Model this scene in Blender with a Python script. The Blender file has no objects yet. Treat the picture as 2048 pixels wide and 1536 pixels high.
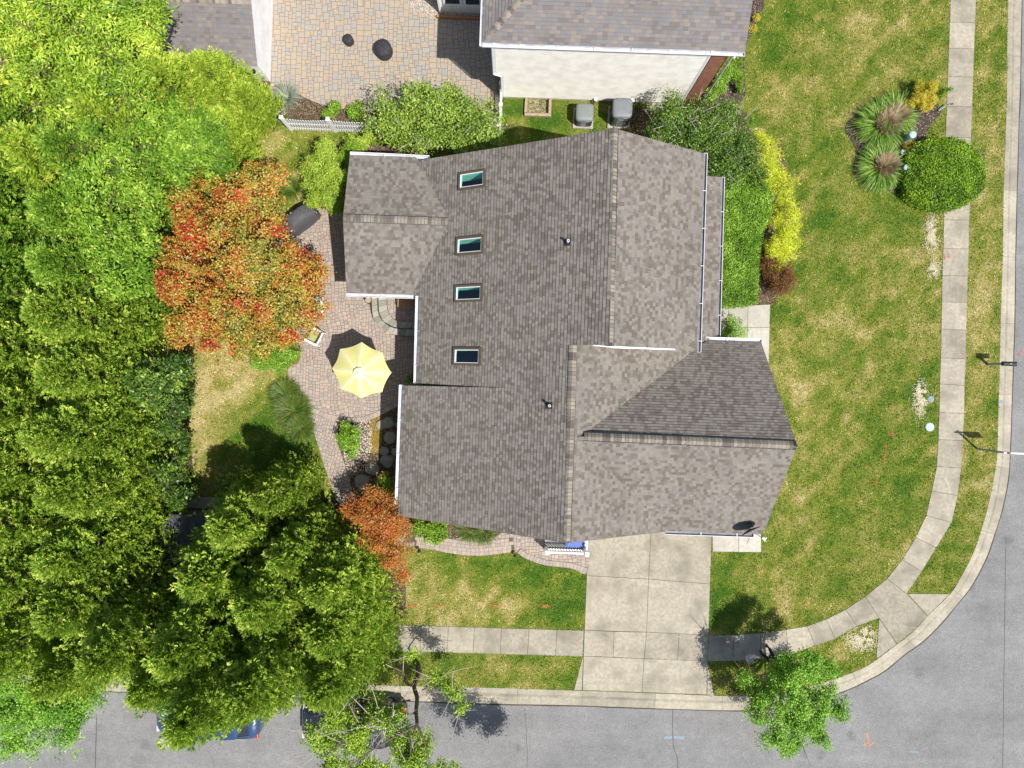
import bpy, bmesh, math, random
import numpy as np
from mathutils import Vector, Matrix, noise as mnoise

SC = bpy.context.scene
COL = SC.collection
# ------------------------------------------------------------------ camera, sky, sun, exposure
TH = math.radians(2.06)          # the houses stand turned by this much to the camera
HC = 34.0                        # camera height above the lawns
PPM = 42.0                       # photograph pixels per metre at lawn level
cam = bpy.data.cameras.new('camera')
camo = bpy.data.objects.new('camera', cam)
COL.objects.link(camo)
camo.location = (0, 0, HC)
camo.rotation_euler = (0, 0, TH)
cam.sensor_width = 36.0
cam.lens = 36.0 * (PPM * HC) / 2048.0
cam.clip_end = 500
SC.camera = camo

SUN_EL = math.radians(60.5)
sd = Vector((0.773, -0.636, 0)).normalized()
SUND = Vector((sd.x * math.cos(SUN_EL), sd.y * math.cos(SUN_EL), math.sin(SUN_EL)))
sl = bpy.data.lights.new('sun', 'SUN')
sl.energy = 5.0
sl.angle = math.radians(0.5)
sl.color = (1.0, 0.955, 0.88)
so = bpy.data.objects.new('sun', sl)
so.rotation_euler = SUND.to_track_quat('Z', 'Y').to_euler()
COL.objects.link(so)

W = bpy.data.worlds.new("World")
SC.world = W
W.use_nodes = True
nt = W.node_tree
nt.nodes.clear()
wo = nt.nodes.new('ShaderNodeOutputWorld')
bg = nt.nodes.new('ShaderNodeBackground')
sk = nt.nodes.new('ShaderNodeTexSky')
sk.sky_type = 'NISHITA'
sk.sun_disc = False
sk.sun_elevation = SUN_EL
sk.sun_rotation = math.atan2(sd.x, sd.y)
sk.altitude = 50
sk.dust_density = 1.5
bg.inputs['Strength'].default_value = 0.105
nt.links.new(sk.outputs[0], bg.inputs[0])
nt.links.new(bg.outputs[0], wo.inputs[0])
SC.view_settings.view_transform = 'Standard'
SC.view_settings.look = 'None'
SC.view_settings.gamma = 1
SC.view_settings.exposure = 0.25
SC.cycles.max_bounces = 5
SC.cycles.diffuse_bounces = 3
SC.cycles.transparent_max_bounces = 4
SC.cycles.use_denoising = True
SC.render.resolution_x = 1024
SC.render.resolution_y = 768

# ------------------------------------------------------------------ survey: photograph pixel -> place on the ground
CT, ST = math.cos(TH), math.sin(TH)
def G(px, py, h=0.0):
    a = (px - 1024) / PPM; b = (768 - py) / PPM; s = (HC - h) / HC
    return Vector(((a * CT - b * ST) * s, (a * ST + b * CT) * s, h))
def g2(px, py, h=0.0):
    v = G(px, py, h); return (v.x, v.y)
def on_plane(px, py, pl):
    h0, gx, gy = pl
    v = G(px, py, 0)
    s = (HC - h0) / (HC + gx * v.x + gy * v.y)
    return Vector((v.x * s, v.y * s, HC * (1 - s)))

# ------------------------------------------------------------------ scene helpers
def tag(o, label=None, cat=None, group=None, kind=None):
    if label: o['label'] = label
    if cat: o['category'] = cat
    if group: o['group'] = group
    if kind: o['kind'] = kind
    return o
def thing(name, label, cat, loc=(0, 0, 0), group=None):
    o = bpy.data.objects.new(name, None)
    o.empty_display_size = 0.3
    o.location = loc
    COL.objects.link(o)
    return tag(o, label, cat, group)

class MB:
    """collects faces; coordinates are world coordinates"""
    def __init__(s): s.v = []; s.f = []; s.mi = []; s.uv = []; s.a = []; s.cur = 0
    def face(s, pts, uv=None, r=None, mi=None):
        i = len(s.v); s.v += [tuple(p) for p in pts]
        s.f.append(tuple(range(i, i + len(pts)))); s.mi.append(s.cur if mi is None else mi)
        s.uv.append(uv or [(p[0], p[1]) for p in pts]); s.a.append(random.random() if r is None else r)
    def box(s, c, d, rz=0.0, r=None, tilt=None):
        x, y, z = d[0] / 2, d[1] / 2, d[2] / 2
        M = Matrix.Rotation(rz, 3, 'Z')
        if tilt is not None: M = M @ tilt
        P = [Vector(c) + M @ Vector((sx * x, sy * y, sz * z)) for sx in (-1, 1) for sy in (-1, 1) for sz in (-1, 1)]
        if r is None: r = random.random()
        for q in ((0, 1, 3, 2), (4, 6, 7, 5), (0, 4, 5, 1), (2, 3, 7, 6), (0, 2, 6, 4), (1, 5, 7, 3)):
            s.face([P[k] for k in q], r=r)
    def bar(s, p, q, w, t=None, up=Vector((0, 0, 1))):
        p = Vector(p); q = Vector(q); t = t or w
        d = (q - p); L = d.length; d.normalize()
        sdv = d.cross(up)
        if sdv.length < 1e-4: sdv = d.cross(Vector((0, 1, 0)))
        sdv.normalize(); u = sdv.cross(d)
        P = [b + sdv * (sx * w / 2) + u * (sz * t / 2) for b in (p, q) for sx in (-1, 1) for sz in (-1, 1)]
        r = random.random()
        for k in ((0, 1, 3, 2), (4, 6, 7, 5), (0, 4, 5, 1), (2, 3, 7, 6), (0, 2, 6, 4), (1, 5, 7, 3)):
            s.face([P[j] for j in k], r=r)
    def tube(s, pts, rad, n=8, caps=True):
        pts = [Vector(p) for p in pts]
        if not isinstance(rad, (list, tuple)): rad = [rad] * len(pts)
        rings = []
        prev = None
        for i, p in enumerate(pts):
            d = (pts[min(i + 1, len(pts) - 1)] - pts[max(i - 1, 0)]).normalized()
            a = d.cross(Vector((0, 0, 1))) if prev is None else prev - d * prev.dot(d)
            if a.length < 1e-3: a = d.cross(Vector((1, 0, 0)))
            a.normalize(); prev = a; b = d.cross(a)
            rings.append([p + (a * math.cos(2 * math.pi * k / n) + b * math.sin(2 * math.pi * k / n)) * rad[i] for k in range(n)])
        i0 = len(s.v)
        for rg in rings: s.v += [tuple(p) for p in rg]
        for i in range(len(rings) - 1):
            for k in range(n):
                q = (i0 + i * n + k, i0 + i * n + (k + 1) % n, i0 + (i + 1) * n + (k + 1) % n, i0 + (i + 1) * n + k)
                s.f.append(q); s.mi.append(s.cur); s.uv.append([(s.v[j][0], s.v[j][1]) for j in q]); s.a.append(0.5)
        if caps:
            for rg in (rings[0], rings[-1][::-1]):
                s.face(rg, r=0.5)
    def lathe(s, c, prof, n=24, sx=1, sy=1, rz=0):
        """prof: (radius, z)"""
        i0 = len(s.v); c = Vector(c)
        for (r, z) in prof:
            for k in range(n):
                t = 2 * math.pi * k / n
                x, y = r * math.cos(t) * sx, r * math.sin(t) * sy
                s.v.append((c.x + x * math.cos(rz) - y * math.sin(rz), c.y + x * math.sin(rz) + y * math.cos(rz), c.z + z))
        for i in range(len(prof) - 1):
            for k in range(n):
                q = (i0 + i * n + k, i0 + i * n + (k + 1) % n, i0 + (i + 1) * n + (k + 1) % n, i0 + (i + 1) * n + k)
                s.f.append(q); s.mi.append(s.cur); s.uv.append([(s.v[j][0], s.v[j][1]) for j in q]); s.a.append(0.5)
    def prism(s, poly, z0, z1, top=None, r=None):
        """poly: list of (x,y); z1 may be a list of heights"""
        n = len(poly); zt = z1 if isinstance(z1, (list, tuple)) else [z1] * n
        zb = z0 if isinstance(z0, (list, tuple)) else [z0] * n
        A = [Vector((p[0], p[1], zb[i])) for i, p in enumerate(poly)]
        B = [Vector((p[0], p[1], zt[i])) for i, p in enumerate(poly)]
        if r is None: r = random.random()
        s.face(B, r=r); s.face(A[::-1], r=r)
        for i in range(n):
            j = (i + 1) % n
            L = (A[j] - A[i]).length
            s.face([A[i], A[j], B[j], B[i]], r=r, uv=[(0, A[i].z), (L, A[j].z), (L, B[j].z), (0, B[i].z)])
    def build(s, name, mats, parent=None, smooth=False, bevel=0, merge=False):
        me = bpy.data.meshes.new(name)
        off = Vector((0, 0, 0)); q = parent
        while q is not None: off += q.location; q = q.parent
        me.from_pydata(s.v, [], s.f)
        if not isinstance(mats, (list, tuple)): mats = [mats]
        for m in mats: me.materials.append(m)
        me.polygons.foreach_set('material_index', s.mi)
        uvl = me.uv_layers.new(name='UVMap')
        flat = [c for u in s.uv for p in u for c in p]
        uvl.data.foreach_set('uv', flat)
        at = me.attributes.new('r', 'FLOAT', 'FACE')
        at.data.foreach_set('value', s.a)
        if merge or bevel or smooth:
            bm = bmesh.new(); bm.from_mesh(me)
            bmesh.ops.remove_doubles(bm, verts=bm.verts, dist=1e-5)
            bmesh.ops.recalc_face_normals(bm, faces=bm.faces)
            bm.to_mesh(me); bm.free()
        if smooth:
            me.polygons.foreach_set('use_smooth', [True] * len(me.polygons))
        o = bpy.data.objects.new(name, me)
        COL.objects.link(o)
        if parent is not None:
            o.parent = parent
            # the mesh is in world coordinates: bring it home to its thing's base
            me.transform(Matrix.Translation(-off))
        if bevel:
            b = o.modifiers.new('bevel', 'BEVEL'); b.width = bevel; b.segments = 2; b.limit_method = 'ANGLE'
        return o

def area2(P):
    return sum(P[i][0] * P[(i + 1) % len(P)][1] - P[(i + 1) % len(P)][0] * P[i][1] for i in range(len(P)))
def clip_half(P, a, b, c):
    """keep a*x+b*y<=c"""
    out = []
    n = len(P)
    for i in range(n):
        p, q = P[i], P[(i + 1) % n]
        dp = a * p[0] + b * p[1] - c; dq = a * q[0] + b * q[1] - c
        if dp <= 0: out.append(p)
        if (dp < 0 < dq) or (dq < 0 < dp):
            t = dp / (dp - dq)
            out.append((p[0] + (q[0] - p[0]) * t, p[1] + (q[1] - p[1]) * t))
    return out
def clip_rect(P, x0, x1, y0, y1):
    for a, b, c in ((-1, 0, -x0), (1, 0, x1), (0, -1, -y0), (0, 1, y1)):
        if len(P) < 3: return []
        P = clip_half(P, a, b, c)
    return P if len(P) >= 3 and abs(area2(P)) > 1e-5 else []
def clip_convex(P, Q):
    """P clipped by convex polygon Q"""
    if area2(Q) < 0: Q = Q[::-1]
    for i in range(len(Q)):
        if len(P) < 3: return []
        (x0, y0), (x1, y1) = Q[i][:2], Q[(i + 1) % len(Q)][:2]
        # inside is left of edge
        a, b = (y1 - y0), -(x1 - x0)
        P = clip_half(P, a, b, a * x0 + b * y0)
    return P if len(P) >= 3 and abs(area2(P)) > 1e-6 else []
def minus_rect(P, x0, x1, y0, y1):
    out = []
    A = clip_half(P, 1, 0, x0); out.append(A)
    B = clip_half(P, -1, 0, -x1); out.append(B)
    M_ = clip_half(clip_half(P, -1, 0, -x0) or [], 1, 0, x1) if len(P) > 2 else []
    if len(M_) > 2:
        out.append(clip_half(M_, 0, 1, y0)); out.append(clip_half(M_, 0, -1, -y1))
    return [q for q in out if len(q) > 2 and abs(area2(q)) > 1e-6]
def inside(P, X, Y):
    """vectorised point in polygon"""
    X = np.asarray(X); Y = np.asarray(Y)
    r = np.zeros(X.shape, bool); n = len(P)
    for i in range(n):
        x0, y0 = P[i][0], P[i][1]; x1, y1 = P[(i + 1) % n][0], P[(i + 1) % n][1]
        if y0 == y1: continue
        c = ((y0 > Y) != (y1 > Y)) & (X < (x1 - x0) * (Y - y0) / (y1 - y0) + x0)
        r ^= c
    return r
def spline(pts, n=6, closed=False):
    """Catmull-Rom through 2-D points"""
    P = [np.array(p[:2], float) for p in pts]; out = []
    m = len(P)
    for i in range(m if closed else m - 1):
        p0 = P[(i - 1) % m] if closed or i > 0 else P[0]
        p1 = P[i]; p2 = P[(i + 1) % m]
        p3 = P[(i + 2) % m] if closed or i + 2 < m else P[-1]
        for k in range(n):
            t = k / n
            out.append(tuple(0.5 * ((2 * p1) + (-p0 + p2) * t + (2 * p0 - 5 * p1 + 4 * p2 - p3) * t * t + (-p0 + 3 * p1 - 3 * p2 + p3) * t ** 3)))
    if not closed: out.append(tuple(P[-1]))
    return out

# smooth value noise for the state of the lawns
_rs = np.random.RandomState(5)
_tab = _rs.rand(256, 256)
def vnoise(x, y, sc, ox=0):
    x = np.asarray(x) * sc + 37.3 + ox; y = np.asarray(y) * sc + 91.7 + ox * 1.7
    xi = np.floor(x).astype(int); yi = np.floor(y).astype(int)
    fx = x - xi; fy = y - yi; fx = fx * fx * (3 - 2 * fx); fy = fy * fy * (3 - 2 * fy)
    t = _tab
    a = t[xi % 256, yi % 256]; b = t[(xi + 1) % 256, yi % 256]; c = t[xi % 256, (yi + 1) % 256]; d = t[(xi + 1) % 256, (yi + 1) % 256]
    return (a * (1 - fx) + b * fx) * (1 - fy) + (c * (1 - fx) + d * fx) * fy
def fbm(x, y, sc, o=4, ox=0):
    s = 0; w = 0; a = 1.0
    for k in range(o):
        an = 0.6 + 1.1 * k + ox * .01; xr_, yr_ = np.asarray(x) * math.cos(an) - np.asarray(y) * math.sin(an), np.asarray(x) * math.sin(an) + np.asarray(y) * math.cos(an)
        s = s + a * vnoise(xr_, yr_, sc * 2.13 ** k, ox + 13 * k); w += a; a *= 0.6
    return s / w

# ------------------------------------------------------------------ materials
class N:
    def __init__(s, name):
        s.m = bpy.data.materials.new(name); s.m.use_nodes = True
        s.t = s.m.node_tree; s.t.nodes.clear()
        s.out = s.t.nodes.new('ShaderNodeOutputMaterial')
    def n(s, ty, **kw):
        nd = s.t.nodes.new('ShaderNode' + ty)
        for k, v in kw.items():
            if k in nd.inputs.keys() and not hasattr(nd, k): nd.inputs[k].default_value = v
            else: setattr(nd, k, v)
        return nd
    def l(s, a, b): s.t.links.new(a, b)
    def val(s, sock, v):
        if hasattr(v, 'is_output') or isinstance(v, bpy.types.NodeSocket): s.l(v, sock)
        else: sock.default_value = v
    def math(s, op, a, b=0.0, c=None):
        nd = s.n('Math', operation=op)
        s.val(nd.inputs[0], a); s.val(nd.inputs[1], b)
        if c is not None: s.val(nd.inputs[2], c)
        return nd.outputs[0]
    def mix(s, f, a, b, mode='MIX'):
        nd = s.n('Mix', data_type='RGBA', blend_type=mode)
        s.val(nd.inputs['Factor'], f)
        for sock, v in ((nd.inputs[6], a), (nd.inputs[7], b)):
            if isinstance(v, (tuple, list)): v = tuple(v) + ((1,) if len(v) == 3 else ())
            s.val(sock, v)
        return nd.outputs[2]
    def ramp(s, f, stops, interp='LINEAR'):
        nd = s.n('ValToRGB'); s.l(f, nd.inputs[0])
        cr = nd.color_ramp; cr.interpolation = interp
        while len(cr.elements) > 1: cr.elements.remove(cr.elements[-1])
        cr.elements[0].position = stops[0][0]; cr.elements[0].color = tuple(stops[0][1]) + (1,)
        for p, c in stops[1:]:
            e = cr.elements.new(p); e.color = tuple(c) + (1,)
        return nd.outputs[0]
    def coord(s, kind='Object'):
        return s.n('TexCoord').outputs[kind]
    def noise(s, scale, detail=3, vec=None, rough=0.55):
        nd = s.n('TexNoise'); nd.inputs['Scale'].default_value = scale; nd.inputs['Detail'].default_value = detail
        nd.inputs['Roughness'].default_value = rough
        s.l(vec if vec is not None else s.coord(), nd.inputs['Vector'])
        return nd.outputs['Fac']
    def attr(s, name='r'):
        nd = s.n('Attribute', attribute_name=name); return nd.outputs['Fac']
    def done(s, col, rough=0.8, bump=None, bstr=0.3, bdist=0.01, metal=0.0, spec=0.3, coat=0.0, trans=None):
        p = s.n('BsdfPrincipled')
        if isinstance(col, (tuple, list)): p.inputs['Base Color'].default_value = tuple(col) + (1,)
        else: s.l(col, p.inputs['Base Color'])
        s.val(p.inputs['Roughness'], rough)
        p.inputs['Metallic'].default_value = metal
        p.inputs['Specular IOR Level'].default_value = spec
        p.inputs['Coat Weight'].default_value = coat
        if bump is not None:
            b = s.n('Bump'); b.inputs['Strength'].default_value = bstr; b.inputs['Distance'].default_value = bdist
            s.l(bump, b.inputs['Height']); s.l(b.outputs[0], p.inputs['Normal'])
        s.l(p.outputs[0], s.out.inputs[0])
        return s.m

def plain(name, col, rough=0.6, var=0.12, scale=6.0, metal=0.0, spec=0.4, coat=0.0, byface=0.0):
    n = N(name)
    f = n.noise(scale, 4)
    lo = tuple(c * (1 - var) for c in col); hi = tuple(min(1, c * (1 + var)) for c in col)
    c = n.ramp(f, [(0.3, lo), (0.7, hi)])
    if byface:
        k = n.math('MULTIPLY_ADD', n.attr(), byface, 1 - byface / 2)
        c = _scale(n, c, k)
    return n.done(c, rough, metal=metal, spec=spec, coat=coat)
def _scale(n, c, k):
    v = n.n('VectorMath', operation='SCALE'); n.l(c, v.inputs[0]); n.val(v.inputs['Scale'], k); return v.outputs[0]
# ------------------------------------------------------------------ the materials of the place
def m_shingle(name, tones, tab=0.14):
    n = N(name)
    uv = n.n('UVMap'); sx = n.n('SeparateXYZ'); n.l(uv.outputs[0], sx.inputs[0])
    row = n.math('FLOOR', n.math('DIVIDE', n.math('ADD', sx.outputs[1], 50.0), COURSE))
    w1 = n.n('TexWhiteNoise', noise_dimensions='1D'); n.l(row, w1.inputs['W'])
    u = n.math('ADD', sx.outputs[0], n.math('MULTIPLY', w1.outputs[0], 3.0))
    cell = n.math('FLOOR', n.math('DIVIDE', n.math('ADD', u, 50.0), tab))
    cv = n.n('CombineXYZ'); n.l(cell, cv.inputs[0]); n.l(row, cv.inputs[1])
    w2 = n.n('TexWhiteNoise', noise_dimensions='2D'); n.l(cv.outputs[0], w2.inputs['Vector'])
    cell2 = n.math('FLOOR', n.math('DIVIDE', n.math('ADD', u, 50.0), tab * 2.0))
    cv2 = n.n('CombineXYZ'); n.l(cell2, cv2.inputs[0]); n.l(row, cv2.inputs[1])
    w3 = n.n('TexWhiteNoise', noise_dimensions='2D'); n.l(cv2.outputs[0], w3.inputs['Vector'])
    mixv = n.math('MULTIPLY_ADD', w3.outputs[0], 0.25, n.math('MULTIPLY', w2.outputs[0], 0.75))
    k = len(tones)
    c = n.ramp(mixv, [(0.12 + 0.76 * i / k, t) for i, t in enumerate(tones)], 'CONSTANT')
    big = n.noise(0.6, 5, rough=0.7); fine = n.noise(45.0, 3, rough=0.8)
    s = n.math('MULTIPLY', n.math('MULTIPLY_ADD', big, 0.5, 0.75), n.math('MULTIPLY_ADD', fine, 0.5, 0.75))
    c = _scale(n, c, s)
    # the slit between two tabs
    fr = n.math('FRACT', n.math('DIVIDE', n.math('ADD', u, 50.0), tab))
    h = n.math('GREATER_THAN', fr, 0.06)
    return n.done(c, 0.92, bump=n.math('ADD', h, n.math('MULTIPLY', w2.outputs[0], 0.8)), bstr=0.6, bdist=0.006, spec=0.15)
COURSE = 0.142
def m_concrete(name, c0, c1, stain=(0.20, 0.18, 0.15)):
    n = N(name)
    a = n.noise(0.9, 5); b = n.noise(7.0, 4); f = n.noise(60.0, 3, rough=0.7)
    c = n.ramp(b, [(0.3, c0), (0.7, c1)])
    st = n.ramp(a, [(0.46, (0, 0, 0)), (0.70, (1, 1, 1))])
    c = n.mix(n.math('MULTIPLY', n.math('MULTIPLY', st, 1.15), b), c, stain)
    e = n.noise(2.4, 6, rough=0.7); c = _scale(n, c, n.math('MULTIPLY_ADD', e, 0.5, 0.75))
    c = _scale(n, c, n.math('MULTIPLY', n.math('MULTIPLY_ADD', f, 0.5, 0.75), n.math('MULTIPLY_ADD', n.attr(), 0.26, 0.87)))
    return n.done(c, 0.9, bump=f, bstr=0.25, bdist=0.004, spec=0.2)
def m_asphalt():
    n = N('asphalt')
    f = n.noise(34.0, 5, rough=0.85); a = n.noise(0.45, 5, rough=0.65); b = n.noise(3.5, 5, rough=0.65)
    c = n.ramp(f, [(0.34, (0.105, 0.104, 0.104)), (0.52, (0.21, 0.208, 0.207)), (0.70, (0.37, 0.37, 0.37))])
    mp = n.n('Mapping'); mp.inputs['Scale'].default_value = (0.12, 1.0, 1.0); n.l(n.coord(), mp.inputs['Vector'])
    lane = n.noise(0.9, 4, vec=mp.outputs[0])
    sp_ = n.n('TexVoronoi'); sp_.inputs['Scale'].default_value = 0.55; n.l(n.coord(), sp_.inputs['Vector'])
    wob = n.math('ADD', sp_.outputs['Distance'], n.math('MULTIPLY', b, 0.35))
    oil = n.ramp(wob, [(0.20, (0.72, 0.72, 0.72)), (0.36, (1, 1, 1))])
    s = n.math('MULTIPLY', n.math('MULTIPLY_ADD', a, 0.7, 0.68), n.math('MULTIPLY_ADD', b, 0.36, 0.82))
    s = n.math('MULTIPLY', s, n.math('MULTIPLY_ADD', lane, 0.5, 0.75)); s = n.math('MULTIPLY', s, oil)
    return n.done(_scale(n, c, s), 0.93, bump=f, bstr=0.5, bdist=0.006, spec=0.2)
def m_lawn():
    n = N('lawn')
    dry = n.attr('dry')
    a = n.noise(5.0, 8, rough=0.85); b = n.noise(1.7, 6, rough=0.75); f = n.noise(22.0, 5, rough=0.9)
    v = n.math('ADD', dry, n.math('MULTIPLY_ADD', b, 0.4, -0.2))
    v = n.math('ADD', v, n.math('MULTIPLY_ADD', a, 1.2, -0.6))
    c = n.ramp(v, [(0.05, (0.05, 0.115, 0.012)), (0.35, (0.12, 0.165, 0.022)), (0.58, (0.20, 0.20, 0.045)), (0.8, (0.31, 0.26, 0.10)), (1.0, (0.42, 0.35, 0.19))])
    return n.done(_scale(n, c, n.math('MULTIPLY_ADD', f, 1.7, 0.12)), 0.95, bump=f, bstr=0.8, bdist=0.03, spec=0.1)
def m_leaf(name, stops, trans=0.35, gloss=0.03, rough=0.5, fine=0.0):
    """stops colour the leaves by the value each leaf carries"""
    n = N(name)
    c = n.ramp(n.attr(), stops)
    d = n.n('BsdfDiffuse'); n.l(c, d.inputs[0])
    t = n.n('BsdfTranslucent'); n.l(_scale(n, c, 1.25), t.inputs[0])
    m = n.n('MixShader'); m.inputs[0].default_value = trans; n.l(d.outputs[0], m.inputs[1]); n.l(t.outputs[0], m.inputs[2])
    g = n.n('BsdfGlossy'); g.inputs['Roughness'].default_value = rough; g.inputs[0].default_value = (1, 0.98, 0.9, 1)
    m2 = n.n('MixShader'); m2.inputs[0].default_value = gloss; n.l(m.outputs[0], m2.inputs[1]); n.l(g.outputs[0], m2.inputs[2])
    n.l(m2.outputs[0], n.out.inputs[0])
    return n.m
def m_stone(name, stops, rough=0.85, fine=60.0):
    n = N(name)
    c = n.ramp(n.attr(), stops)
    f = n.noise(fine, 3); b = n.noise(9.0, 4)
    c = _scale(n, c, n.math('MULTIPLY', n.math('MULTIPLY_ADD', f, 0.4, 0.8), n.math('MULTIPLY_ADD', b, 0.36, 0.82)))
    return n.done(c, rough, bump=f, bstr=0.35, bdist=0.006, spec=0.2)
def m_siding(name, col, step=0.11):
    n = N(name)
    uv = n.n('UVMap'); sx = n.n('SeparateXYZ'); n.l(uv.outputs[0], sx.inputs[0])
    fr = n.math('FRACT', n.math('DIVIDE', sx.outputs[1], step))
    dirt = n.noise(2.0, 5)
    c = n.ramp(dirt, [(0.32, tuple(x * 0.84 for x in col)), (0.6, col)])
    return n.done(c, 0.6, spec=0.2)
def m_brick():
    n = N('brick')
    uv = n.n('UVMap')
    b = n.n('TexBrick'); n.l(uv.outputs[0], b.inputs['Vector'])
    b.inputs['Scale'].default_value = 1.0; b.inputs['Brick Width'].default_value = 0.21; b.inputs['Row Height'].default_value = 0.075
    b.inputs['Mortar Size'].default_value = 0.006
    b.inputs['Color1'].default_value = (0.34, 0.10, 0.045, 1); b.inputs['Color2'].default_value = (0.22, 0.06, 0.03, 1); b.inputs['Mortar'].default_value = (0.42, 0.38, 0.32, 1)
    return n.done(b.outputs[0], 0.85, spec=0.2)
def m_glass(name, col=(0.02, 0.03, 0.04), rough=0.05):
    n = N(name)
    f = n.noise(1.5, 3)
    return n.done(n.ramp(f, [(0.3, tuple(c * 0.7 for c in col)), (0.7, tuple(c * 1.3 for c in col))]), rough, spec=0.7)
def m_mulch(name, c0, c1, hi=(0.35, 0.28, 0.2)):
    n = N(name)
    v = n.n('TexVoronoi'); v.inputs['Scale'].default_value = 28.0; n.l(n.coord(), v.inputs['Vector'])
    sp = n.n('SeparateColor'); n.l(v.outputs['Color'], sp.inputs[0])
    c = n.ramp(sp.outputs[0], [(0.0, c0), (0.85, c1), (0.97, hi)])
    return n.done(c, 0.95, bump=v.outputs['Distance'], bstr=1.0, bdist=0.03, spec=0.1)

M = {}
TONE_A = [(0.138, 0.118, 0.100), (0.170, 0.149, 0.130), (0.203, 0.184, 0.162), (0.155, 0.134, 0.115), (0.224, 0.204, 0.180), (0.184, 0.168, 0.154), (0.210, 0.190, 0.167)]
TONE_B = [(0.165, 0.147, 0.142), (0.188, 0.172, 0.167), (0.180, 0.172, 0.178), (0.205, 0.180, 0.166), (0.232, 0.203, 0.180), (0.186, 0.180, 0.186), (0.198, 0.184, 0.180)]
M['shingle'] = m_shingle('brown_shingle', TONE_A)
M['shingle_grey'] = m_shingle('grey_shingle', TONE_B, tab=0.21)
M['cap'] = m_stone('ridge_cap_shingle', [(0.0, (0.12, 0.10, 0.085)), (0.4, (0.21, 0.185, 0.155)), (1.0, (0.31, 0.275, 0.22))])
M['dark_metal'] = plain('dark_flashing', (0.035, 0.035, 0.04), 0.5)
M['white'] = plain('white_paint', (0.88, 0.88, 0.89), 0.45, 0.05, 3)
M['gutter'] = plain('white_gutter', (0.70, 0.70, 0.74), 0.4, 0.10, 4)
M['gutter_in'] = plain('gutter_inside', (0.55, 0.55, 0.58), 0.7, 0.2, 3)
M['gutter_in_dark'] = plain('gutter_in_dark', (0.20, 0.20, 0.23), 0.8, 0.35, 3)  # darker inside tone for three of the eaves
M['wall'] = m_siding('pale_siding', (0.62, 0.60, 0.55))
M['siding'] = m_siding('cream_siding', (0.86, 0.83, 0.77))
M['shed_wall'] = m_siding('white_siding', (0.88, 0.88, 0.90), 0.15)
M['brick'] = m_brick()
M['concrete'] = m_concrete('concrete', (0.29, 0.262, 0.205), (0.41, 0.372, 0.295), (0.145, 0.13, 0.10))
M['concrete_new'] = m_concrete('pale_concrete', (0.40, 0.375, 0.325), (0.48, 0.45, 0.395), (0.32, 0.29, 0.245))
M['gutter_pan'] = m_concrete('gutter_pan_concrete', (0.24, 0.215, 0.165), (0.36, 0.33, 0.26), (0.13, 0.115, 0.09))
M['kerb'] = m_concrete('kerb_concrete', (0.32, 0.29, 0.225), (0.43, 0.395, 0.315))
M['joint'] = plain('joint_soil', (0.06, 0.05, 0.035), 0.95, 0.4, 30)
M['asphalt'] = m_asphalt()
M['lawn'] = m_lawn()
M['paver'] = m_stone('rose_paver', [(0.0, (0.30, 0.265, 0.24)), (0.3, (0.345, 0.285, 0.248)), (0.6, (0.38, 0.31, 0.262)), (0.85, (0.42, 0.335, 0.27)), (1.0, (0.325, 0.305, 0.285))])
M['paver_tan'] = m_stone('tan_paver', [(0.0, (0.31, 0.295, 0.275)), (0.25, (0.345, 0.308, 0.262)), (0.5, (0.365, 0.31, 0.247)), (0.8, (0.39, 0.318, 0.235)), (0.95, (0.40, 0.295, 0.21)), (1.0, (0.33, 0.32, 0.305))])
M['block'] = m_stone('wall_block', [(0.0, (0.22, 0.21, 0.18)), (0.5, (0.30, 0.29, 0.25)), (1.0, (0.38, 0.36, 0.31))])
M['boulder'] = m_stone('boulder_stone', [(0.0, (0.30, 0.275, 0.21)), (1.0, (0.42, 0.38, 0.30))], fine=18)
M['pebble'] = m_stone('pebble_stone', [(0.0, (0.20, 0.15, 0.13)), (0.35, (0.55, 0.50, 0.44)), (0.7, (0.75, 0.70, 0.62)), (1.0, (0.42, 0.28, 0.22))])
M['mulch'] = m_mulch('dark_mulch', (0.035, 0.025, 0.022), (0.12, 0.09, 0.08))
M['soil'] = m_mulch('brown_soil', (0.05, 0.035, 0.02), (0.16, 0.115, 0.07))
M['moss'] = m_mulch('mossy_soil', (0.16, 0.11, 0.02), (0.34, 0.25, 0.05))
M['wood'] = plain('weathered_timber', (0.36, 0.28, 0.19), 0.8, 0.25, 12)
M['wood_red'] = plain('cedar_timber', (0.34, 0.17, 0.07), 0.7, 0.25, 12)
M['bark'] = plain('bark', (0.13, 0.095, 0.065), 0.95, 0.35, 18)
M['twig'] = plain('bare_twig', (0.42, 0.38, 0.33), 0.9, 0.2, 10)
M['black'] = plain('black_cover', (0.035, 0.036, 0.042), 0.75, 0.25, 8)
M['cover'] = plain('grey_cover', (0.085, 0.085, 0.09), 0.8, 0.15, 5)
M['iron'] = plain('black_iron', (0.02, 0.02, 0.022), 0.5)
M['steel'] = plain('grey_steel', (0.30, 0.31, 0.33), 0.45, 0.15, 12, metal=0.3)
M['ac'] = plain('condenser_paint', (0.20, 0.22, 0.22), 0.5, 0.08, 5)
M['ac_side'] = plain('condenser_louvre', (0.27, 0.31, 0.33), 0.5, 0.08, 5)
M['ac_blue'] = plain('condenser_paint_grey', (0.185, 0.20, 0.22), 0.5, 0.08, 5)
M['navy'] = plain('navy_car_paint', (0.022, 0.055, 0.135), 0.22, 0.08, 3, spec=0.6, coat=0.7)
M['dark_car'] = plain('black_car_paint', (0.02, 0.022, 0.028), 0.25, 0.08, 3, spec=0.6, coat=0.7)
M['glass'] = m_glass('tinted_glass')
M['skyglass'] = None
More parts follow.
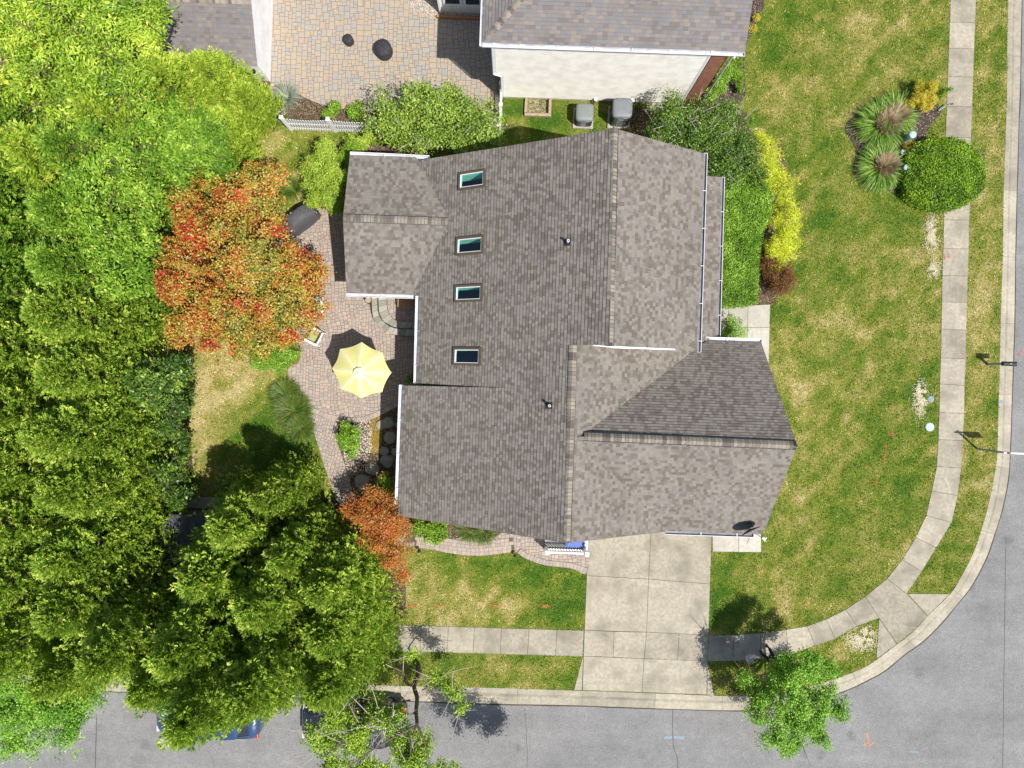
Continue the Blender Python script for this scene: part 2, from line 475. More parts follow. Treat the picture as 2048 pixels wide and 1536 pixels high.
M['tyre'] = plain('tyre_rubber', (0.02, 0.02, 0.02), 0.9)
M['red_lens'] = plain('red_lens', (0.55, 0.02, 0.015), 0.25)
M['clear_lens'] = plain('clear_lens', (0.5, 0.5, 0.52), 0.15)
M['bronze'] = plain('bronze_frame', (0.10, 0.082, 0.055), 0.5)
M['shaft'] = plain('skylight_shaft', (0.42, 0.72, 0.62), 0.6, 0.04, 3)
M['dark_room'] = plain('dark_room', (0.012, 0.016, 0.022), 0.35, 0.6, 3)
M['umbrella'] = None
M['blue'] = plain('blue_seat', (0.06, 0.13, 0.42), 0.5)
M['deck'] = plain('grey_boards', (0.27, 0.27, 0.27), 0.7, 0.12, 6)
M['cushion'] = plain('green_cushion', (0.34, 0.36, 0.15), 0.9, 0.2, 12)
M['teak'] = plain('teak_slat', (0.30, 0.17, 0.06), 0.6, 0.2, 14)
M['teal'] = plain('teal_plastic', (0.14, 0.26, 0.28), 0.5, 0.15, 8)
M['pale_teal'] = plain('pale_green_plastic', (0.36, 0.48, 0.44), 0.5, 0.12, 8)
M['cover_blue'] = plain('pale_blue_lid', (0.40, 0.56, 0.56), 0.6, 0.12, 20)
M['hose'] = plain('green_hose', (0.06, 0.22, 0.14), 0.5)
M['skin'] = plain('skin', (0.50, 0.33, 0.25), 0.6, 0.05)
M['trousers'] = plain('dark_cloth', (0.018, 0.018, 0.03), 0.9)
M['jacket'] = plain('grey_cloth', (0.12, 0.13, 0.16), 0.9)
M['hair'] = plain('dark_hair', (0.03, 0.02, 0.015), 0.8)
M['spray_orange'] = plain('orange_marking', (0.42, 0.21, 0.13), 0.9, 0.4, 14)
M['spray_red'] = plain('red_marking', (0.42, 0.12, 0.12), 0.9, 0.4, 14)
M['spray_blue'] = plain('blue_marking', (0.23, 0.29, 0.36), 0.9, 0.25, 14)
M['spray_white'] = plain('white_marking', (0.55, 0.55, 0.54), 0.9, 0.2, 14)
M['tar'] = plain('crack_tar', (0.055, 0.053, 0.05), 0.95, 0.3, 20)
M['dark_slate'] = m_shingle('charcoal_shingle', [(0.06, 0.06, 0.07), (0.08, 0.08, 0.09), (0.10, 0.10, 0.115), (0.07, 0.07, 0.08)])
def m_glasspane():
    n = N('skylight_glass')
    g = n.n('BsdfGlossy'); g.inputs['Roughness'].default_value = 0.02; g.inputs[0].default_value = (0.8, 0.9, 1, 1)
    t = n.n('BsdfTransparent'); t.inputs[0].default_value = (0.66, 0.90, 0.84, 1)
    m = n.n('MixShader'); m.inputs[0].default_value = 0.07
    n.l(t.outputs[0], m.inputs[1]); n.l(g.outputs[0], m.inputs[2]); n.l(m.outputs[0], n.out.inputs[0])
    return n.m
M['skyglass'] = m_glasspane()
def m_canopy():
    n = N('yellow_canvas')
    c = n.ramp(n.attr(), [(0.0, (0.74, 0.69, 0.235)), (0.5, (0.80, 0.77, 0.40)), (1.0, (0.84, 0.83, 0.68))])
    f = n.noise(1.4, 4)
    c = _scale(n, c, n.math('MULTIPLY_ADD', f, 0.2, 0.9))
    d = n.n('BsdfDiffuse'); n.l(c, d.inputs[0]); t = n.n('BsdfTranslucent'); n.l(c, t.inputs[0])
    m = n.n('MixShader'); m.inputs[0].default_value = 0.12; n.l(d.outputs[0], m.inputs[1]); n.l(t.outputs[0], m.inputs[2])
    n.l(m.outputs[0], n.out.inputs[0]); return n.m
M['umbrella'] = m_canopy()
# foliage
def G4(a, b, c, d): return [(0.0, a), (0.35, b), (0.7, c), (1.0, d)]
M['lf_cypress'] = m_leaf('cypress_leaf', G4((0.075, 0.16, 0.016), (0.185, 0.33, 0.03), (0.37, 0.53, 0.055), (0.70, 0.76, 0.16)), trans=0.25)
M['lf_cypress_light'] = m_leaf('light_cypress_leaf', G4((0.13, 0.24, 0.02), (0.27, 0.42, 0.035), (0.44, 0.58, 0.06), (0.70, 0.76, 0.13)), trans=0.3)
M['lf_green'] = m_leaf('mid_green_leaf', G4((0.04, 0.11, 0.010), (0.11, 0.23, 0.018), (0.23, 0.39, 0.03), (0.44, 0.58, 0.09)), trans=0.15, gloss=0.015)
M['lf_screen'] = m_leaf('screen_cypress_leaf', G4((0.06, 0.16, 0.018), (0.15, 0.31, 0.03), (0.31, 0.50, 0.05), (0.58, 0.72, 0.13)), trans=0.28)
M['lf_lime'] = m_leaf('lime_leaf', G4((0.07, 0.15, 0.010), (0.19, 0.34, 0.02), (0.36, 0.52, 0.04), (0.62, 0.70, 0.09)), trans=0.22)
M['lf_holly'] = m_leaf('glossy_leaf', G4((0.03, 0.08, 0.015), (0.06, 0.13, 0.02), (0.16, 0.29, 0.03), (0.36, 0.48, 0.09)), trans=0.3, gloss=0.03, rough=0.4)
M['lf_magnolia'] = m_leaf('magnolia_leaf', G4((0.06, 0.13, 0.012), (0.16, 0.28, 0.025), (0.32, 0.46, 0.05), (0.58, 0.66, 0.12)), trans=0.22, gloss=0.04)
M['lf_maple'] = m_leaf('orange_maple_leaf', [(0.0, (0.08, 0.10, 0.012)), (0.2, (0.22, 0.25, 0.025)), (0.4, (0.48, 0.42, 0.06)), (0.56, (0.50, 0.30, 0.045)), (0.70, (0.42, 0.14, 0.025)), (0.88, (0.44, 0.055, 0.018)), (1.0, (0.52, 0.025, 0.018))], trans=0.18, gloss=0.04)
M['lf_maple_deep'] = m_leaf('rust_maple_leaf', [(0.0, (0.20, 0.16, 0.03)), (0.3, (0.46, 0.24, 0.04)), (0.6, (0.56, 0.20, 0.03)), (1.0, (0.54, 0.085, 0.02))], trans=0.35, gloss=0.04)
M['lf_street'] = m_leaf('street_tree_leaf', G4((0.05, 0.14, 0.008), (0.12, 0.30, 0.018), (0.25, 0.48, 0.035), (0.46, 0.66, 0.10)), trans=0.22)
M['lf_yellow'] = m_leaf('golden_thread_leaf', G4((0.16, 0.23, 0.012), (0.42, 0.52, 0.02), (0.72, 0.76, 0.035), (0.88, 0.86, 0.12)), trans=0.35)
M['lf_gold'] = m_leaf('gold_shrub_leaf', G4((0.22, 0.24, 0.02), (0.48, 0.44, 0.03), (0.68, 0.58, 0.05), (0.74, 0.50, 0.06)), trans=0.35)
M['lf_hedge'] = m_leaf('hedge_leaf', G4((0.05, 0.13, 0.008), (0.13, 0.28, 0.015), (0.26, 0.46, 0.035), (0.50, 0.70, 0.12)), trans=0.2, gloss=0.03, rough=0.45)
M['lf_bush'] = m_leaf('round_bush_leaf', G4((0.045, 0.11, 0.006), (0.11, 0.23, 0.008), (0.22, 0.38, 0.014), (0.36, 0.52, 0.04)), trans=0.2)
M['lf_barberry'] = m_leaf('barberry_leaf', G4((0.07, 0.03, 0.010), (0.14, 0.055, 0.015), (0.21, 0.085, 0.02), (0.24, 0.17, 0.04)), trans=0.15)
M['lf_grass'] = m_leaf('ornamental_grass_leaf', G4((0.05, 0.14, 0.012), (0.11, 0.25, 0.022), (0.25, 0.40, 0.06), (0.50, 0.58, 0.22)), trans=0.2, gloss=0.01)
M['lf_straw'] = m_leaf('straw_leaf', G4((0.26, 0.18, 0.10), (0.46, 0.33, 0.21), (0.62, 0.48, 0.32), (0.74, 0.62, 0.45)), trans=0.2)
M['lf_blue'] = m_leaf('blue_grass_leaf', G4((0.16, 0.20, 0.15), (0.26, 0.31, 0.24), (0.38, 0.43, 0.34), (0.50, 0.53, 0.45)), trans=0.2)
M['lf_moundgrass'] = m_leaf('mound_grass_leaf', G4((0.04, 0.11, 0.012), (0.08, 0.18, 0.018), (0.15, 0.23, 0.03), (0.27, 0.24, 0.06)), trans=0.3)
M['lf_blade'] = m_leaf('lawn_blade', [(0.0, (0.035, 0.12, 0.006)), (0.28, (0.11, 0.21, 0.012)), (0.48, (0.26, 0.31, 0.025)), (0.66, (0.48, 0.44, 0.09)), (0.82, (0.68, 0.58, 0.24)), (1.0, (0.85, 0.77, 0.48))], trans=0.2, gloss=0.02)
M['chips'] = m_leaf('straw_mulch', [(0.0, (0.45, 0.38, 0.24)), (0.5, (0.66, 0.58, 0.40)), (1.0, (0.80, 0.75, 0.60))], trans=0.1, gloss=0.02)
# ------------------------------------------------------------------ ground, road, kerb, pavement
ZR = -0.13
def structure(o): o['kind'] = 'structure'; return o
def P2(L): return [g2(x, y) for x, y in L]

m = MB(); m.face([(-300, -300, -0.32), (300, -300, -0.32), (300, 300, -0.32), (-300, 300, -0.32)])
structure(m.build('ground', plain('far_ground', (0.10, 0.14, 0.03), 0.95, 0.4, 0.3)))

KI = [(-2600, 1262), (-1400, 1303), (-400, 1337), (250, 1355), (816, 1372), (1000, 1376), (1120, 1380), (1214, 1383), (1345, 1388), (1474, 1392), (1560, 1386), (1620, 1373), (1682, 1353), (1724, 1337), (1756, 1317), (1795, 1288), (1829, 1261), (1854, 1233), (1900, 1188), (1920, 1157), (1947, 1105), (1962, 1060), (1974, 1020), (1983, 980), (1990, 940), (1994, 910), (1996, 836), (1998, 769), (2001, 646), (2005, 513), (2007, 380), (2012, 240), (2014, 155), (2016, 0), (2032, -600), (2050, -1500)]
KO = [(-2600, 1294), (-1400, 1335), (-400, 1368), (250, 1386), (816, 1404), (1000, 1410), (1118, 1412), (1212, 1415), (1345, 1420), (1476, 1423), (1572, 1417), (1634, 1402), (1698, 1381), (1738, 1362), (1772, 1343), (1814, 1309), (1850, 1283), (1887, 1246), (1923, 1203), (1948, 1170), (1976, 1116), (1992, 1070), (2006, 1026), (2016, 980), (2021, 945), (2023, 910), (2026, 836), (2028, 769), (2032, 646), (2034, 513), (2037, 380), (2041, 240), (2044, 155), (2047, 0), (2063, -600), (2081, -1500)]
KIw = P2(KI); KOw = P2(KO)
lawn_outline = KIw + [(KIw[-1][0], 34), (-52, 34), (-52, KIw[0][1])]
# asphalt: one sheet under the kerb line, wide of the frame
m = MB()
for x in range(-60, 60, 12):
    for y in range(-60, 60, 12):
        m.face([(x, y, ZR), (x + 12, y, ZR), (x + 12, y + 12, ZR), (x, y + 12, ZR)])
road = structure(m.build('road', M['asphalt']))

# kerb and gutter: top, face, pan
def at(i, t, z):
    a, b = KIw[i], KOw[i]
    return (a[0] + (b[0] - a[0]) * t, a[1] + (b[1] - a[1]) * t, z)
kcuts = []
m = MB()
L = len(KIw)
# resample finely so that the bend is smooth, break into cast lengths of about 3 m
fi = spline(KIw, 4); fo = spline(KOw, 4)
acc = 0; r = random.Random(3); seg = r.random(); J = MB()
prev_break = 0
for i in range(len(fi) - 1):
    d = math.dist(fi[i], fi[i + 1]); n = max(1, int(d / 0.9))
    for k in range(n):
        t0, t1 = k / n, (k + 1) / n
        A0 = [fi[i][j] * (1 - t0) + fi[i + 1][j] * t0 for j in (0, 1)]; A1 = [fi[i][j] * (1 - t1) + fi[i + 1][j] * t1 for j in (0, 1)]
        B0 = [fo[i][j] * (1 - t0) + fo[i + 1][j] * t0 for j in (0, 1)]; B1 = [fo[i][j] * (1 - t1) + fo[i + 1][j] * t1 for j in (0, 1)]
        acc += d / n
        prof = [(0.0, -0.2), (0.0, 0.012), (0.28, 0.006), (0.33, -0.012), (0.42, -0.095), (0.56, -0.118), (1.0, ZR + 0.012), (1.0, ZR - 0.05)]
        lerp = lambda a, b, t: (a[0] + (b[0] - a[0]) * t, a[1] + (b[1] - a[1]) * t)
        gap = 0.010 / max(d / n, 0.02) if acc > 3.05 else 0
        for q in range(len(prof) - 1):
            (ta, za), (tb, zb) = prof[q], prof[q + 1]
            p0, p1 = lerp(A0, B0, ta), lerp(A0, B0, tb); r0, r1 = lerp(A1, B1, ta), lerp(A1, B1, tb)
            if gap:
                r0 = lerp(r0, lerp(A0, B0, ta), gap); r1 = lerp(r1, lerp(A0, B0, tb), gap)
            m.face([(p0[0], p0[1], za), (p1[0], p1[1], zb), (r1[0], r1[1], zb), (r0[0], r0[1], za)], r=seg, mi=1 if q in (3, 4) else 0)
        if gap:
            acc = 0; seg = r.random()
structure(m.build('kerb', [M['kerb'], M['gutter_pan']]))
m = MB()
for i in range(len(fi) - 1):
    u = lambda a, b, t: (a[0] + (b[0] - a[0]) * t, a[1] + (b[1] - a[1]) * t)
    w0 = .05 + .05 * vnoise(fo[i][0], fo[i][1], 1.3); w1 = .05 + .05 * vnoise(fo[i + 1][0], fo[i + 1][1], 1.3)
    m.face([(*u(fi[i], fo[i], 1.0), ZR + .004), (*u(fi[i], fo[i], 1 + w0), ZR + .004), (*u(fi[i + 1], fo[i + 1], 1 + w1), ZR + .004), (*u(fi[i + 1], fo[i + 1], 1.0), ZR + .004)])
structure(m.build('gutter_dirt', M['joint']))
m = MB()  # dark bed seen in the kerb joints
for i in range(len(fi) - 1):
    m.face([(*fi[i], -0.118), (*fo[i], ZR + 0.004), (*fo[i + 1], ZR + 0.004), (*fi[i + 1], -0.118)])
structure(m.build('kerb_bed', M['joint']))

# pavement slabs
slabs = MB(); bed = MB()
def slab(poly, z=0.022, mb=None, gap=0.009, r=None):
    w = [np.array(g2(*p)) for p in poly]
    bed.face([(p[0], p[1], 0.008) for p in w])
    n = len(w); out = []
    if area2(w) < 0: w = w[::-1]
    for i in range(n):       # inset every edge by the gap
        a, b, c = w[i - 1], w[i], w[(i + 1) % n]
        e1 = (b - a) / np.linalg.norm(b - a); e2 = (c - b) / np.linalg.norm(c - b)
        n1 = np.array((-e1[1], e1[0])); n2 = np.array((-e2[1], e2[0]))
        k = n1 + n2; k = k / max(0.25, (1 + n1.dot(n2)))
        out.append(b + k * gap)
    (mb or slabs).prism([tuple(p) for p in out], -0.05, z, r=r)
SR = [((1915, -420), (1966, -420)), ((1912, -300), (1963, -300)), ((1908, -180), (1959, -180)), ((1903, -75), (1954, -75)), ((1899, 45), (1950, 46)), ((1897, 97), (1948, 98)), ((1895, 153), (1946, 155)), ((1893, 213), (1944, 214)), ((1890, 275), (1942, 276)), ((1889, 340), (1941, 341)), ((1888, 408), (1940, 409)), ((1887, 440), (1938, 440)), ((1886, 497), (1937, 498)), ((1884, 551), (1935, 552)), ((1883, 604), (1934, 605)), ((1882, 658), (1932, 660)), ((1881, 716), (1931, 717)), ((1879, 768), (1929, 771)), ((1878, 825), (1928, 827)), ((1876, 879), (1925, 881)), ((1873, 933), (1922, 936)), ((1863, 982), (1915, 991)), ((1852, 1031), (1903, 1045)), ((1831, 1075), (1872, 1095)), ((1804, 1119), (1843, 1143)), ((1774, 1157), (1813, 1187))]
for i in range(len(SR) - 1):
    (a, b), (c, d) = SR[i], SR[i + 1]; slab([a, b, d, c])
SB = [((1730, 1193), (1758, 1236)), ((1691, 1219), (1713, 1252)), ((1652, 1238), (1670, 1277)), ((1614, 1252), (1630, 1291)), ((1572, 1259), (1577, 1310)), ((1520, 1266), (1522, 1318)), ((1467, 1270), (1468, 1322)), ((1417, 1270), (1415, 1322))]
for i in range(len(SB) - 1):
    (a, b), (c, d) = SB[i], SB[i + 1]; slab([a, b, d, c])
slab([(1774, 1157), (1813, 1187), (1854, 1232), (1828, 1260), (1794, 1287), (1758, 1236), (1730, 1193)])
slab([(1814, 1187), (1899, 1188), (1855, 1231)])
slab([(1758, 1237), (1794, 1288), (1752, 1318)])
SL = [(x, 1244 + (x - 600) * .0295, x - 3, 1296 + (x - 600) * .0295) for x in (300, 355, 410, 465, 520, 575, 630, 685, 740, 788, 843, 897, 949, 1003, 1058, 1114, 1168)]
for i in range(len(SL) - 1):
    a, b = SL[i], SL[i + 1]; slab([(a[0], a[1]), (b[0], b[1]), (b[2], b[3]), (a[2], a[3])])
structure(slabs.build('pavement', M['concrete']))
slabs = MB()
for poly in ([(1175, 1040), (1303, 1040), (1297, 1158), (1173.5, 1151)], [(1303, 1040), (1424, 1040), (1420, 1168), (1297, 1158)],
             [(1173.5, 1151), (1297, 1158), (1293, 1264), (1169, 1260)], [(1297, 1158), (1420, 1168), (1417, 1270), (1293, 1264)],
             [(1169, 1260), (1228, 1263), (1226, 1314), (1167, 1312)], [(1228, 1263), (1293, 1264), (1288, 1317), (1226, 1314)],
             [(1293, 1264), (1358, 1267), (1355, 1320), (1288, 1317)], [(1358, 1267), (1417, 1270), (1415, 1322), (1355, 1320)],
             [(1167, 1312), (1288, 1317), (1284, 1384), (1165, 1380)], [(1288, 1317), (1415, 1322), (1413, 1389), (1284, 1384)],
             [(1166, 1312), (1164, 1380), (1148, 1380)], [(1415, 1322), (1428, 1392), (1414, 1390)]):
    slab(poly)
structure(slabs.build('driveway', M['concrete']))
slabs = MB()
for poly in ([(1424, 1040), (1478, 1040), (1477, 1104), (1425, 1103)], [(1478, 1040), (1522, 1040), (1522, 1104), (1477, 1104)], [(1478, 1000), (1524, 1000), (1522, 1060), (1478, 1039)],
             [(1400, 610), (1457, 611), (1456, 700), (1400, 700)], [(1457, 611), (1496, 611), (1495, 655), (1456, 655)], [(1496, 611), (1540, 609), (1539, 655), (1495, 655)],
             [(1495, 655), (1539, 655), (1537, 730), (1492, 730)], [(1456, 655), (1495, 655), (1493, 730), (1455, 730)]):
    slab(poly)
structure(slabs.build('side_walk', M['concrete_new']))
structure(bed.build('pavement_bed', M['joint']))

# ------------------------------------------------------------------ beds and patios (outlines in survey pixels)
PATIO = [(520, 470), (560, 425), (640, 418), (700, 430), (760, 430), (860, 480), (860, 700), (850, 765), (815, 778), (812, 800), (798, 811), (764, 829), (738, 840), (707, 845), (671, 841), (637, 831), (604, 812), (590, 798), (580, 780), (576, 742), (580, 733), (602, 715), (585, 640), (560, 560)]
SIDEPATH = [(612, 820), (640, 833), (671, 842), (676, 862), (672, 874), (690, 930), (706, 985), (716, 1010), (680, 1012), (655, 950), (636, 890), (625, 855)]
FRONTPATH = [(790, 1082), (800, 1050), (900, 1040), (1180, 1030), (1177, 1080), (1174, 1146), (1140, 1135), (1090, 1130), (1060, 1120), (1045, 1113), (1032, 1103), (1000, 1107), (950, 1111), (900, 1106), (865, 1098), (825, 1095)]
NPATIO = [(536, -160), (980, -160), (1060, -60), (1060, 90), (1002, 110), (1000, 245), (900, 232), (740, 222), (682, 217), (640, 208), (612, 196), (596, 188), (570, 170), (537, 160), (540, 20), (520, -10)]
NBED = [(537, 160), (570, 170), (596, 188), (612, 196), (640, 208), (682, 217), (740, 222), (1000, 245), (1003, 262), (740, 262), (580, 252), (530, 240), (515, 200), (520, 165)]
SIDEBED = [(672, 874), (676, 862), (671, 842), (707, 845), (738, 840), (764, 829), (798, 811), (812, 800), (870, 800), (870, 1045), (800, 1050), (730, 1045), (716, 1010), (706, 985), (690, 930)]
FRONTBED = [(800, 1050), (900, 1030), (1010, 1040), (990, 1075), (930, 1072), (890, 1085), (850, 1078), (815, 1085)]
BEDR = [(1690, 258), (1708, 232), (1740, 212), (1800, 196), (1830, 190), (1868, 205), (1882, 222), (1871, 238), (1858, 255), (1850, 275), (1845, 292), (1905, 300), (1960, 300), (1968, 345), (1940, 395), (1890, 405), (1835, 402), (1805, 395), (1770, 380), (1730, 370), (1705, 345), (1712, 300)]
NBEDR = [(1390, 212), (1395, 150), (1480, -20), (1527, -30), (1524, 20), (1505, 62), (1490, 100), (1489, 160), (1492, 185), (1480, 205), (1462, 217), (1420, 222)]
HEDGEBED = [(1270, 215), (1470, 212), (1500, 262), (1560, 290), (1585, 400), (1580, 530), (1550, 600), (1540, 609), (1400, 608), (1300, 560), (1270, 300)]
BACKBED = [(620, 330), (680, 285), (700, 290), (860, 300), (860, 420), (760, 430), (700, 430), (650, 418), (615, 400)]
LEFTBED = [(-900, -100), (330, -100), (420, 200), (470, 340), (380, 360), (330, 420), (320, 680), (375, 700), (378, 860), (392, 985), (430, 1000), (560, 992), (655, 992), (716, 1015), (800, 1085), (812, 1180), (812, 1236), (300, 1222), (-900, 1185)]
hard = [PATIO, SIDEPATH, FRONTPATH, NPATIO, NBED, SIDEBED, BEDR, NBEDR]
hard_w = [P2(p) for p in hard]
HARD_ALL = hard_w + [P2([a for a, b in SR] + [(1813, 1187)] + [b for a, b in SR][::-1]), P2([(1774, 1157), (1813, 1187), (1900, 1188), (1854, 1233), (1752, 1318), (1758, 1236), (1730, 1193)]), P2([a for a, b in SB] + [b for a, b in SB][::-1]),
                     P2([(300, 1235), (1168, 1260), (1165, 1312), (297, 1287)]), P2([(1175, 1040), (1424, 1040), (1417, 1270), (1415, 1322), (1428, 1392), (1148, 1381), (1166, 1312), (1169, 1260)]),
                     P2([(1424, 1040), (1526, 1000), (1523, 1105), (1424, 1104)]), P2([(1400, 610), (1540, 609), (1538, 730), (1400, 730)])]

def bedmesh(name, poly, mat_, z):
    m = MB(); pts = P2(poly) if name == 'woodland_floor' else spline(P2(poly), 3, True)
    m.face([(x, y, z) for x, y in pts])
    return structure(m.build(name, mat_))
bedmesh('mulch_bed', BEDR, M['mulch'], 0.034); bedmesh('mulch_bed', NBEDR, M['mulch'], 0.034)
bedmesh('soil_bed', NBED, M['soil'], 0.012); bedmesh('soil_bed', SIDEBED, M['soil'], 0.012)
bedmesh('soil_bed', FRONTBED, M['soil'], 0.037); bedmesh('soil_bed', HEDGEBED, M['soil'], 0.012); bedmesh('soil_bed', BACKBED, M['soil'], 0.006)
bedmesh('woodland_floor', LEFTBED, M['soil'], 0.008)
bedmesh('moss_strip', [(742, 838), (762, 830), (764, 870), (760, 900), (742, 905), (738, 885)], M['moss'], 0.018)
bedmesh('gravel_base', [(690, 848), (742, 838), (742, 905), (735, 920), (715, 935), (700, 960), (690, 930), (680, 880)], M['soil'], 0.0155)

# dryness of the lawns: noise plus the patches that stand out
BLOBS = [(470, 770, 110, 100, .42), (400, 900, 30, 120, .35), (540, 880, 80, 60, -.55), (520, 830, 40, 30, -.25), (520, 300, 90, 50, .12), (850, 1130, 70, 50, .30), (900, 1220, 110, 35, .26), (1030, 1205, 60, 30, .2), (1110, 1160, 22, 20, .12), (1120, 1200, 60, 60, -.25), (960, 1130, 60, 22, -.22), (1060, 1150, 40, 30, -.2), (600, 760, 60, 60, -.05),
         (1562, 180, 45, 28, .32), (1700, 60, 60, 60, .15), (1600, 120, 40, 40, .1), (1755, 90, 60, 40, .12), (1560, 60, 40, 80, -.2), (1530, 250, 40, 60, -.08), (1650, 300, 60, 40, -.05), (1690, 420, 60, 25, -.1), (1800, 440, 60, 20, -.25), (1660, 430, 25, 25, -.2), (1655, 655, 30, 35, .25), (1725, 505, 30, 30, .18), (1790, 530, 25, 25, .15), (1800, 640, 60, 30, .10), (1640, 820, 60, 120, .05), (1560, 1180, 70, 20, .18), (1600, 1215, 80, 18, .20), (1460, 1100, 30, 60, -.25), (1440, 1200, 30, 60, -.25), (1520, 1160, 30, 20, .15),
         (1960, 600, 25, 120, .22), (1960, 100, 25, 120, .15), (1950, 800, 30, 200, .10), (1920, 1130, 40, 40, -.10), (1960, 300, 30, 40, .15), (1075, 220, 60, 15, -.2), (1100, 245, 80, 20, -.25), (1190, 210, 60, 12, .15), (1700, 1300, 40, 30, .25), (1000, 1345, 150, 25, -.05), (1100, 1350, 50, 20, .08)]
BW = [(g2(x, y), sx / PPM, sy / PPM, v) for x, y, sx, sy, v in BLOBS]
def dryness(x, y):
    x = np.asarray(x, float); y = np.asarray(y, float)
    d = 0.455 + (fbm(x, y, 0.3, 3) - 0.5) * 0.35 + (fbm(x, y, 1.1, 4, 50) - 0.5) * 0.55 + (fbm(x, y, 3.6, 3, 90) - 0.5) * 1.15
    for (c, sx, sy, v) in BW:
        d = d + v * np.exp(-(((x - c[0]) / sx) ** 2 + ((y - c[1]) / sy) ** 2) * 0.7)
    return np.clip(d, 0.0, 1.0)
m = MB(); cs = 0.5
rects = []
for ix in range(-104, 60):
    for iy in range(-46, 68):
        x0, y0 = ix * cs, iy * cs
        corners = [(x0, y0), (x0 + cs, y0), (x0 + cs, y0 + cs), (x0, y0 + cs)]
        rects.append(corners)
flat = np.array(rects)  # n,4,2
ins = np.stack([inside(lawn_outline, flat[:, k, 0], flat[:, k, 1]) for k in range(4)], 1)
WELL = (g2(1056, 200)[0], g2(1098, 200)[0], g2(1078, 229)[1], g2(1078, 196)[1])
for q, c in zip(ins, rects):
    if q.all():
        if c[2][0] > WELL[0] and c[0][0] < WELL[1] and c[2][1] > WELL[2] and c[0][1] < WELL[3]:
            for pc_ in minus_rect(c, *WELL): m.face([(p[0], p[1], 0.0) for p in pc_])
        else: m.face([(p[0], p[1], 0.0) for p in c])
    elif q.any():
        cp = clip_rect(list(lawn_outline), c[0][0], c[2][0], c[0][1], c[2][1])
        if cp: m.face([(p[0], p[1], 0.0) for p in cp])
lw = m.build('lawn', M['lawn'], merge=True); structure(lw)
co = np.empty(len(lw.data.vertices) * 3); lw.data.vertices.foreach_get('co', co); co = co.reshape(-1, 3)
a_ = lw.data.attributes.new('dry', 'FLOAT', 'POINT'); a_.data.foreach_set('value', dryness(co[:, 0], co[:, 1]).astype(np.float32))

# ---- pavers laid in a random ashlar pattern
def pavers(name, poly, cell, sizes, mat_, z0, z1, seed, ang=0.0, gap=0.0075, smooth_edge=True):
    rr = random.Random(seed)
    w = spline(P2(poly), 3, True) if smooth_edge else P2(poly)
    ca, sa = math.cos(ang), math.sin(ang)
    loc = [(x * ca + y * sa, -x * sa + y * ca) for x, y in w]
    xs = [p[0] for p in loc]; ys = [p[1] for p in loc]
    nx = int((max(xs) - min(xs)) / cell) + 2; ny = int((max(ys) - min(ys)) / cell) + 2
    occ = np.zeros((nx + 6, ny + 6), bool)
    mb = MB(); x00, y00 = min(xs), min(ys)
    gx, gy = np.meshgrid(x00 + np.arange(nx + 6) * cell, y00 + np.arange(ny + 6) * cell, indexing='ij')
    for j in range(ny):
        for i in range(nx):
            if occ[i, j]: continue
            cand = sizes[:]; rr.shuffle(cand)
            for (a, b) in cand + [(1, 1)]:
                if not occ[i:i + a, j:j + b].any(): break
            occ[i:i + a, j:j + b] = True
            x0 = x00 + i * cell + gap; y0 = y00 + j * cell + gap; x1 = x00 + (i + a) * cell - gap; y1 = y00 + (j + b) * cell - gap
            cp = clip_rect(loc, x0, x1, y0, y1)
            if not cp: continue
            cp = [(x * ca - y * sa, x * sa + y * ca) for x, y in cp]
            dz = rr.uniform(-0.002, 0.002)
            mb.face([(x, y, z1 + dz) for x, y in cp], r=rr.random())
    o = mb.build(name, mat_)
    b = MB(); b.face([(x, y, z0) for x, y in w]); ob = b.build(name + '_joints', M['joint_sand'])
    structure(o); structure(ob)
    return o
M['joint_sand'] = plain('joint_sand', (0.11, 0.088, 0.07), 0.95, 0.3, 30)
pavers('patio', PATIO, 0.0675, [(3, 3), (3, 3), (3, 2), (2, 3), (3, 2), (2, 2)], M['paver'], 0.018, 0.026, 1)
pavers('side_path', SIDEPATH, 0.06, [(3, 3), (3, 2), (2, 3)], M['paver'], 0.014, 0.022, 2, ang=math.radians(-18))
pavers('front_path', FRONTPATH, 0.0675, [(3, 2), (3, 2), (2, 3), (3, 3), (2, 2)], M['paver'], 0.022, 0.030, 3)
pavers('neighbour_patio', NPATIO, 0.088, [(3, 2), (2, 3), (3, 3), (2, 2), (4, 3), (3, 4)], M['paver_tan'], 0.016, 0.024, 4)
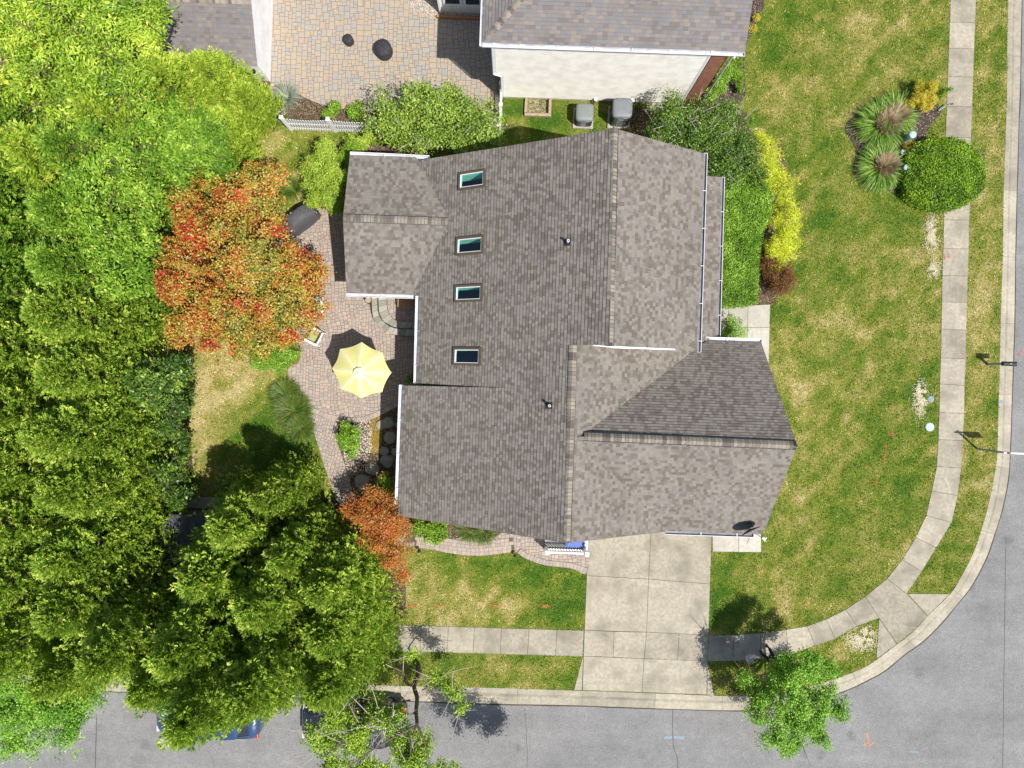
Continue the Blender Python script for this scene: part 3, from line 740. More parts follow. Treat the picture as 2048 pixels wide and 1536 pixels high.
def border(name, pts, width, step, mat_, z, seed, rows=1):
    rr = random.Random(seed); w = spline(P2(pts), 8); mb = MB()
    L = [0]
    for i in range(len(w) - 1): L.append(L[-1] + math.dist(w[i], w[i + 1]))
    def at_(s):
        s = min(max(s, 0), L[-1] - 1e-6)
        i = max(k for k in range(len(L)) if L[k] <= s)
        i = min(i, len(w) - 2)
        t = (s - L[i]) / max(1e-9, L[i + 1] - L[i]); d = ((w[i + 1][0] - w[i][0]), (w[i + 1][1] - w[i][1])); q = math.hypot(*d)
        return (w[i][0] + d[0] * t, w[i][1] + d[1] * t), (-d[1] / q, d[0] / q)
    for row in range(rows):
        s = rr.random() * step * 0.5
        while s < L[-1] - step:
            (a, na), (b, nb) = at_(s + 0.006), at_(s + step - 0.006)
            o0 = row * (width + 0.01); o1 = o0 + width
            mb.face([(a[0] + na[0] * o0, a[1] + na[1] * o0, z), (b[0] + nb[0] * o0, b[1] + nb[1] * o0, z), (b[0] + nb[0] * o1, b[1] + nb[1] * o1, z), (a[0] + na[0] * o1, a[1] + na[1] * o1, z)], r=rr.random())
            s += step
    b2 = MB()
    for i in range(len(w) - 1):
        (a, na), (b, nb) = at_(L[i] + 1e-4), at_(L[i + 1] - 1e-4); W_ = rows * (width + 0.01) + 0.008
        b2.face([(a[0] - na[0] * .008, a[1] - na[1] * .008, z - .003), (b[0] - nb[0] * .008, b[1] - nb[1] * .008, z - .003), (b[0] + nb[0] * W_, b[1] + nb[1] * W_, z - .003), (a[0] + na[0] * W_, a[1] + na[1] * W_, z - .003)])
    structure(mb.build(name, mat_)); structure(b2.build(name + '_joints', M['joint_sand']))
border('patio_edging', [(598, 806), (604, 812), (637, 830), (671, 841), (707, 845), (738, 840), (764, 829), (798, 811), (815, 797)], 0.22, 0.21, M['paver'], 0.034, 5)
border('path_edging', [(828, 1094), (865, 1099), (900, 1106), (950, 1111), (1000, 1107), (1030, 1103)], 0.16, 0.22, M['paver'], 0.038, 6, rows=4)
border('path_edging', [(1034, 1104), (1045, 1113), (1060, 1120), (1090, 1130), (1140, 1136), (1173, 1146)], 0.24, 0.165, M['paver'], 0.0385, 7)

# ---- pebbles, straw and wood chips scattered thick: nobody could count them
def scatter_chips(name, polys, n, size, mat_, seed, z=0.03, flatn=0.5):
    rr = np.random.RandomState(seed); V = []; A = []
    mb = MB()
    for poly in polys:
        w = P2(poly); xs = [p[0] for p in w]; ys = [p[1] for p in w]
        k = 0; X = rr.uniform(min(xs), max(xs), n * 2); Y = rr.uniform(min(ys), max(ys), n * 2); ok = inside(w, X, Y)
        for x, y in list(zip(X[ok], Y[ok]))[:n]:
            s = size * rr.uniform(0.5, 1.2); a = rr.uniform(0, 6.28)
            p = [(x + math.cos(a + t) * s * q, y + math.sin(a + t) * s * q, z) for t, q in ((0, 1), (1.3, .7), (2.6, .9), (3.9, .75), (5.1, .85))]
            tp = (x, y, z + s * flatn); rv = rr.rand()
            for i in range(5): mb.face([p[i], p[(i + 1) % 5], tp], r=rv)
    o = mb.build(name, mat_); o['kind'] = 'stuff'; return o
scatter_chips('pebbles', [[(692, 848), (742, 838), (744, 900), (735, 920), (715, 935), (700, 965), (692, 935), (682, 880)]], 1100, 0.032, M['pebble'], 1)
scatter_chips('pebbles', [[(520, 165), (548, 170), (560, 200), (575, 225), (555, 245), (525, 240), (505, 215)]], 700, 0.04, M['pebble'], 2)
scatter_chips('gravel', [[(820, -30), (870, -20), (873, 30), (850, 32), (820, 20), (812, 0)], [(877, 14), (968, 20), (966, 34), (884, 28)]], 600, 0.03, M['pebble'], 3)
# ------------------------------------------------------------------ roofs laid course by course
def plane_frame(pl):
    h0, gx, gy = pl
    g = math.hypot(gx, gy)
    V = Vector((gx, gy, g * g)).normalized()          # up the slope
    U = Vector((gy, -gx, 0)).normalized()             # along the eave
    O = Vector((0, 0, h0)); Nn = U.cross(V)
    if Nn.z < 0: Nn = -Nn; U = -U
    return O, U, V, Nn
def px_poly(pts, pl): return [on_plane(x, y, pl) for x, y in pts]
def shingles(mb, poly3, pl, holes=(), thick=0.028, course=None):
    course = course or COURSE
    O, U, V, Nn = plane_frame(pl)
    P = [((p - O).dot(U), (p - O).dot(V)) for p in poly3]
    v0 = min(p[1] for p in P); v1 = max(p[1] for p in P)
    k0 = math.floor((v0 + 50) / course); k1 = math.floor((v1 + 50) / course)
    hs = []
    for h in holes:
        q = [((p - O).dot(U), (p - O).dot(V)) for p in h]
        hs.append((min(a[0] for a in q), max(a[0] for a in q), min(a[1] for a in q), max(a[1] for a in q)))
    for k in range(k0, k1 + 1):
        va, vb = k * course - 50, (k + 1) * course - 50
        pieces = [clip_rect(P, -500, 500, va, vb)]
        pieces = [p for p in pieces if p]
        for (a, b, c, d) in hs:
            if vb > c and va < d:
                nxt = []
                for p in pieces: nxt += minus_rect(p, a, b, c, d)
                pieces = nxt
        for p in pieces:
            off = lambda v: thick * (1 - (v - va) / course)
            mb.face([O + U * u + V * v + Nn * off(v) for u, v in p], uv=[(u, v + 1e-4 if abs(v - va) < 1e-6 else (v - 1e-4 if abs(v - vb) < 1e-6 else v)) for u, v in p], r=0.5)
            lo = [q[0] for q in p if abs(q[1] - va) < 1e-5]
            if len(lo) >= 2:
                a, b = min(lo), max(lo)
                mb.face([O + U * a + V * va + Nn * -0.004, O + U * b + V * va + Nn * -0.004, O + U * b + V * va + Nn * thick, O + U * a + V * va + Nn * thick], uv=[(a, va - .002), (b, va - .002), (b, va + .002), (a, va + .002)], r=0.5)
def ridge_caps(mb, vent, p, q, gl, gr, half=0.15, step=0.142, lift=0.03, seed=1):
    """caps folded over the ridge p->q; gl, gr: fall per metre to either side"""
    p, q = Vector(p), Vector(q); d = (q - p); L = d.length; d.normalize()
    s = d.cross(Vector((0, 0, 1))).normalized(); rr = random.Random(seed)
    n = int(L / step)
    for i in range(n):
        a = p + d * (i * step + (0.008 if vent is not None else 0)); b = p + d * ((i + 1) * step - (0.008 if vent is not None else -0.01))
        z0, z1 = lift + 0.004, lift + 0.024
        r = rr.random()
        def row(c, z):
            out = []
            for t in (-1.0, -0.5, 0.0, 0.5, 1.0):
                fall = (gl if t < 0 else gr) * abs(t) * half
                out.append(c + s * (t * half) + Vector((0, 0, z - fall - (0.012 if abs(t) == 1 else 0) + (0.0 if t else -0.006))))
            return out
        A, B = row(a, z0), row(b, z1)
        C = row(b, z0 - 0.02)
        for k in range(4):
            mb.face([A[k], A[k + 1], B[k + 1], B[k]], r=r); mb.face([B[k], B[k + 1], C[k + 1], C[k]], r=r)
    if vent is not None:
        for t, g in ((-1, gl), (1, gr)):
            w = half + 0.03  # dark vent reaches past the caps, painting its shadow line
            a0 = p + s * (t * w) + Vector((0, 0, lift - g * w - 0.004)); a1 = q + s * (t * w) + Vector((0, 0, lift - g * w - 0.004))
            b0, b1 = a0 - Vector((0, 0, lift + 0.03)), a1 - Vector((0, 0, lift + 0.03))
            c0 = p + Vector((0, 0, lift - 0.006)); c1 = q + Vector((0, 0, lift - 0.006))
            vent.face([b0, b1, a1, a0]); vent.face([a0, a1, c1, c0])
def gutter(parent, p, q, out, inner='gutter_in', w=0.13, name='gutter'):
    """open channel hung under the eave edge p->q; out: unit vector away from the house"""
    p, q, out = Vector(p), Vector(q), Vector(out)
    prof = [(0.0, 0.0), (0.0, -0.02), (0.02, -0.11), (w - 0.02, -0.11), (w, -0.01), (w + 0.022, -0.005), (w + 0.022, -0.025), (w + 0.004, -0.03), (w - 0.012, -0.125), (-0.01, -0.125), (-0.01, 0.0)]
    m = MB(); n = len(prof)
    A = [p + out * a + Vector((0, 0, b + 0.0)) for a, b in prof]; B = [q + out * a + Vector((0, 0, b + 0.0)) for a, b in prof]
    for i in range(n):
        j = (i + 1) % n
        m.face([A[i], A[j], B[j], B[i]], mi=1 if i in (1, 2, 3) else 0)
    d = (q - p).normalized()
    for c in (p, q):   # end caps
        m.bar(c + out * (w / 2) + Vector((0, 0, -0.01)), c + out * (w / 2) + Vector((0, 0, -0.12)), 0.012, w + 0.03, up=out)
    L = (q - p).length
    k = 1
    while k * 1.5 < L - 0.2:     # hanger straps
        c = p + d * (k * 1.5)
        m.bar(c, c + out * (w + 0.02), 0.022, 0.008); k += 1
    return m.build(name, [M['gutter'], M[inner]], parent)
def edge_board(m, p, q, drop=0.16, t=0.025, side=1):
    p, q = Vector(p), Vector(q); d = (q - p).normalized(); s = d.cross(Vector((0, 0, 1))).normalized() * side
    z = Vector((0, 0, -drop / 2 - 0.006))
    m.bar(p + z + s * t / 2, q + z + s * t / 2, t, drop)
def wall_quads(m, pts, z0=-0.1):
    """pts: closed list of (x,y,ztop)"""
    n = len(pts); s = 0
    for i in range(n):
        a, b = pts[i], pts[(i + 1) % n]; L = math.dist(a[:2], b[:2])
        m.face([(a[0], a[1], z0), (b[0], b[1], z0), (b[0], b[1], b[2]), (a[0], a[1], a[2])], uv=[(s, z0), (s + L, z0), (s + L, b[2]), (s, a[2])]); s += L

PA_L = (5.781, 0.625, 0); PA_R = (9.961, -0.608, 0); PB_L = (5.775, 0.565, 0); PB_R = (8.636, -0.65, 0)
PC_T = (5.177, 0, -0.90); PC_B = (8.29, 0, 0.68); PD_T = (6.376, 0, -0.352); PD_B = (1.75, 0, 0.333); PE = (6.48, -0.40, 0)
house = thing('house', 'large house in the middle under a brown shingle roof of crossing gables with four skylights', 'house', (0, 0, 0))

# skylights: place of each on the left slope (survey pixels of the glass frame corners)
SKY = [[(919, 346), (972, 339), (973, 374), (919, 382)], [(914, 476), (969, 470), (969, 507), (914, 512)], [(911, 572), (967, 567), (967, 602), (911, 606)], [(908, 695), (964, 695), (963, 731), (908, 731)]]
O_, U_, V_, N_ = plane_frame(PA_L)
def sky_rect(c):
    q = [((on_plane(x, y, PA_L) - O_).dot(U_), (on_plane(x, y, PA_L) - O_).dot(V_)) for x, y in c]
    us = sorted(a for a, b in q); vs = sorted(b for a, b in q)
    return (us[0] + us[1]) / 2, (us[2] + us[3]) / 2, (vs[0] + vs[1]) / 2, (vs[2] + vs[3]) / 2
sky_r = [sky_rect(c) for c in SKY]
def sp(u, v, n=0.0): return O_ + U_ * u + V_ * v + N_ * n
holes = [[sp(a + .05, c + .05), sp(b - .05, d - .05)] for a, b, c, d in sky_r]

AL = [(1228, 258), (1219, 690), (1146, 690), (1133, 1085), (1008, 1065), (1019, 779), (834, 767), (838, 590.5), (818, 590), (824, 323)]
m = MB(); shingles(m, px_poly(AL, PA_L), PA_L, holes)
roofA = m.build('roof', M['shingle'], house)
m = MB(); shingles(m, px_poly([(1019, 776), (1008, 1064.5), (797, 1031), (805, 771)], PB_L), PB_L); roofB = m.build('roof', M['shingle'], house)
m = MB(); shingles(m, px_poly([(1228, 258), (1408, 308), (1395, 702), (1350, 698), (1219, 692)], PA_R), PA_R); roofAR = m.build('roof', M['shingle'], house)
def lift(P, pl): return [Vector((x, y, pl[0] + pl[1] * x + pl[2] * y)) for x, y in P]
def above(P, a, b):       # the part of P where plane a is not below plane b
    return clip_half(P, b[1] - a[1], b[2] - a[2], a[0] - b[0])
BRp = [(v.x, v.y) for v in px_poly([(1146, 690), (1133, 1085), (1345, 1060), (1440, 1050), (1440, 688), (1340, 686)], PB_R)]
YR = -1.97
m = MB()
for P in (above(clip_half(BRp, 0, -1, -YR), PB_R, PC_T), above(clip_half(BRp, 0, 1, YR), PB_R, PC_B)): shingles(m, lift(P, PB_R), PB_R)
roofBR = m.build('roof', M['shingle'], house)
m = MB(); shingles(m, lift(above([(v.x, v.y) for v in px_poly([(1100, 870.5), (1594, 891.5), (1522, 685), (1412, 681), (1340, 678), (1100, 676)], PC_T)], PC_T, PB_R), PC_T), PC_T); roofCT = m.build('roof', M['shingle'], house)
m = MB(); shingles(m, lift(above([(v.x, v.y) for v in px_poly([(1100, 870.5), (1594, 891.5), (1526, 1068), (1100, 1053)], PC_B)], PC_B, PB_R), PC_B), PC_B); roofCB = m.build('roof', M['shingle'], house)
def xy_of(P): return [(v.x, v.y) for v in P]
def lift(P, pl): return [Vector((x, y, pl[0] + pl[1] * x + pl[2] * y)) for x, y in P]
def above(P, a, b):       # the part of P where plane a is not below plane b
    return clip_half(P, b[1] - a[1], b[2] - a[2], a[0] - b[0])
m = MB(); shingles(m, lift(above(xy_of(px_poly([(686, 435), (980, 445), (980, 319), (700, 310)], PD_T)), PD_T, PA_L), PD_T), PD_T); roofDT = m.build('roof', M['shingle'], house)
m = MB(); shingles(m, lift(above(xy_of(px_poly([(686, 435), (693, 586), (960, 594), (980, 445)], PD_B)), PD_B, PA_L), PD_B), PD_B); roofDB = m.build('roof', M['shingle'], house)
m = MB(); shingles(m, px_poly([(1390, 351), (1443, 355), (1434, 686), (1380, 684)], PE), PE); roofE = m.build('roof', M['shingle'], house)

# ridges
def ridge(parent, pa, pb, pl, gl, gr, seed, vent=True, half=0.15, n='ridge_cap', mat_='cap'):
    m = MB(); v = MB() if vent else None
    ridge_caps(m, v, on_plane(*pa, pl), on_plane(*pb, pl), gl, gr, half=half, seed=seed)
    o = m.build(n, M[mat_], parent)
    if vent: v.build('ridge_vent_shade', M['dark_metal'], o)
    return o
ridge(house, (1228, 258), (1219, 692), PA_R, .608, .625, 1)
ridge(house, (1146, 690), (1133, 1085), PB_R, .65, .625, 2)
ridge(house, (1168, 873), (1594, 891), PC_B, .9, .68, 3)
ridge(house, (687, 435), (914, 443), PD_B, .352, .333, 4)

# edges, gutters
M_FASCIA = plain('brown_fascia', (0.16, 0.13, 0.11), 0.7)
def ledge(pl, a, b): return on_plane(*a, pl), on_plane(*b, pl)
t = MB()
for pl, a, b, s in ((PA_R, (1228, 258), (1408, 308), -1), (PA_L, (1228, 258), (848, 323), 1), (PD_T, (686, 435), (700, 310), 1), (PD_B, (686, 435), (693, 586), -1),
                    (PB_L, (805, 771), (1019, 776), 1), (PB_R, (1133, 1085), (1331, 1062), 1), (PA_L, (1133, 1085), (1008, 1065), -1), (PB_L, (1008, 1064.5), (797, 1031), -1),
                    (PC_T, (1594, 891.5), (1522, 685), -1), (PC_B, (1594, 891.5), (1526, 1068), 1), (PE, (1390, 351), (1443, 355), -1)):
    t = MB(); p, q = ledge(pl, a, b); edge_board(t, p, q, side=s); t.build('fascia', M_FASCIA, house)
t = MB()
p, q = ledge(PA_R, (1222, 692), (1350, 698)); t.bar(p + Vector((0, -.035, -.01)), q + Vector((0, -.005, -.01)), 0.075, 0.03)
p, q = ledge(PA_L, (1186, 690.5), (1222, 692)); t.bar(p + Vector((0, .0, -.01)), q + Vector((0, -.035, -.01)), 0.05, 0.03)
t.build('rake_board', M['white'], house)
for pl, a, b, o in ((PA_R, (1408, 306), (1395, 704), (1, 0, 0)), (PE, (1443, 354), (1434, 686), (1, 0, 0)), (PC_T, (1524, 684.5), (1412, 680.5), (0, 1, 0)), (PC_B, (1330, 1062), (1508, 1068), (0, -1, 0)),
                    (PA_L, (838, 592), (834, 766), (-1, 0, 0)), (PB_L, (805, 770), (796.5, 1008), (-1, 0, 0)), (PD_B, (693, 586), (838, 591), (0, -1, 0)), (PD_T, (700, 310), (858, 317.5), (0, 1, 0))):
    p, q = ledge(pl, a, b); gutter(house, p, q, o, 'gutter_in_dark' if pl in (PA_R, PE, PC_B) else 'gutter_in')
# walls under the roofs
def hz(pl, x, y, d=0.08): return pl[0] + pl[1] * x + pl[2] * y - d
w = MB()
wall_quads(w, [(-3.85, 1.75, hz(PA_L, -3.85, 0)), (-3.85, 9.05, hz(PA_L, -3.85, 0)), (3.39, 9.05, 7.8), (7.0, 9.05, hz(PA_R, 7.0, 0)), (7.0, 1.75, hz(PA_R, 7.0, 0)), (3.39, 1.75, 7.8)])
wall_quads(w, [(-4.45, -5.45, hz(PB_L, -4.45, 0)), (-4.45, -0.45, hz(PB_L, -4.45, 0)), (-.1, -0.45, hz(PB_L, -.1, 0)), (-.1, 1.2, hz(PA_L, -.1, 0)), (2.24, 1.2, 7.0), (6.9, 1.2, hz(PB_R, 6.9, 0)), (6.9, -5.0, hz(PB_R, 6.9, 0)), (2.24, -5.0, 7.0), (-.1, -5.45, hz(PB_L, -.1, 0))])
wall_quads(w, [(3.2, 1.95, hz(PC_T, 0, 1.95)), (10.5, 1.95, hz(PC_T, 0, 1.95)), (10.5, -1.97, 6.85), (10.5, -5.7, hz(PC_B, 0, -5.7)), (3.2, -5.7, hz(PC_B, 0, -5.7)), (3.2, -1.97, 6.0)])
wall_quads(w, [(-7.1, 3.95, hz(PD_B, 0, 3.95)), (-7.1, 6.75, 3.9), (-7.1, 9.35, hz(PD_T, 0, 9.35)), (-3.7, 9.35, hz(PD_T, 0, 9.35)), (-3.7, 6.75, 3.9), (-3.7, 3.95, hz(PD_B, 0, 3.95))])
w.build('wall', M['wall'], house)
# garage doors under the front gable, a back door and windows on the garden side
d = MB()
for x0 in (3.75, 6.9):
    for k in range(4): d.box((x0 + 1.3, -5.74, 0.28 + k * 0.53), (2.6, 0.05, 0.50))
d.build('garage_door', M['white'], house)
for x0 in (3.55, 6.7):
    pass
wn = MB(); wg = MB()
for (x, y, z, lx, ly, lz) in ((-7.13, 6.75, 1.9, .06, 1.5, 1.2), (-3.88, 2.9, 1.5, .06, 1.0, 1.3), (-4.48, -3.0, 1.6, .06, 1.3, 1.2), (10.53, -2.0, 1.8, .06, 1.6, 1.3)):
    fr = MB(); s = 1 if x > 0 else -1
    for dy in (-1, 1): fr.box((x, y + dy * ly / 2, z), (lx, 0.07, lz + .07))
    for dz in (-1, 1): fr.box((x, y, z + dz * lz / 2), (lx, ly - .07, 0.07))
    fr.box((x, y, z), (lx, 0.04, lz - .07))
    fo_ = fr.build('window', M['white'], house)
    pn = MB(); pn.box((x - s * 0.012, y, z), (0.02, ly - .07, lz - .07)); pn.build('pane', M['glass'], fo_)
# skylights
for (a, b, c, d_) in sky_r:
    f = MB()
    def sbox(mb, a, b, c, d, n0, n1):
        P = [sp(u, v, n) for u in (a, b) for v in (c, d) for n in (n0, n1)]
        for q in ((0, 1, 3, 2), (4, 6, 7, 5), (0, 4, 5, 1), (2, 3, 7, 6), (0, 2, 6, 4), (1, 5, 7, 3)): mb.face([P[k] for k in q])
    e = 0.095
    sbox(f, a, b, c, c + e, -.03, .10); sbox(f, a, b, d_ - e, d_, -.03, .10); sbox(f, a, a + e, c + e, d_ - e, -.03, .10); sbox(f, b - e, b, c + e, d_ - e, -.03, .10)
    fo_ = f.build('skylight', M['bronze'], house)
    f = MB(); g = 0.028
    a2, b2, c2, d2 = a + e, b - e, c + e, d_ - e
    sbox(f, a2, b2, c2, c2 + g, .0, .085); sbox(f, a2, b2, d2 - g, d2, .0, .085); sbox(f, a2, a2 + g, c2 + g, d2 - g, .0, .085); sbox(f, b2 - g, b2, c2 + g, d2 - g, .0, .085)
    f.build('sash', M['white'], fo_)
    f = MB(); f.face([sp(a2 + g, c2 + g, .07), sp(b2 - g, c2 + g, .07), sp(b2 - g, d2 - g, .07), sp(a2 + g, d2 - g, .07)]); f.build('pane', M['skyglass'], fo_)
    f = MB()                                   # the light well, open to the room below
    q = [sp(a2, c2, .06), sp(b2, c2, .06), sp(b2, d2, .06), sp(a2, d2, .06)]
    lo = [Vector((p.x, p.y, p.z - 1.0)) for p in q]
    for i in range(4): f.face([q[i], q[(i + 1) % 4], lo[(i + 1) % 4], lo[i]])
    f.build('light_well', M['shaft'], fo_)
    f = MB(); z = min(p.z for p in lo) - 1.4; cx = sum(p.x for p in q) / 4; cy = sum(p.y for p in q) / 4
    f.box((cx, cy, z), (2.6, 2.6, 0.05))
    f.build('room_floor', M['dark_room'], fo_)
# vent pipes
for (x, y) in ((1137, 484), (1100, 810)):
    p = on_plane(x - 2, y + 1, PA_L)
    f = MB(); f.box(p + Vector((0, 0, .02)), (0.30, 0.26, 0.03), tilt=Matrix.Rotation(-math.atan(.625), 3, 'Y')); f.lathe(p, [(0.10, 0.0), (0.085, 0.12), (0.06, 0.2)], 12)
    b = f.build('vent_boot', M['dark_metal'], house)
    f = MB(); f.lathe(p, [(0.05, 0.05), (0.05, 0.40), (0.036, 0.40), (0.036, 0.25), (0.0, 0.25)], 14); f.build('pipe', M['white'], b)
# porch by the garage: boards, posts, rails
f = MB()
pc = [g2(1086, 1078, .2), g2(1174, 1080, .2), g2(1174, 1101, .2), g2(1091, 1100, .2)]
x0, x1, y0, y1 = pc[3][0] - .05, pc[1][0], pc[3][1], -4.95
k = 0
while y0 + (k + 1) * 0.14 < y1:
    f.box(((x0 + x1) / 2, y0 + .07 + k * .14, 0.16), (x1 - x0, 0.13, 0.12)); k += 1
f.build('porch_floor', M['deck'], house)
zt = 2.6
for (x, y) in ((x0 + .08, y0 + .08), (x1 - .08, y0 + .08)):
    f = MB(); f.box((x, y, 0.22 + .43), (0.16, 0.16, 0.86)); f.lathe((x, y, 1.08), [(0.13, 0), (0.14, .03), (0.0, .12)], 4, rz=math.pi / 4); f.build('post', M['white'], house)
f = MB()
for z in (0.32, 0.98): f.box(((x0 + x1) / 2, y0 + .08, z), (x1 - x0 - .35, 0.07, 0.06))
n_ = int((x1 - x0 - .4) / .13)
for i in range(n_): f.box((x0 + .25 + i * .13, y0 + .08, 0.65), (0.035, 0.035, 0.60))
for z in (0.32, 0.98): f.box((x1 - .08, (y0 + y1) / 2 + .1, z), (0.07, y1 - y0 - .3, 0.06))
for i in range(4): f.box((x1 - .08, y0 + .28 + i * .13, 0.65), (0.035, 0.035, 0.60))
f.build('railing', M['white'], house)
# blue bench on the porch
bc = G(1149, 1087, .6)
t = thing('bench', 'small bright blue bench on the porch beside the driveway', 'bench', (bc.x, bc.y, 0.22))
f = MB(); f.box((bc.x, bc.y, .62), (0.85, 0.34, 0.06)); f.box((bc.x, bc.y + .02, .67), (.7, .28, .05)); f.build('seat', M['blue'], t, bevel=0.012)
f = MB(); f.box((bc.x, bc.y + .2, .85), (0.85, 0.05, 0.42)); f.build('backrest', M['blue'], t, bevel=0.01)
for sx in (-1, 1):
    for sy in (-1, 1):
        f = MB(); f.box((bc.x + sx * .38, bc.y + sy * .14, .405), (.05, .05, .37)); f.build('leg', M['blue'], t)

# satellite dish at the corner of the garage roof
dc = on_plane(1493, 1055, PC_B) + Vector((0, 0, .45))
t = thing('satellite_dish', 'dark oval satellite dish on a mast at the garage roof corner', 'satellite dish', tuple(on_plane(1500, 1062, PC_B)))
ax = Vector((0.45, -0.86, 0.33)).normalized(); s1 = Vector((0.90, 0.36, 0)).normalized(); s1 = (s1 - ax * s1.dot(ax)).normalized(); s2 = ax.cross(s1)
f = MB(); rings = []
for k in range(6):
    rr_ = k / 5; rings.append([dc + (s1 * math.cos(a) * 0.42 + s2 * math.sin(a) * 0.36) * rr_ + ax * (0.07 * rr_ * rr_) for a in [2 * math.pi * i / 28 for i in range(28)]])
for k in range(5):
    for i in range(28): f.face([rings[k][i], rings[k][(i + 1) % 28], rings[k + 1][(i + 1) % 28], rings[k + 1][i]])
o = f.build('reflector', M['iron'], t, merge=True)
sm = o.modifiers.new('solid', 'SOLIDIFY'); sm.thickness = 0.015
f = MB(); root = on_plane(1504, 1064, PC_B)
f.tube([root - Vector((0, 0, .1)), root + Vector((0, 0, .25)), dc - ax * .04], 0.025); f.build('mast', M['steel'], t)
f = MB(); tip = G(1527, 1077, 4.1); f.tube([dc - s2 * .28 * (1 if s2.z > 0 else -1) + ax * .05, G(1512, 1068, 3.95), tip], 0.018)
f.tube([G(1513, 1052, 4.3), G(1502, 1068, 4.0), G(1494, 1087, 3.7)], 0.014); f.build('feed_arm', M['steel'], t)
f = MB(); f.box(tip, (.12, .09, .09), rz=-.6); f.box(tip + Vector((.07, -.03, 0)), (.03, .17, .05), rz=-.5); f.build('receiver', M['white'], t)

# ------------------------------------------------------------------ the neighbour's house
nb = thing('house', 'pale sided house along the top edge under a grey shingle roof with one brick corner', 'house', tuple(G(1150, 100, 0)))
EH = 5.45
E0, E1 = G(965, 87, EH), G(1490, 102, EH)
YE = (E0.y + E1.y) / 2
PN = (EH + 0.45 * (-YE), 0, 0.45); PN = (EH - 0.45 * YE, 0, 0.45)
XL = E0.x
PNL = (EH - 0.45 * XL, 0.45, 0)
c0 = Vector((XL, YE, EH)); top = 24.0
hip_t = top - YE
mR = MB(); xr = E1.x
shingles(mR, [Vector((XL, YE, EH)), Vector((xr, YE, EH)), Vector((xr, top, PN[0] + .45 * top)), Vector((XL + hip_t, top, PN[0] + .45 * top))], PN)
mR.build('roof', M['shingle_grey'], nb)
mR = MB(); shingles(mR, [Vector((XL, YE, EH)), Vector((XL + hip_t, top, EH + .45 * hip_t)), Vector((XL, top, EH))], PNL); mR.build('roof', M['shingle_grey'], nb)
m = MB(); ridge_caps(m, None, c0 + Vector((.12, .12, .05)), c0 + Vector((5, 5, 2.25)), .3, .3, half=.15, seed=9, step=.19, lift=.02); m.build('ridge_cap', M['cap'], nb)
gutter(nb, (XL, YE, EH), (xr, YE, EH), (0, -1, 0), w=.15); gutter(nb, (XL, YE - .12, EH), (XL, top, EH), (-1, 0, 0), w=.10)
bl = G(1005, 197, 0); br_ = G(1362, 206, 0); YW = (bl.y + br_.y) / 2
xo = G(990, 132, 2.6).x
w = MB()
wall_quads(w, [(bl.x, YW, 2.85), (bl.x, YW + 8, 2.85), (br_.x, YW + 8, 2.85), (br_.x, YW, 2.85)], 0.25)
def wf(m, x0, x1, y, z0, z1): m.face([(x0, y, z0), (x1, y, z0), (x1, y, z1), (x0, y, z1)], uv=[(x0, z0), (x1, z0), (x1, z1), (x0, z1)])
wall_quads(w, [(xo, YW - .012, EH - .05), (xo, YW + 8, EH - .05), (br_.x, YW + 8, EH - .05), (br_.x, YW - .012, EH - .05)], 2.6)
z = .25
while z < EH - .2:        # lapped boards
    xa_ = (bl.x if z < 2.6 else xo) + .09
    w.face([(xa_, YW - .055, z), (br_.x - .08, YW - .055, z), (br_.x - .08, YW - .018, z + .17), (xa_, YW - .018, z + .17)], uv=[(0, z)] * 4)
    w.face([(xa_, YW - .018, z), (br_.x - .08, YW - .018, z), (br_.x - .08, YW - .055, z), (xa_, YW - .055, z)], uv=[(0, z)] * 4); z += .17
w.build('wall', M['siding'], nb)
w = MB(); w.face([(xo, YW - .012, 2.6), (br_.x, YW - .012, 2.6), (br_.x, YW + 8, 2.6), (xo, YW + 8, 2.6)])
for (x, z0, z1) in ((xo + .04, 2.6, EH), (bl.x + .04, .25, 2.6), (br_.x - .03, .25, EH)): w.box((x, YW - .03, (z0 + z1) / 2), (.10, .05, z1 - z0))
w.build('corner_trim', M['white'], nb)
w = MB(); wf(w, bl.x, br_.x, YW - .02, -.1, .25); w.face([(bl.x, YW - .02, .25), (br_.x, YW - .02, .25), (br_.x, YW + .3, .25), (bl.x, YW + .3, .25)]); w.build('foundation', plain('foundation', (.50, .46, .34), .9, .15, 4), nb)
xb = G(1391, 206, 0).x
w = MB(); wf(w, br_.x + .08, xb, YW - .02, -.1, EH - .1); w.face([(xb, YW - .02, -.1), (xb, YW + 8, -.1), (xb, YW + 8, EH), (xb, YW - .02, EH)], uv=[(0, -.1), (8, -.1), (8, EH), (0, EH)]); w.build('brick_wall', M['brick'], nb)
w = MB(); w.box((br_.x + .05, YW + .02, EH / 2), (.05, .05, EH)); w.box((xb + .06, YW + .1, EH / 2), (.06, .05, EH)); w.build('dark_trim', M['dark_metal'], nb)
w = MB(); w.tube([(xb + .2, YW - .02, 0.05), (xb + .2, YW - .02, EH - .3), (xb + .2, YW - .2, EH - .1)], 0.05, 4); w.build('downspout', M['gutter'], nb)
w = MB(); w.tube([(bl.x - .03, YW - .08, 0.1), (bl.x - .03, YW - .08, 2.55), (xo - .05, YW - .08, 2.75), (xo - .05, YW - .08, EH - .1)], 0.04, 4); w.build('downspout', M['gutter'], nb)
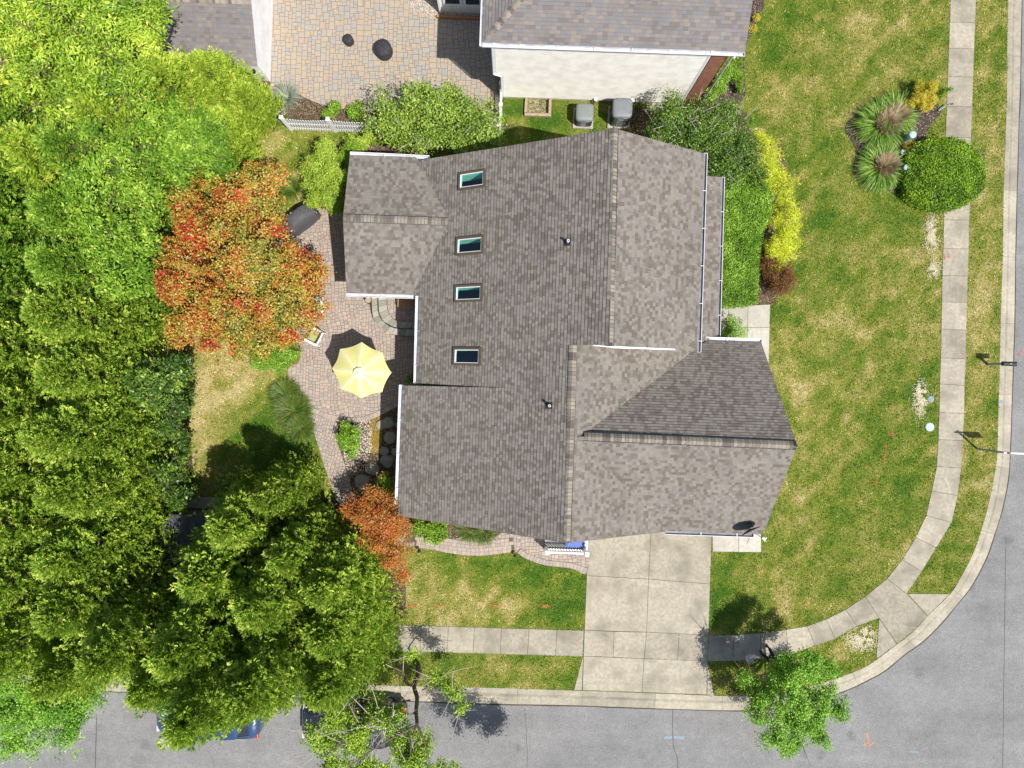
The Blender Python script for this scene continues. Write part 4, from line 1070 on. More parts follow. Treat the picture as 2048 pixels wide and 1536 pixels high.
# rear wing with windows at the top edge
YN = G(920, 26, 0).y; xa, xc = G(884, 22, 0).x, bl.x + .2
w = MB(); wf(w, xa, xc, YN, -.1, 3.0); w.face([(xa, YN, -.1), (xa, YN + 8, -.1), (xa, YN + 8, 3), (xa, YN, 3)], uv=[(0, -.1), (8, -.1), (8, 3), (0, 3)]); w.build('wall', M['siding'], nb)
for (a, b) in ((889, 922), (930, 962)):
    X0, X1 = G(a, 0, .9).x, G(b, 0, .9).x
    f = MB()
    for x in (X0, X1): f.box((x, YN - .03, 1.55), (.09, .08, 1.5))
    for z in (.8, 2.3): f.box(((X0 + X1) / 2, YN - .03, z), (X1 - X0 - .09, .08, .09))
    o = f.build('window', M['white'], nb); f = MB(); f.box(((X0 + X1) / 2, YN - .015, 1.55), (X1 - X0 - .09, .03, 1.4)); f.build('pane', M['glass'], o)
w = MB(); w.box((xa - .05, YN - .04, 1.5), (.1, .1, 3.0)); w.build('downspout', M['white'], nb)
# wall fittings
for i, x in enumerate((1191, 1265)):
    p = G(x, 196, .35); p.y = YW - .1
    t = thing('utility_pipe', ['pale wall fitting with a looped dark pipe behind the smaller condenser', 'pale wall fitting with a dark pipe behind the larger condenser'][i], 'pipe', (p.x, p.y, .1), 'pipe fittings on the siding')
    f = MB(); f.box((p.x, p.y, .42), (.16, .12, .12)); f.build('cap', M['white'], t, bevel=.02)
    f = MB(); f.tube([(p.x - .02, p.y - .02, .38), (p.x - .06, p.y - .12, .2), (p.x - .1, p.y - .22, .06), (p.x - .14, p.y - .3, .05)], .025); f.tube([(p.x - .05, p.y, .36), (p.x - .1, p.y - .06, .18), (p.x - .16, p.y - .2, .05)], .02); f.build('pipe', M['iron'], t)

# ------------------------------------------------------------------ white shed at the upper left
eh, rh = 1.75, 2.75
sc0 = G(515, 132, eh); bs = G(538, 165, 0)
rid = G(497, 2, rh)
sh = thing('shed', 'white sided garden shed with grey shingle roof between the trees and the tan patio', 'shed', tuple(G(430, 60, 0)))
xs_ = sc0.x; ye, yr = sc0.y, rid.y; sl_ = (rh - eh) / (yr - ye); xl = xs_ - 5.4
PS = (eh - sl_ * ye, 0, sl_); PS2 = (rh + sl_ * yr, 0, -sl_)
m = MB(); shingles(m, [Vector((xs_, ye, eh)), Vector((xs_, yr, rh)), Vector((xl, yr, rh)), Vector((xl, ye, eh))], PS, course=.2); m.build('roof', M['shingle_grey'], sh)
y2 = yr + (yr - ye)
m = MB(); shingles(m, [Vector((xs_, y2, eh)), Vector((xl, y2, eh)), Vector((xl, yr, rh)), Vector((xs_, yr, rh))], PS2, course=.2); m.build('roof', M['shingle_grey'], sh)
m = MB(); ridge_caps(m, None, (xs_, yr, rh), (xl, yr, rh), sl_, sl_, half=.14, seed=5); m.build('ridge_cap', M['cap'], sh)
w = MB(); a, b = xs_ - .02, xl + .1
wall_quads(w, [(a, ye + .05, eh - .02), (a, yr, rh - .02), (a, y2 - .05, eh - .02), (b, y2 - .05, eh - .02), (b, yr, rh - .02), (b, ye + .05, eh - .02)])
w.build('wall', M['shed_wall'], sh)
f = MB(); lp = Vector((a - .35, ye - .02, 1.25)); f.box(lp, (.16, .12, .2)); f.tube([lp + Vector((0, .05, 0)), lp + Vector((0, -.12, .08))], .03); f.build('wall_lamp', M['iron'], sh)

# dark roofed shed under the cypresses
q0, q1 = G(372, 1012, 1.6), G(446, 1100, 1.6)
ds = thing('shed', 'dark roofed low shed in deep shade between two stands of cypress', 'shed', tuple(G(410, 1080, 0)))
yr_ = (q0.y + q1.y) / 2 - .2
PK = (2.1 + .25 * yr_, 0, -.25)
def zk(y): return PK[0] + PK[2] * y
m = MB(); shingles(m, [Vector((q0.x - .8, q0.y - .35, zk(q0.y - .35))), Vector((q1.x + .6, q0.y - .35, zk(q0.y - .35))), Vector((q1.x + .6, yr_ - 1.2, zk(yr_ - 1.2))), Vector((q0.x - .8, yr_ - 1.2, zk(yr_ - 1.2)))], PK); m.build('roof', M['dark_slate'], ds)
w = MB(); wall_quads(w, [(q0.x - .7, q0.y - .45, 1.6), (q1.x + .5, q0.y - .45, 1.6), (q1.x + .5, yr_ - 1.1, 1.9), (q0.x - .7, yr_ - 1.1, 1.9)]); w.build('wall', plain('grey_boards_wall', (.18, .17, .16), .8), ds)
w = MB(); w.box((q0.x + .35, q0.y - .1, .08), (2.0, .55, .08)); w.box((q0.x + .75, q0.y - .1, .16), (.9, .05, .06), rz=.45); w.build('ramp', M['concrete'], ds)
# ------------------------------------------------------------------ patio furniture
uc = G(719, 746, 2.5)
t = thing('umbrella', 'pale yellow octagonal patio umbrella open over the rose paver patio', 'umbrella', (uc.x, uc.y, 0.026))
rim = [(723.6, 684), (765, 705), (783, 745), (764.5, 784), (722, 797), (681, 778), (664, 737), (680, 698)]
RW = [G(x, y, 2.12) for x, y in rim]
apex = Vector((uc.x, uc.y, 2.72)); vt = 0.24
m = MB()
for i in range(8):
    a, b = RW[i], RW[(i + 1) % 8]
    K, S = 6, 8
    def cp(u, v):      # u across the gore, v from the crown to the rim
        e = a.lerp(b, u); e = e + ((apex - e).normalized() * 0.065 * (4 * u * (1 - u)) * v ** 3)
        p = apex.lerp(e, v); p.z += 0.05 * math.sin(v * math.pi) - 0.05 * 4 * u * (1 - u) * v + 0.012 * math.sin(u * 9.4) * v
        return p
    for j in range(S):
        for k in range(K):
            v0, v1 = 0.06 + .94 * j / S, 0.06 + .94 * (j + 1) / S; u0, u1 = k / K, (k + 1) / K
            fd = abs((u0 + u1) / 2 - .5) * 2; rv = 0.05 + .85 * (fd ** 2.2) * (1 - v0 * .55) + random.random() * .15 + .2 * (v0 < .25)  # paler toward the seams: light on the folds put into the colour
            m.face([cp(u0, v0), cp(u1, v0), cp(u1, v1), cp(u0, v1)], r=rv)
m.build('canopy', M['umbrella'], t, merge=True, smooth=True)
m = MB()
for i in range(8):
    an0, an1 = [2 * math.pi * (i + s) / 8 + .2 for s in (0, 1)]
    p0 = Vector((uc.x + math.cos(an0) * .24, uc.y + math.sin(an0) * .24, 2.74)); p1 = Vector((uc.x + math.cos(an1) * .24, uc.y + math.sin(an1) * .24, 2.74))
    m.face([p0, p1, Vector((uc.x, uc.y, 2.82))], r=.75)
m.build('vent_cap', M['umbrella'], t)
m = MB(); m.tube([(uc.x, uc.y, 0.05), (uc.x, uc.y, 2.86)], 0.02); m.lathe((uc.x, uc.y, 2.84), [(.03, 0), (.035, .03), (0, .07)], 10); m.build('pole', M['white'], t)
m = MB()
for i in range(8): m.tube([Vector((uc.x, uc.y, 2.68)), RW[i] - Vector((0, 0, .02))], .008, 5)
m.build('ribs', M['steel'], t)
m = MB(); m.lathe((uc.x, uc.y, .03), [(.26, 0), (.26, .05), (.06, .09), (.03, .3)], 20); m.build('base', M['iron'], t)
# round table under the umbrella
t = thing('patio_table', 'round pale patio table in the shade under the yellow umbrella', 'table', (uc.x, uc.y, .026))
m = MB(); m.lathe((uc.x, uc.y, .70), [(.04, .0), (.60, 0), (.60, .03), (.04, .03)], 28); m.build('tabletop', M['steel'], t)
for k in range(4):
    a = k * math.pi / 2 + .4; m = MB(); m.tube([(uc.x + .25 * math.cos(a), uc.y + .25 * math.sin(a), .70), (uc.x + .5 * math.cos(a), uc.y + .5 * math.sin(a), .03)], .018); m.build('leg', M['steel'], t)

def armchair(px, py, rz, label):
    c = G(px, py, .4); t = thing('garden_chair', label, 'chair', (c.x, c.y, .026), 'white garden chairs at the maple')
    R = Matrix.Rotation(rz, 3, 'Z')
    def W_(x, y, z): return c + R @ Vector((x, y, 0)) + Vector((0, 0, z - c.z))
    m = MB(); m.box(W_(0, 0, .40), (.62, .58, .05), rz=rz)
    for s in (-1, 1): m.bar(W_(s * .33, -.32, .62), W_(s * .33, .30, .66), .10, .05)
    m.build('seat_frame', M['white'], t, bevel=.015)
    m = MB(); 
    for k in range(7):
        x = -.27 + k * .09; m.bar(W_(x, .30, .42), W_(x, .46 - .08 * abs(k - 3) / 3, .98), .06, .02)
    m.bar(W_(-.33, .40, .93), W_(.33, .40, .93), .05, .05); m.build('backrest', M['white'], t)
    m = MB(); m.box(W_(0, -.02, .47), (.50, .50, .09), rz=rz); m.build('cushion', M['cushion'], t, bevel=.03)
    for sx in (-1, 1):
        for sy in (-1, 1):
            m = MB(); m.bar(W_(sx * .31, sy * .27, .60 if sy < 0 else .42), W_(sx * .33, sy * .30, .03), .05); m.build('leg', M['white'], t)
armchair(630, 673, math.radians(245), 'white garden chair with green cushion at the lower edge of the orange maple')
armchair(636, 614, math.radians(300), 'white garden chair half hidden under the edge of the orange maple')

# curved seat wall round the back door patio
def arc_wall(name, outer, inner, z0, z1, n=9, parent=None, seed=1):
    so_, si = spline(P2(outer), 6), spline(P2(inner), 6)
    def rs(w, k):
        L = [0]
        for i in range(len(w) - 1): L.append(L[-1] + math.dist(w[i], w[i + 1]))
        out = []
        for j in range(k + 1):
            s = L[-1] * j / k; i = min(max(q for q in range(len(L)) if L[q] <= s + 1e-9), len(w) - 2); tt = (s - L[i]) / (L[i + 1] - L[i]); out.append((w[i][0] + (w[i + 1][0] - w[i][0]) * tt, w[i][1] + (w[i + 1][1] - w[i][1]) * tt))
        return out
    A, B = rs(so_, n), rs(si, n); m = MB(); rr = random.Random(seed)
    for i in range(n):
        g = .02
        l = lambda p, q, t_: (p[0] + (q[0] - p[0]) * t_, p[1] + (q[1] - p[1]) * t_)
        q = [l(A[i], A[i + 1], g), l(A[i], A[i + 1], 1 - g), l(B[i], B[i + 1], 1 - g), l(B[i], B[i + 1], g)]
        if area2(q) < 0: q = q[::-1]
        m.prism(q, z0, z1 + rr.uniform(-.004, .004), r=rr.random())
    return m.build(name, M['block'], parent)
sw = thing('seat_wall', 'curved low wall of grey blocks with a stone step beside the house wing', 'wall', tuple(G(780, 640, 0)))
arc_wall('wall_cap', [(747, 590), (747, 610), (748, 627), (754, 645), (772, 662), (796, 671), (836, 673)], [(757, 590), (757, 610), (759, 628), (766, 641), (780, 653), (798, 659), (836, 660)], .0, .42, 12, sw, 1)
arc_wall('step', [(759, 590), (759, 610), (761, 627), (768, 640), (781, 651), (799, 657), (836, 658)], [(775, 590), (775, 605), (776, 619), (782, 633), (790, 640), (800, 644), (836, 645)], .0, .26, 10, sw, 2)
bq = G(811, 604, .55)
t = thing('slatted_bench', 'small brown slatted bench tucked beside the house inside the curved wall', 'bench', (bq.x, bq.y, .03))
m = MB()
for k in range(7): m.box((bq.x, bq.y - .21 + k * .07, .52), (.76, .055, .025), r=random.random())
m.build('slats', M['teak'], t)
m = MB()
for s in (-1, 1): m.box((bq.x + s * .35, bq.y, .49), (.04, .46, .035)); 
m.build('frame', M['teak'], t)
for sx in (-1, 1):
    for sy in (-1, 1): m = MB(); m.box((bq.x + sx * .34, bq.y + sy * .19, .26), (.045, .045, .44)); m.build('leg', M['teak'], t)
sp_ = G(738, 601, .2)
t = thing('stump_stool', 'short rough log stool standing on the patio by the gutter', 'stool', (sp_.x, sp_.y, .026))
m = MB(); m.lathe((sp_.x, sp_.y, .03), [(.17, 0), (.15, .2), (.16, .36), (.10, .37), (0, .37)], 14); m.build('log', M['bark'], t)
m = MB(); m.lathe((sp_.x, sp_.y, .405), [(.13, 0), (.06, .002), (0, .003)], 14); m.build('sawn_top', M['wood'], t)

# covered grill
gc = G(601, 437, .6); rz = math.radians(40)
t = thing('covered_grill', 'barbecue grill under a wrinkled grey cover between the orange maple and the yellow green shrubs', 'grill', (gc.x, gc.y, .026))
R = Matrix.Rotation(rz, 3, 'Z'); m = MB(); prof = []
rings = []
for (hx, hy, z) in ((.86, .40, .03), (.84, .38, .5), (.82, .37, .88), (.74, .33, .97), (.48, .30, 1.12), (.40, .22, 1.20)):
    ring = []
    for k in range(40):
        a = 2 * math.pi * k / 40; c_, s_ = math.cos(a), math.sin(a); e = .45
        x = math.copysign(abs(c_) ** e, c_) * hx; y = math.copysign(abs(s_) ** e, s_) * hy
        wob = 1 + .03 * math.sin(k * 1.9) * (1.3 - z)
        p = R @ Vector((x * wob, y * wob, 0)); ring.append(Vector((gc.x + p.x, gc.y + p.y, z + .02 * math.sin(k * 2.3 + z * 7))))
    rings.append(ring)
for i in range(len(rings) - 1):
    for k in range(40): m.face([rings[i][k], rings[i][(k + 1) % 40], rings[i + 1][(k + 1) % 40], rings[i + 1][k]])
m.face(rings[-1]); m.build('cover', M['cover'], t, merge=True, smooth=True)
m = MB(); q = R @ Vector((-.62, -.30, 0)); m.box((gc.x + q.x, gc.y + q.y, .915), (.14, .06, .012), rz=rz); m.build('label_patch', M['white'], t)

# covers on the neighbour's patio
for (x, y, r1, h, lab) in ((767, 95, .42, .62, 'larger dark domed fire pit cover on the tan patio'), (697, 76, .24, .40, 'smaller dark round cover on the tan patio')):
    c = G(x, y + 4, h / 2); t = thing('fire_pit_cover' if r1 > .3 else 'round_cover', lab, 'cover', (c.x, c.y, .024))
    m = MB()
    for k in range(24):
        pass
    m.lathe((c.x, c.y, .02), [(r1 * 1.0, 0), (r1 * .98, h * .7), (r1 * .93, h * .86), (r1 * .5, h * .95), (0, h)], 24, sx=.96)
    m.build('cover', M['black'], t, merge=True, smooth=True)
    m = MB()
    for k in range(8):
        a = k * math.pi / 4 + .3; m.tube([(c.x + math.cos(a) * r1 * f_ * .96, c.y + math.sin(a) * r1 * f_, .022 + z_ * h) for f_, z_ in ((.02, 1.0), (.5, .955), (.93, .87), (.99, .7))], .006, 4)
    m.build('seams', M['iron'], t)

# path lamps
for (x, y, lab) in ((840, 1099, 'small black path lamp at the lawn edge near the rust maple'), (1030, 1108, 'small black path lamp at the kink of the front path'), (730, 602, None)):
    if lab is None: continue
    c = G(x, y, 0); t = thing('path_lamp', lab, 'lamp', (c.x, c.y, 0), 'path lamps')
    m = MB(); m.tube([(c.x, c.y, 0), (c.x, c.y, .34)], .012, 6); m.build('stake', M['iron'], t)
    m = MB(); m.lathe((c.x, c.y, .33), [(.09, 0), (.08, .03), (.02, .08), (0, .09)], 14); m.build('lamp_shade', M['iron'], t)
    m = MB(); m.lathe((c.x, c.y, .27), [(.035, 0), (.035, .06), (0, .06)], 10); m.build('lens', M['clear_lens'], t)

# boulders of the side bed
BO = [(760, 850, .30, 'pale boulder in the side bed partly in the sun beside the house shadow'), (776, 846, .34, 'boulder in shade in the side bed nearest the patio'), (780, 875, .34, 'broad flat boulder in shade against the house side of the bed'), (769, 902, .26, 'small boulder at the lower end of the moss strip'), (775, 922, .40, 'large pale boulder in the lower side bed'), (744, 937, .40, 'large angular boulder beside the large pale boulder'), (722, 963, .42, 'flat dark grey slab boulder beside the shaded path'), (790, 905, .26, 'small boulder under the gutter in the side bed'), (800, 850, .28, 'small boulder against the wall under the gutter')]
for i, (x, y, r1, lab) in enumerate(BO):
    c = G(x, y, .1); bm = bmesh.new(); bmesh.ops.create_icosphere(bm, subdivisions=3, radius=r1 * .84)
    rr = random.Random(i + 40)
    for v in bm.verts:
        nn = mnoise.noise(v.co * 2.6 + Vector((i * 7, 0, 0))) * .30 + mnoise.noise(v.co * 7 + Vector((i * 7, 3, 0))) * .08
        v.co *= (1 + nn); v.co.z *= .45; v.co.x *= rr.uniform(.8, 1.05) if False else .95
    me = bpy.data.meshes.new('boulder'); bm.to_mesh(me); bm.free(); me.materials.append(M['boulder'])
    o = bpy.data.objects.new('boulder', me); o.location = (c.x, c.y, .05); o.rotation_euler = (0, 0, i * 1.3); COL.objects.link(o); tag(o, lab, 'boulder', 'boulders in the side bed')

# timber edging at the neighbour's wing and along its wall
def timber(name, lab, a, b, w=.14, h=.16, mat_='wood_red'):
    p, q = G(*a, 0), G(*b, 0); m = MB(); m.bar(p + Vector((0, 0, h / 2 + .02)), q + Vector((0, 0, h / 2 + .02)), w, h); o = m.build(name, M[mat_], bevel=.01); tag(o, lab, 'edging'); return o
timber('timber_edging', 'cedar timber edging below the windows at the top edge', (874, 35), (966, 39))
timber('timber_edging', 'cedar timber edging along the sided wall by the white gate post', (995, 128), (998, 186), .10, .14)

# ------------------------------------------------------------------ picket fences
def fence(label, pts, h=1.05, posts=None, spacing=.115, low=None):
    P = [G(x, y, 0) for x, y in pts]; t = thing('picket_fence', label, 'fence', tuple(P[0]))
    for p in P:
        m = MB(); m.box((p.x, p.y, h / 2 + .04), (.13, .13, h + .08)); m.lathe((p.x, p.y, h + .09), [(.12, 0), (.12, .02), (0, .09)], 4, rz=math.pi / 4); m.build('post', M['white'], t)
    for a, b in zip(P[:-1], P[1:]):
        d = b - a; L = d.length; d.normalize(); s = d.cross(Vector((0, 0, 1)))
        m = MB()
        for z in (.22, .78): m.bar(a + d * .07 + Vector((0, 0, z)), b - d * .07 + Vector((0, 0, z)), .04, .09)
        m.build('rail', M['white'], t)
        m = MB(); n = int((L - .14) / spacing)
        for k in range(n):
            f_ = (k + .5) / n; c = a.lerp(b, .07 / L + f_ * (1 - .14 / L)); hh = h - .16 * math.sin(math.pi * f_)
            m.bar(c + s * .035 + Vector((0, 0, .06)), c + s * .035 + Vector((0, 0, hh)), .06, .02, up=s)
        m.build('pickets', M['white'], t)
fence('white picket fence along the planting bed below the tan patio', [(583, 259), (672, 262.5), (760, 265.5), (845, 268), (925, 271), (998, 273)], h=1.5)
fence('short white picket fence running down from the wall corner to the large green shrub', [(1003, 190), (1002, 232), (1000, 268)], h=1.3)

# ------------------------------------------------------------------ air conditioners, window well, hose
def condenser(px, py, hw, h, lab, mat_):
    c = G(px, py, 0); t = thing('air_conditioner', lab, 'air conditioner', (c.x, c.y, .0), 'condensers by the neighbour wall')
    m = MB(); m.box((c.x, c.y, .05), (hw * 2 + .16, hw * 2 + .16, .10)); m.build('pad', M['concrete_new'], t)
    def sq(s, z, e=.35, n=40):
        o = []
        for k in range(n):
            a = 2 * math.pi * (k + .5) / n; cc, ss = math.cos(a), math.sin(a)
            o.append(Vector((c.x + math.copysign(abs(cc) ** e, cc) * s, c.y + math.copysign(abs(ss) ** e, ss) * s, z)))
        return o
    m = MB(); r = [sq(hw * .95, .11), sq(hw * .95, h - .18)]
    for k in range(40): m.face([r[0][k], r[0][(k + 1) % 40], r[1][(k + 1) % 40], r[1][k]])
    m.build('coil', M['ac_side'], t)
    m = MB()
    out = sq(hw, 0, n=44)
    for p in out: m.bar(Vector((p.x, p.y, .12)), Vector((p.x, p.y, h - .2)), .014)
    for z in (.14, .45, .72): 
        rr_ = sq(hw * 1.005, z)
        for k in range(40): m.bar(rr_[k], rr_[(k + 1) % 40], .014)
    m.build('louvres', M['iron'], t)
    m = MB(); R_ = [sq(hw * 1.03, h - .2), sq(hw * 1.03, h - .08), sq(hw * .98, h - .03), sq(hw * .75, h), sq(hw * .3, h + .012)]
    for i in range(4):
        for k in range(40): m.face([R_[i][k], R_[i][(k + 1) % 40], R_[i + 1][(k + 1) % 40], R_[i + 1][k]])
    m.face(R_[4]); m.build('top_cover', M[mat_], t, merge=True, smooth=True)
    m = MB(); m.box((c.x + hw * .35, c.y - hw * 1.035, h - .15), (.18, .012, .035)); m.build('badge', M['clear_lens'], t)
condenser(1166, 238, .40, .92, 'smaller green grey air conditioner between the window well and the larger unit', 'ac')
condenser(1237, 236, .44, 1.32, 'larger blue grey air conditioner just above the roof ridge end', 'ac_blue')
wc = G(1077, 214, 0)
t = thing('window_well', 'open timber framed window well in the grass against the sided wall', 'window well', (wc.x, wc.y, 0))
m = MB(); x0, x1 = G(1050, 200).x, G(1103, 200).x; y0, y1 = G(1070, 234).y, YW - .03
m.box(((x0 + x1) / 2, y0 + .06, .08), (x1 - x0, .13, .2)); m.box((x0 + .065, (y0 + y1) / 2 + .06, .08), (.13, y1 - y0 - .13, .2)); m.box((x1 - .065, (y0 + y1) / 2 + .06, .08), (.13, y1 - y0 - .13, .2)); m.build('timber_frame', M['wood'], t, bevel=.01)
m = MB(); a_, b_, c_, d_ = WELL; ZW = -.122; m.face([(a_, c_, ZW), (b_, c_, ZW), (b_, d_, ZW), (a_, d_, ZW)])
for p_, q_ in (((a_, c_), (b_, c_)), ((b_, c_), (b_, d_)), ((b_, d_), (a_, d_)), ((a_, d_), (a_, c_))): m.face([(*p_, ZW), (*q_, ZW), (*q_, .16), (*p_, .16)])
m.build('lining', M['wood'], t)
def hose(lab, cx, cy, r1, col, turns=3):
    c = G(cx, cy, 0); m = MB(); pts = []
    for k in range(turns * 20): a = k / 20 * 2 * math.pi; rr_ = r1 * (1 + .12 * math.sin(k * .37)); pts.append((c.x + math.cos(a) * rr_, c.y + math.sin(a) * rr_ * .7, .05 + .02 * (k // 20)))
    pts += [(c.x + r1 * 1.6, c.y + .1, .05), (c.x + r1 * 2.0, c.y + .35, .2)]
    m.tube(pts, .015, 6); o = m.build('garden_hose', M[col]); tag(o, lab, 'hose')
hose('green garden hose coiled on a slab against the wall beside the brick corner', 1322, 213, .28, 'hose')
m = MB(); c = G(1318, 212); m.box((c.x, c.y, .03), (1.2, .5, .05)); o = m.build('paving_slab', M['concrete']); tag(o, 'single concrete slab under the coiled green hose', 'slab')
c = G(1293, 268, .2); t = thing('plastic_tub', 'small teal plastic tub between the roof edge and the glossy shrubs', 'tub', (c.x, c.y, 0)); m = MB(); m.lathe((c.x, c.y, .0), [(.13, 0), (.17, .3), (.15, .3), (.12, .05), (0, .05)], 16); m.build('tub', M['hose'], t)

# ------------------------------------------------------------------ roadside: mailbox, post, lids, bollards
b0 = G(1975, 728.5, 0); top_ = G(2008, 729.5, 1.1)
t = thing('mailbox', 'black mailbox on a grey post at the kerb', 'mailbox', (b0.x, b0.y, 0))
m = MB(); m.box((b0.x, b0.y, .52), (.10, .10, 1.04)); m.build('post', M['steel'], t)
m = MB(); n = 12; hw_ = .10; Lm = .58
sec = [(-hw_, 1.04), (hw_, 1.04)] + [(hw_ * math.cos(math.pi * k / n), 1.14 + hw_ * math.sin(math.pi * k / n)) for k in range(n + 1)]
A = [Vector((b0.x - .06, b0.y + y, z)) for y, z in sec]; B = [Vector((b0.x - .06 + Lm, b0.y + y, z)) for y, z in sec]
for i in range(len(sec)): j = (i + 1) % len(sec); m.face([A[i], A[j], B[j], B[i]])
m.face(A[::-1]); m.build('box', M['iron'], t)
m = MB(); m.face(B); m.box((b0.x - .06 + Lm + .01, b0.y, 1.14), (.02, .2, .18)); m.build('door', M['iron'], t)
m = MB(); m.box((b0.x + .25, b0.y + .0, 1.252), (.06, .04, .012)); m.build('flag', M['clear_lens'], t)
b0 = G(1954, 897.5, 0)
t = thing('sign_post', 'tall grey post with a white arm and hanging panel, lower of the kerb posts', 'sign post', (b0.x, b0.y, 0))
m = MB(); m.tube([(b0.x, b0.y, 0), (b0.x, b0.y, 2.2)], .045, 10); m.lathe((b0.x, b0.y, 2.2), [(.05, 0), (.06, .04), (0, .10)], 10); m.build('pole', M['steel'], t)
m = MB(); m.bar((b0.x - .2, b0.y, 2.12), (b0.x + 1.0, b0.y, 2.12), .06, .08); m.build('arm', M['white'], t)
m = MB(); m.box((b0.x + .58, b0.y, 1.74), (.74, .03, .50)); m.build('sign_panel', M['white'], t)
m = MB()
for dx in (.3, .86): m.tube([(b0.x + dx, b0.y, 2.08), (b0.x + dx, b0.y, 1.98)], .006, 5)
m.build('hooks', M['iron'], t)
def disc(name, lab, cat, px, py, r1, z, mat_, h=.02, parts=True):
    c = G(px, py, 0); t = thing(name, lab, cat, (c.x, c.y, 0)); m = MB(); m.lathe((c.x, c.y, 0), [(r1 + .03, 0), (r1 + .03, z + .005), (r1, z + .005), (r1, 0)], 28); m.build('rim', M[mat_], t)
    m = MB(); m.lathe((c.x, c.y, 0), [(r1 - .004, 0), (r1 - .004, z + h), (0, z + h + .004)], 28); m.build('lid', M[mat_], t); return t
disc('meter_pit', 'round pale blue utility lid in the lawn beside the pavement', 'lid', 1859, 854, .175, .03, 'cover_blue')
disc('meter_pit', 'faded blue grey utility lid at the end of the straw patch', 'lid', 1861, 798, .13, .02, 'spray_blue')
for (x, y, xb_, yb, h, r1, mt, lab) in ((1820, 269, 1803, 283, 1.0, .155, 'teal', 'tall teal utility pedestal between the larger grass clump and the round bush'), (1804, 304, 1797, 310, .45, .11, 'teal', 'short pale teal utility pedestal, middle one of the three'), (1809, 336, 1797, 344, .75, .13, 'pale_teal', 'pale green utility pedestal, lowest one of the three beside the round bush')):
    c = G(xb_, yb, 0); t = thing('utility_pedestal', lab, 'pedestal', (c.x, c.y, .03), 'utility pedestals in the roadside bed')
    m = MB(); m.lathe((c.x, c.y, .0), [(r1, 0), (r1, h * .8)], 20)
    for k in range(5): m.lathe((c.x, c.y, .1 + k * h * .14), [(r1 + .001, 0), (r1 + .008, .012), (r1 + .001, .024)], 20)
    m.build('body', M[mt], t)
    m = MB(); m.lathe((c.x, c.y, h * .78), [(r1 + .012, 0), (r1 + .012, h * .2), (r1 * .7, h * .22 + .01), (0, h * .22 + .02)], 20); m.build('cap', M['pale_teal'], t)
# curled iron stake with a pale green flag
c = G(1868, 226, 0); t = thing('shepherd_hook', 'black curled iron plant hook at the bed beside the pavement', 'plant hook', (c.x, c.y, 0))
m = MB(); pts = [(c.x + .38, c.y + .20, .0), (c.x + .25, c.y + .12, .35)]
m.tube([(c.x, c.y, 0), (c.x, c.y, .8), (c.x + .03, c.y + .02, .95)] + [(c.x + .16 - .14 * math.cos(a), c.y + .02 * a, .95 + .14 * math.sin(a)) for a in [k * .5 for k in range(9)]], .014, 6); m.build('hook', M['iron'], t)
m = MB(); m.tube([(c.x + .15, c.y + .1, .08), (c.x + .5, c.y + .36, .12)], .045, 8); m.build('bracket', M['pale_teal'], t)

# paint on the ground
def decal(name, lab, strokes, mat_, z, w=.07):
    m = MB()
    for st in strokes:
        for a, b in zip(st[:-1], st[1:]):
            p, q = G(*a, 0), G(*b, 0); p.z = q.z = z; d = (q - p).normalized(); s = Vector((-d.y, d.x, 0)) * w / 2
            m.face([p - s, q - s, q + s, p + s])
    o = m.build(name, M[mat_]); tag(o, lab, 'marking'); return o
decal('painted_mark', 'red spray painted H mark on the pavement', [[(1888, 510), (1889, 520)], [(1889, 515), (1895, 513)], [(1896, 507), (1898, 516)]], 'spray_red', .030, .045)
decal('painted_mark', 'red spray painted mark on the asphalt near the mailbox', [[(2036, 707), (2041, 712)], [(2039, 709), (2047, 703)], [(2045, 700), (2050, 705)]], 'spray_red', ZR + .006, .05)
decal('painted_mark', 'orange spray painted arrow on the asphalt of the corner', [[(1737, 1468), (1739, 1492)], [(1730, 1490), (1739, 1494), (1752, 1486)]], 'spray_orange', ZR + .006, .09)
decal('painted_mark', 'pale blue spray stroke on the asphalt near the driveway crack', [[(1330, 1478), (1345, 1477)], [(1349, 1477), (1370, 1478)]], 'spray_blue', ZR + .006, .12)
decal('painted_mark', 'pale blue spray stroke near the lower right corner of the asphalt', [[(1824, 1506), (1840, 1507)]], 'spray_blue', ZR + .006, .07)
decal('painted_mark', 'short white painted hook on the asphalt at the lower left', [[(150, 1477), (157, 1476), (158, 1468)]], 'spray_white', ZR + .006, .06)
decal('painted_mark', 'small blue spray spot on the kerb beside the faded lid', [[(1999, 804), (2006, 804)]], 'spray_blue', .016, .16)
decal('asphalt_crack', 'thin crack running down the asphalt below the driveway', [[(1347, 1420), (1346, 1460), (1348, 1495), (1350, 1502), (1356, 1520), (1357, 1540)]], 'tar', ZR + .005, .022)
decal('asphalt_crack', 'faint wavy crack in the asphalt left of the driveway', [[(1049, 1420), (1052, 1450), (1053, 1480), (1055, 1510), (1054, 1540)]], 'tar', ZR + .005, .015)
decal('asphalt_joint', 'straight seam in the asphalt at the lower left corner', [[(190, 1432), (189, 1480), (187, 1545)]], 'tar', ZR + .005, .03)
decal('asphalt_joint', 'long straight seam in the asphalt near the right edge', [[(2015, 1095), (2013, 1250), (2011, 1400), (2009, 1540)]], 'tar', ZR + .005, .018)

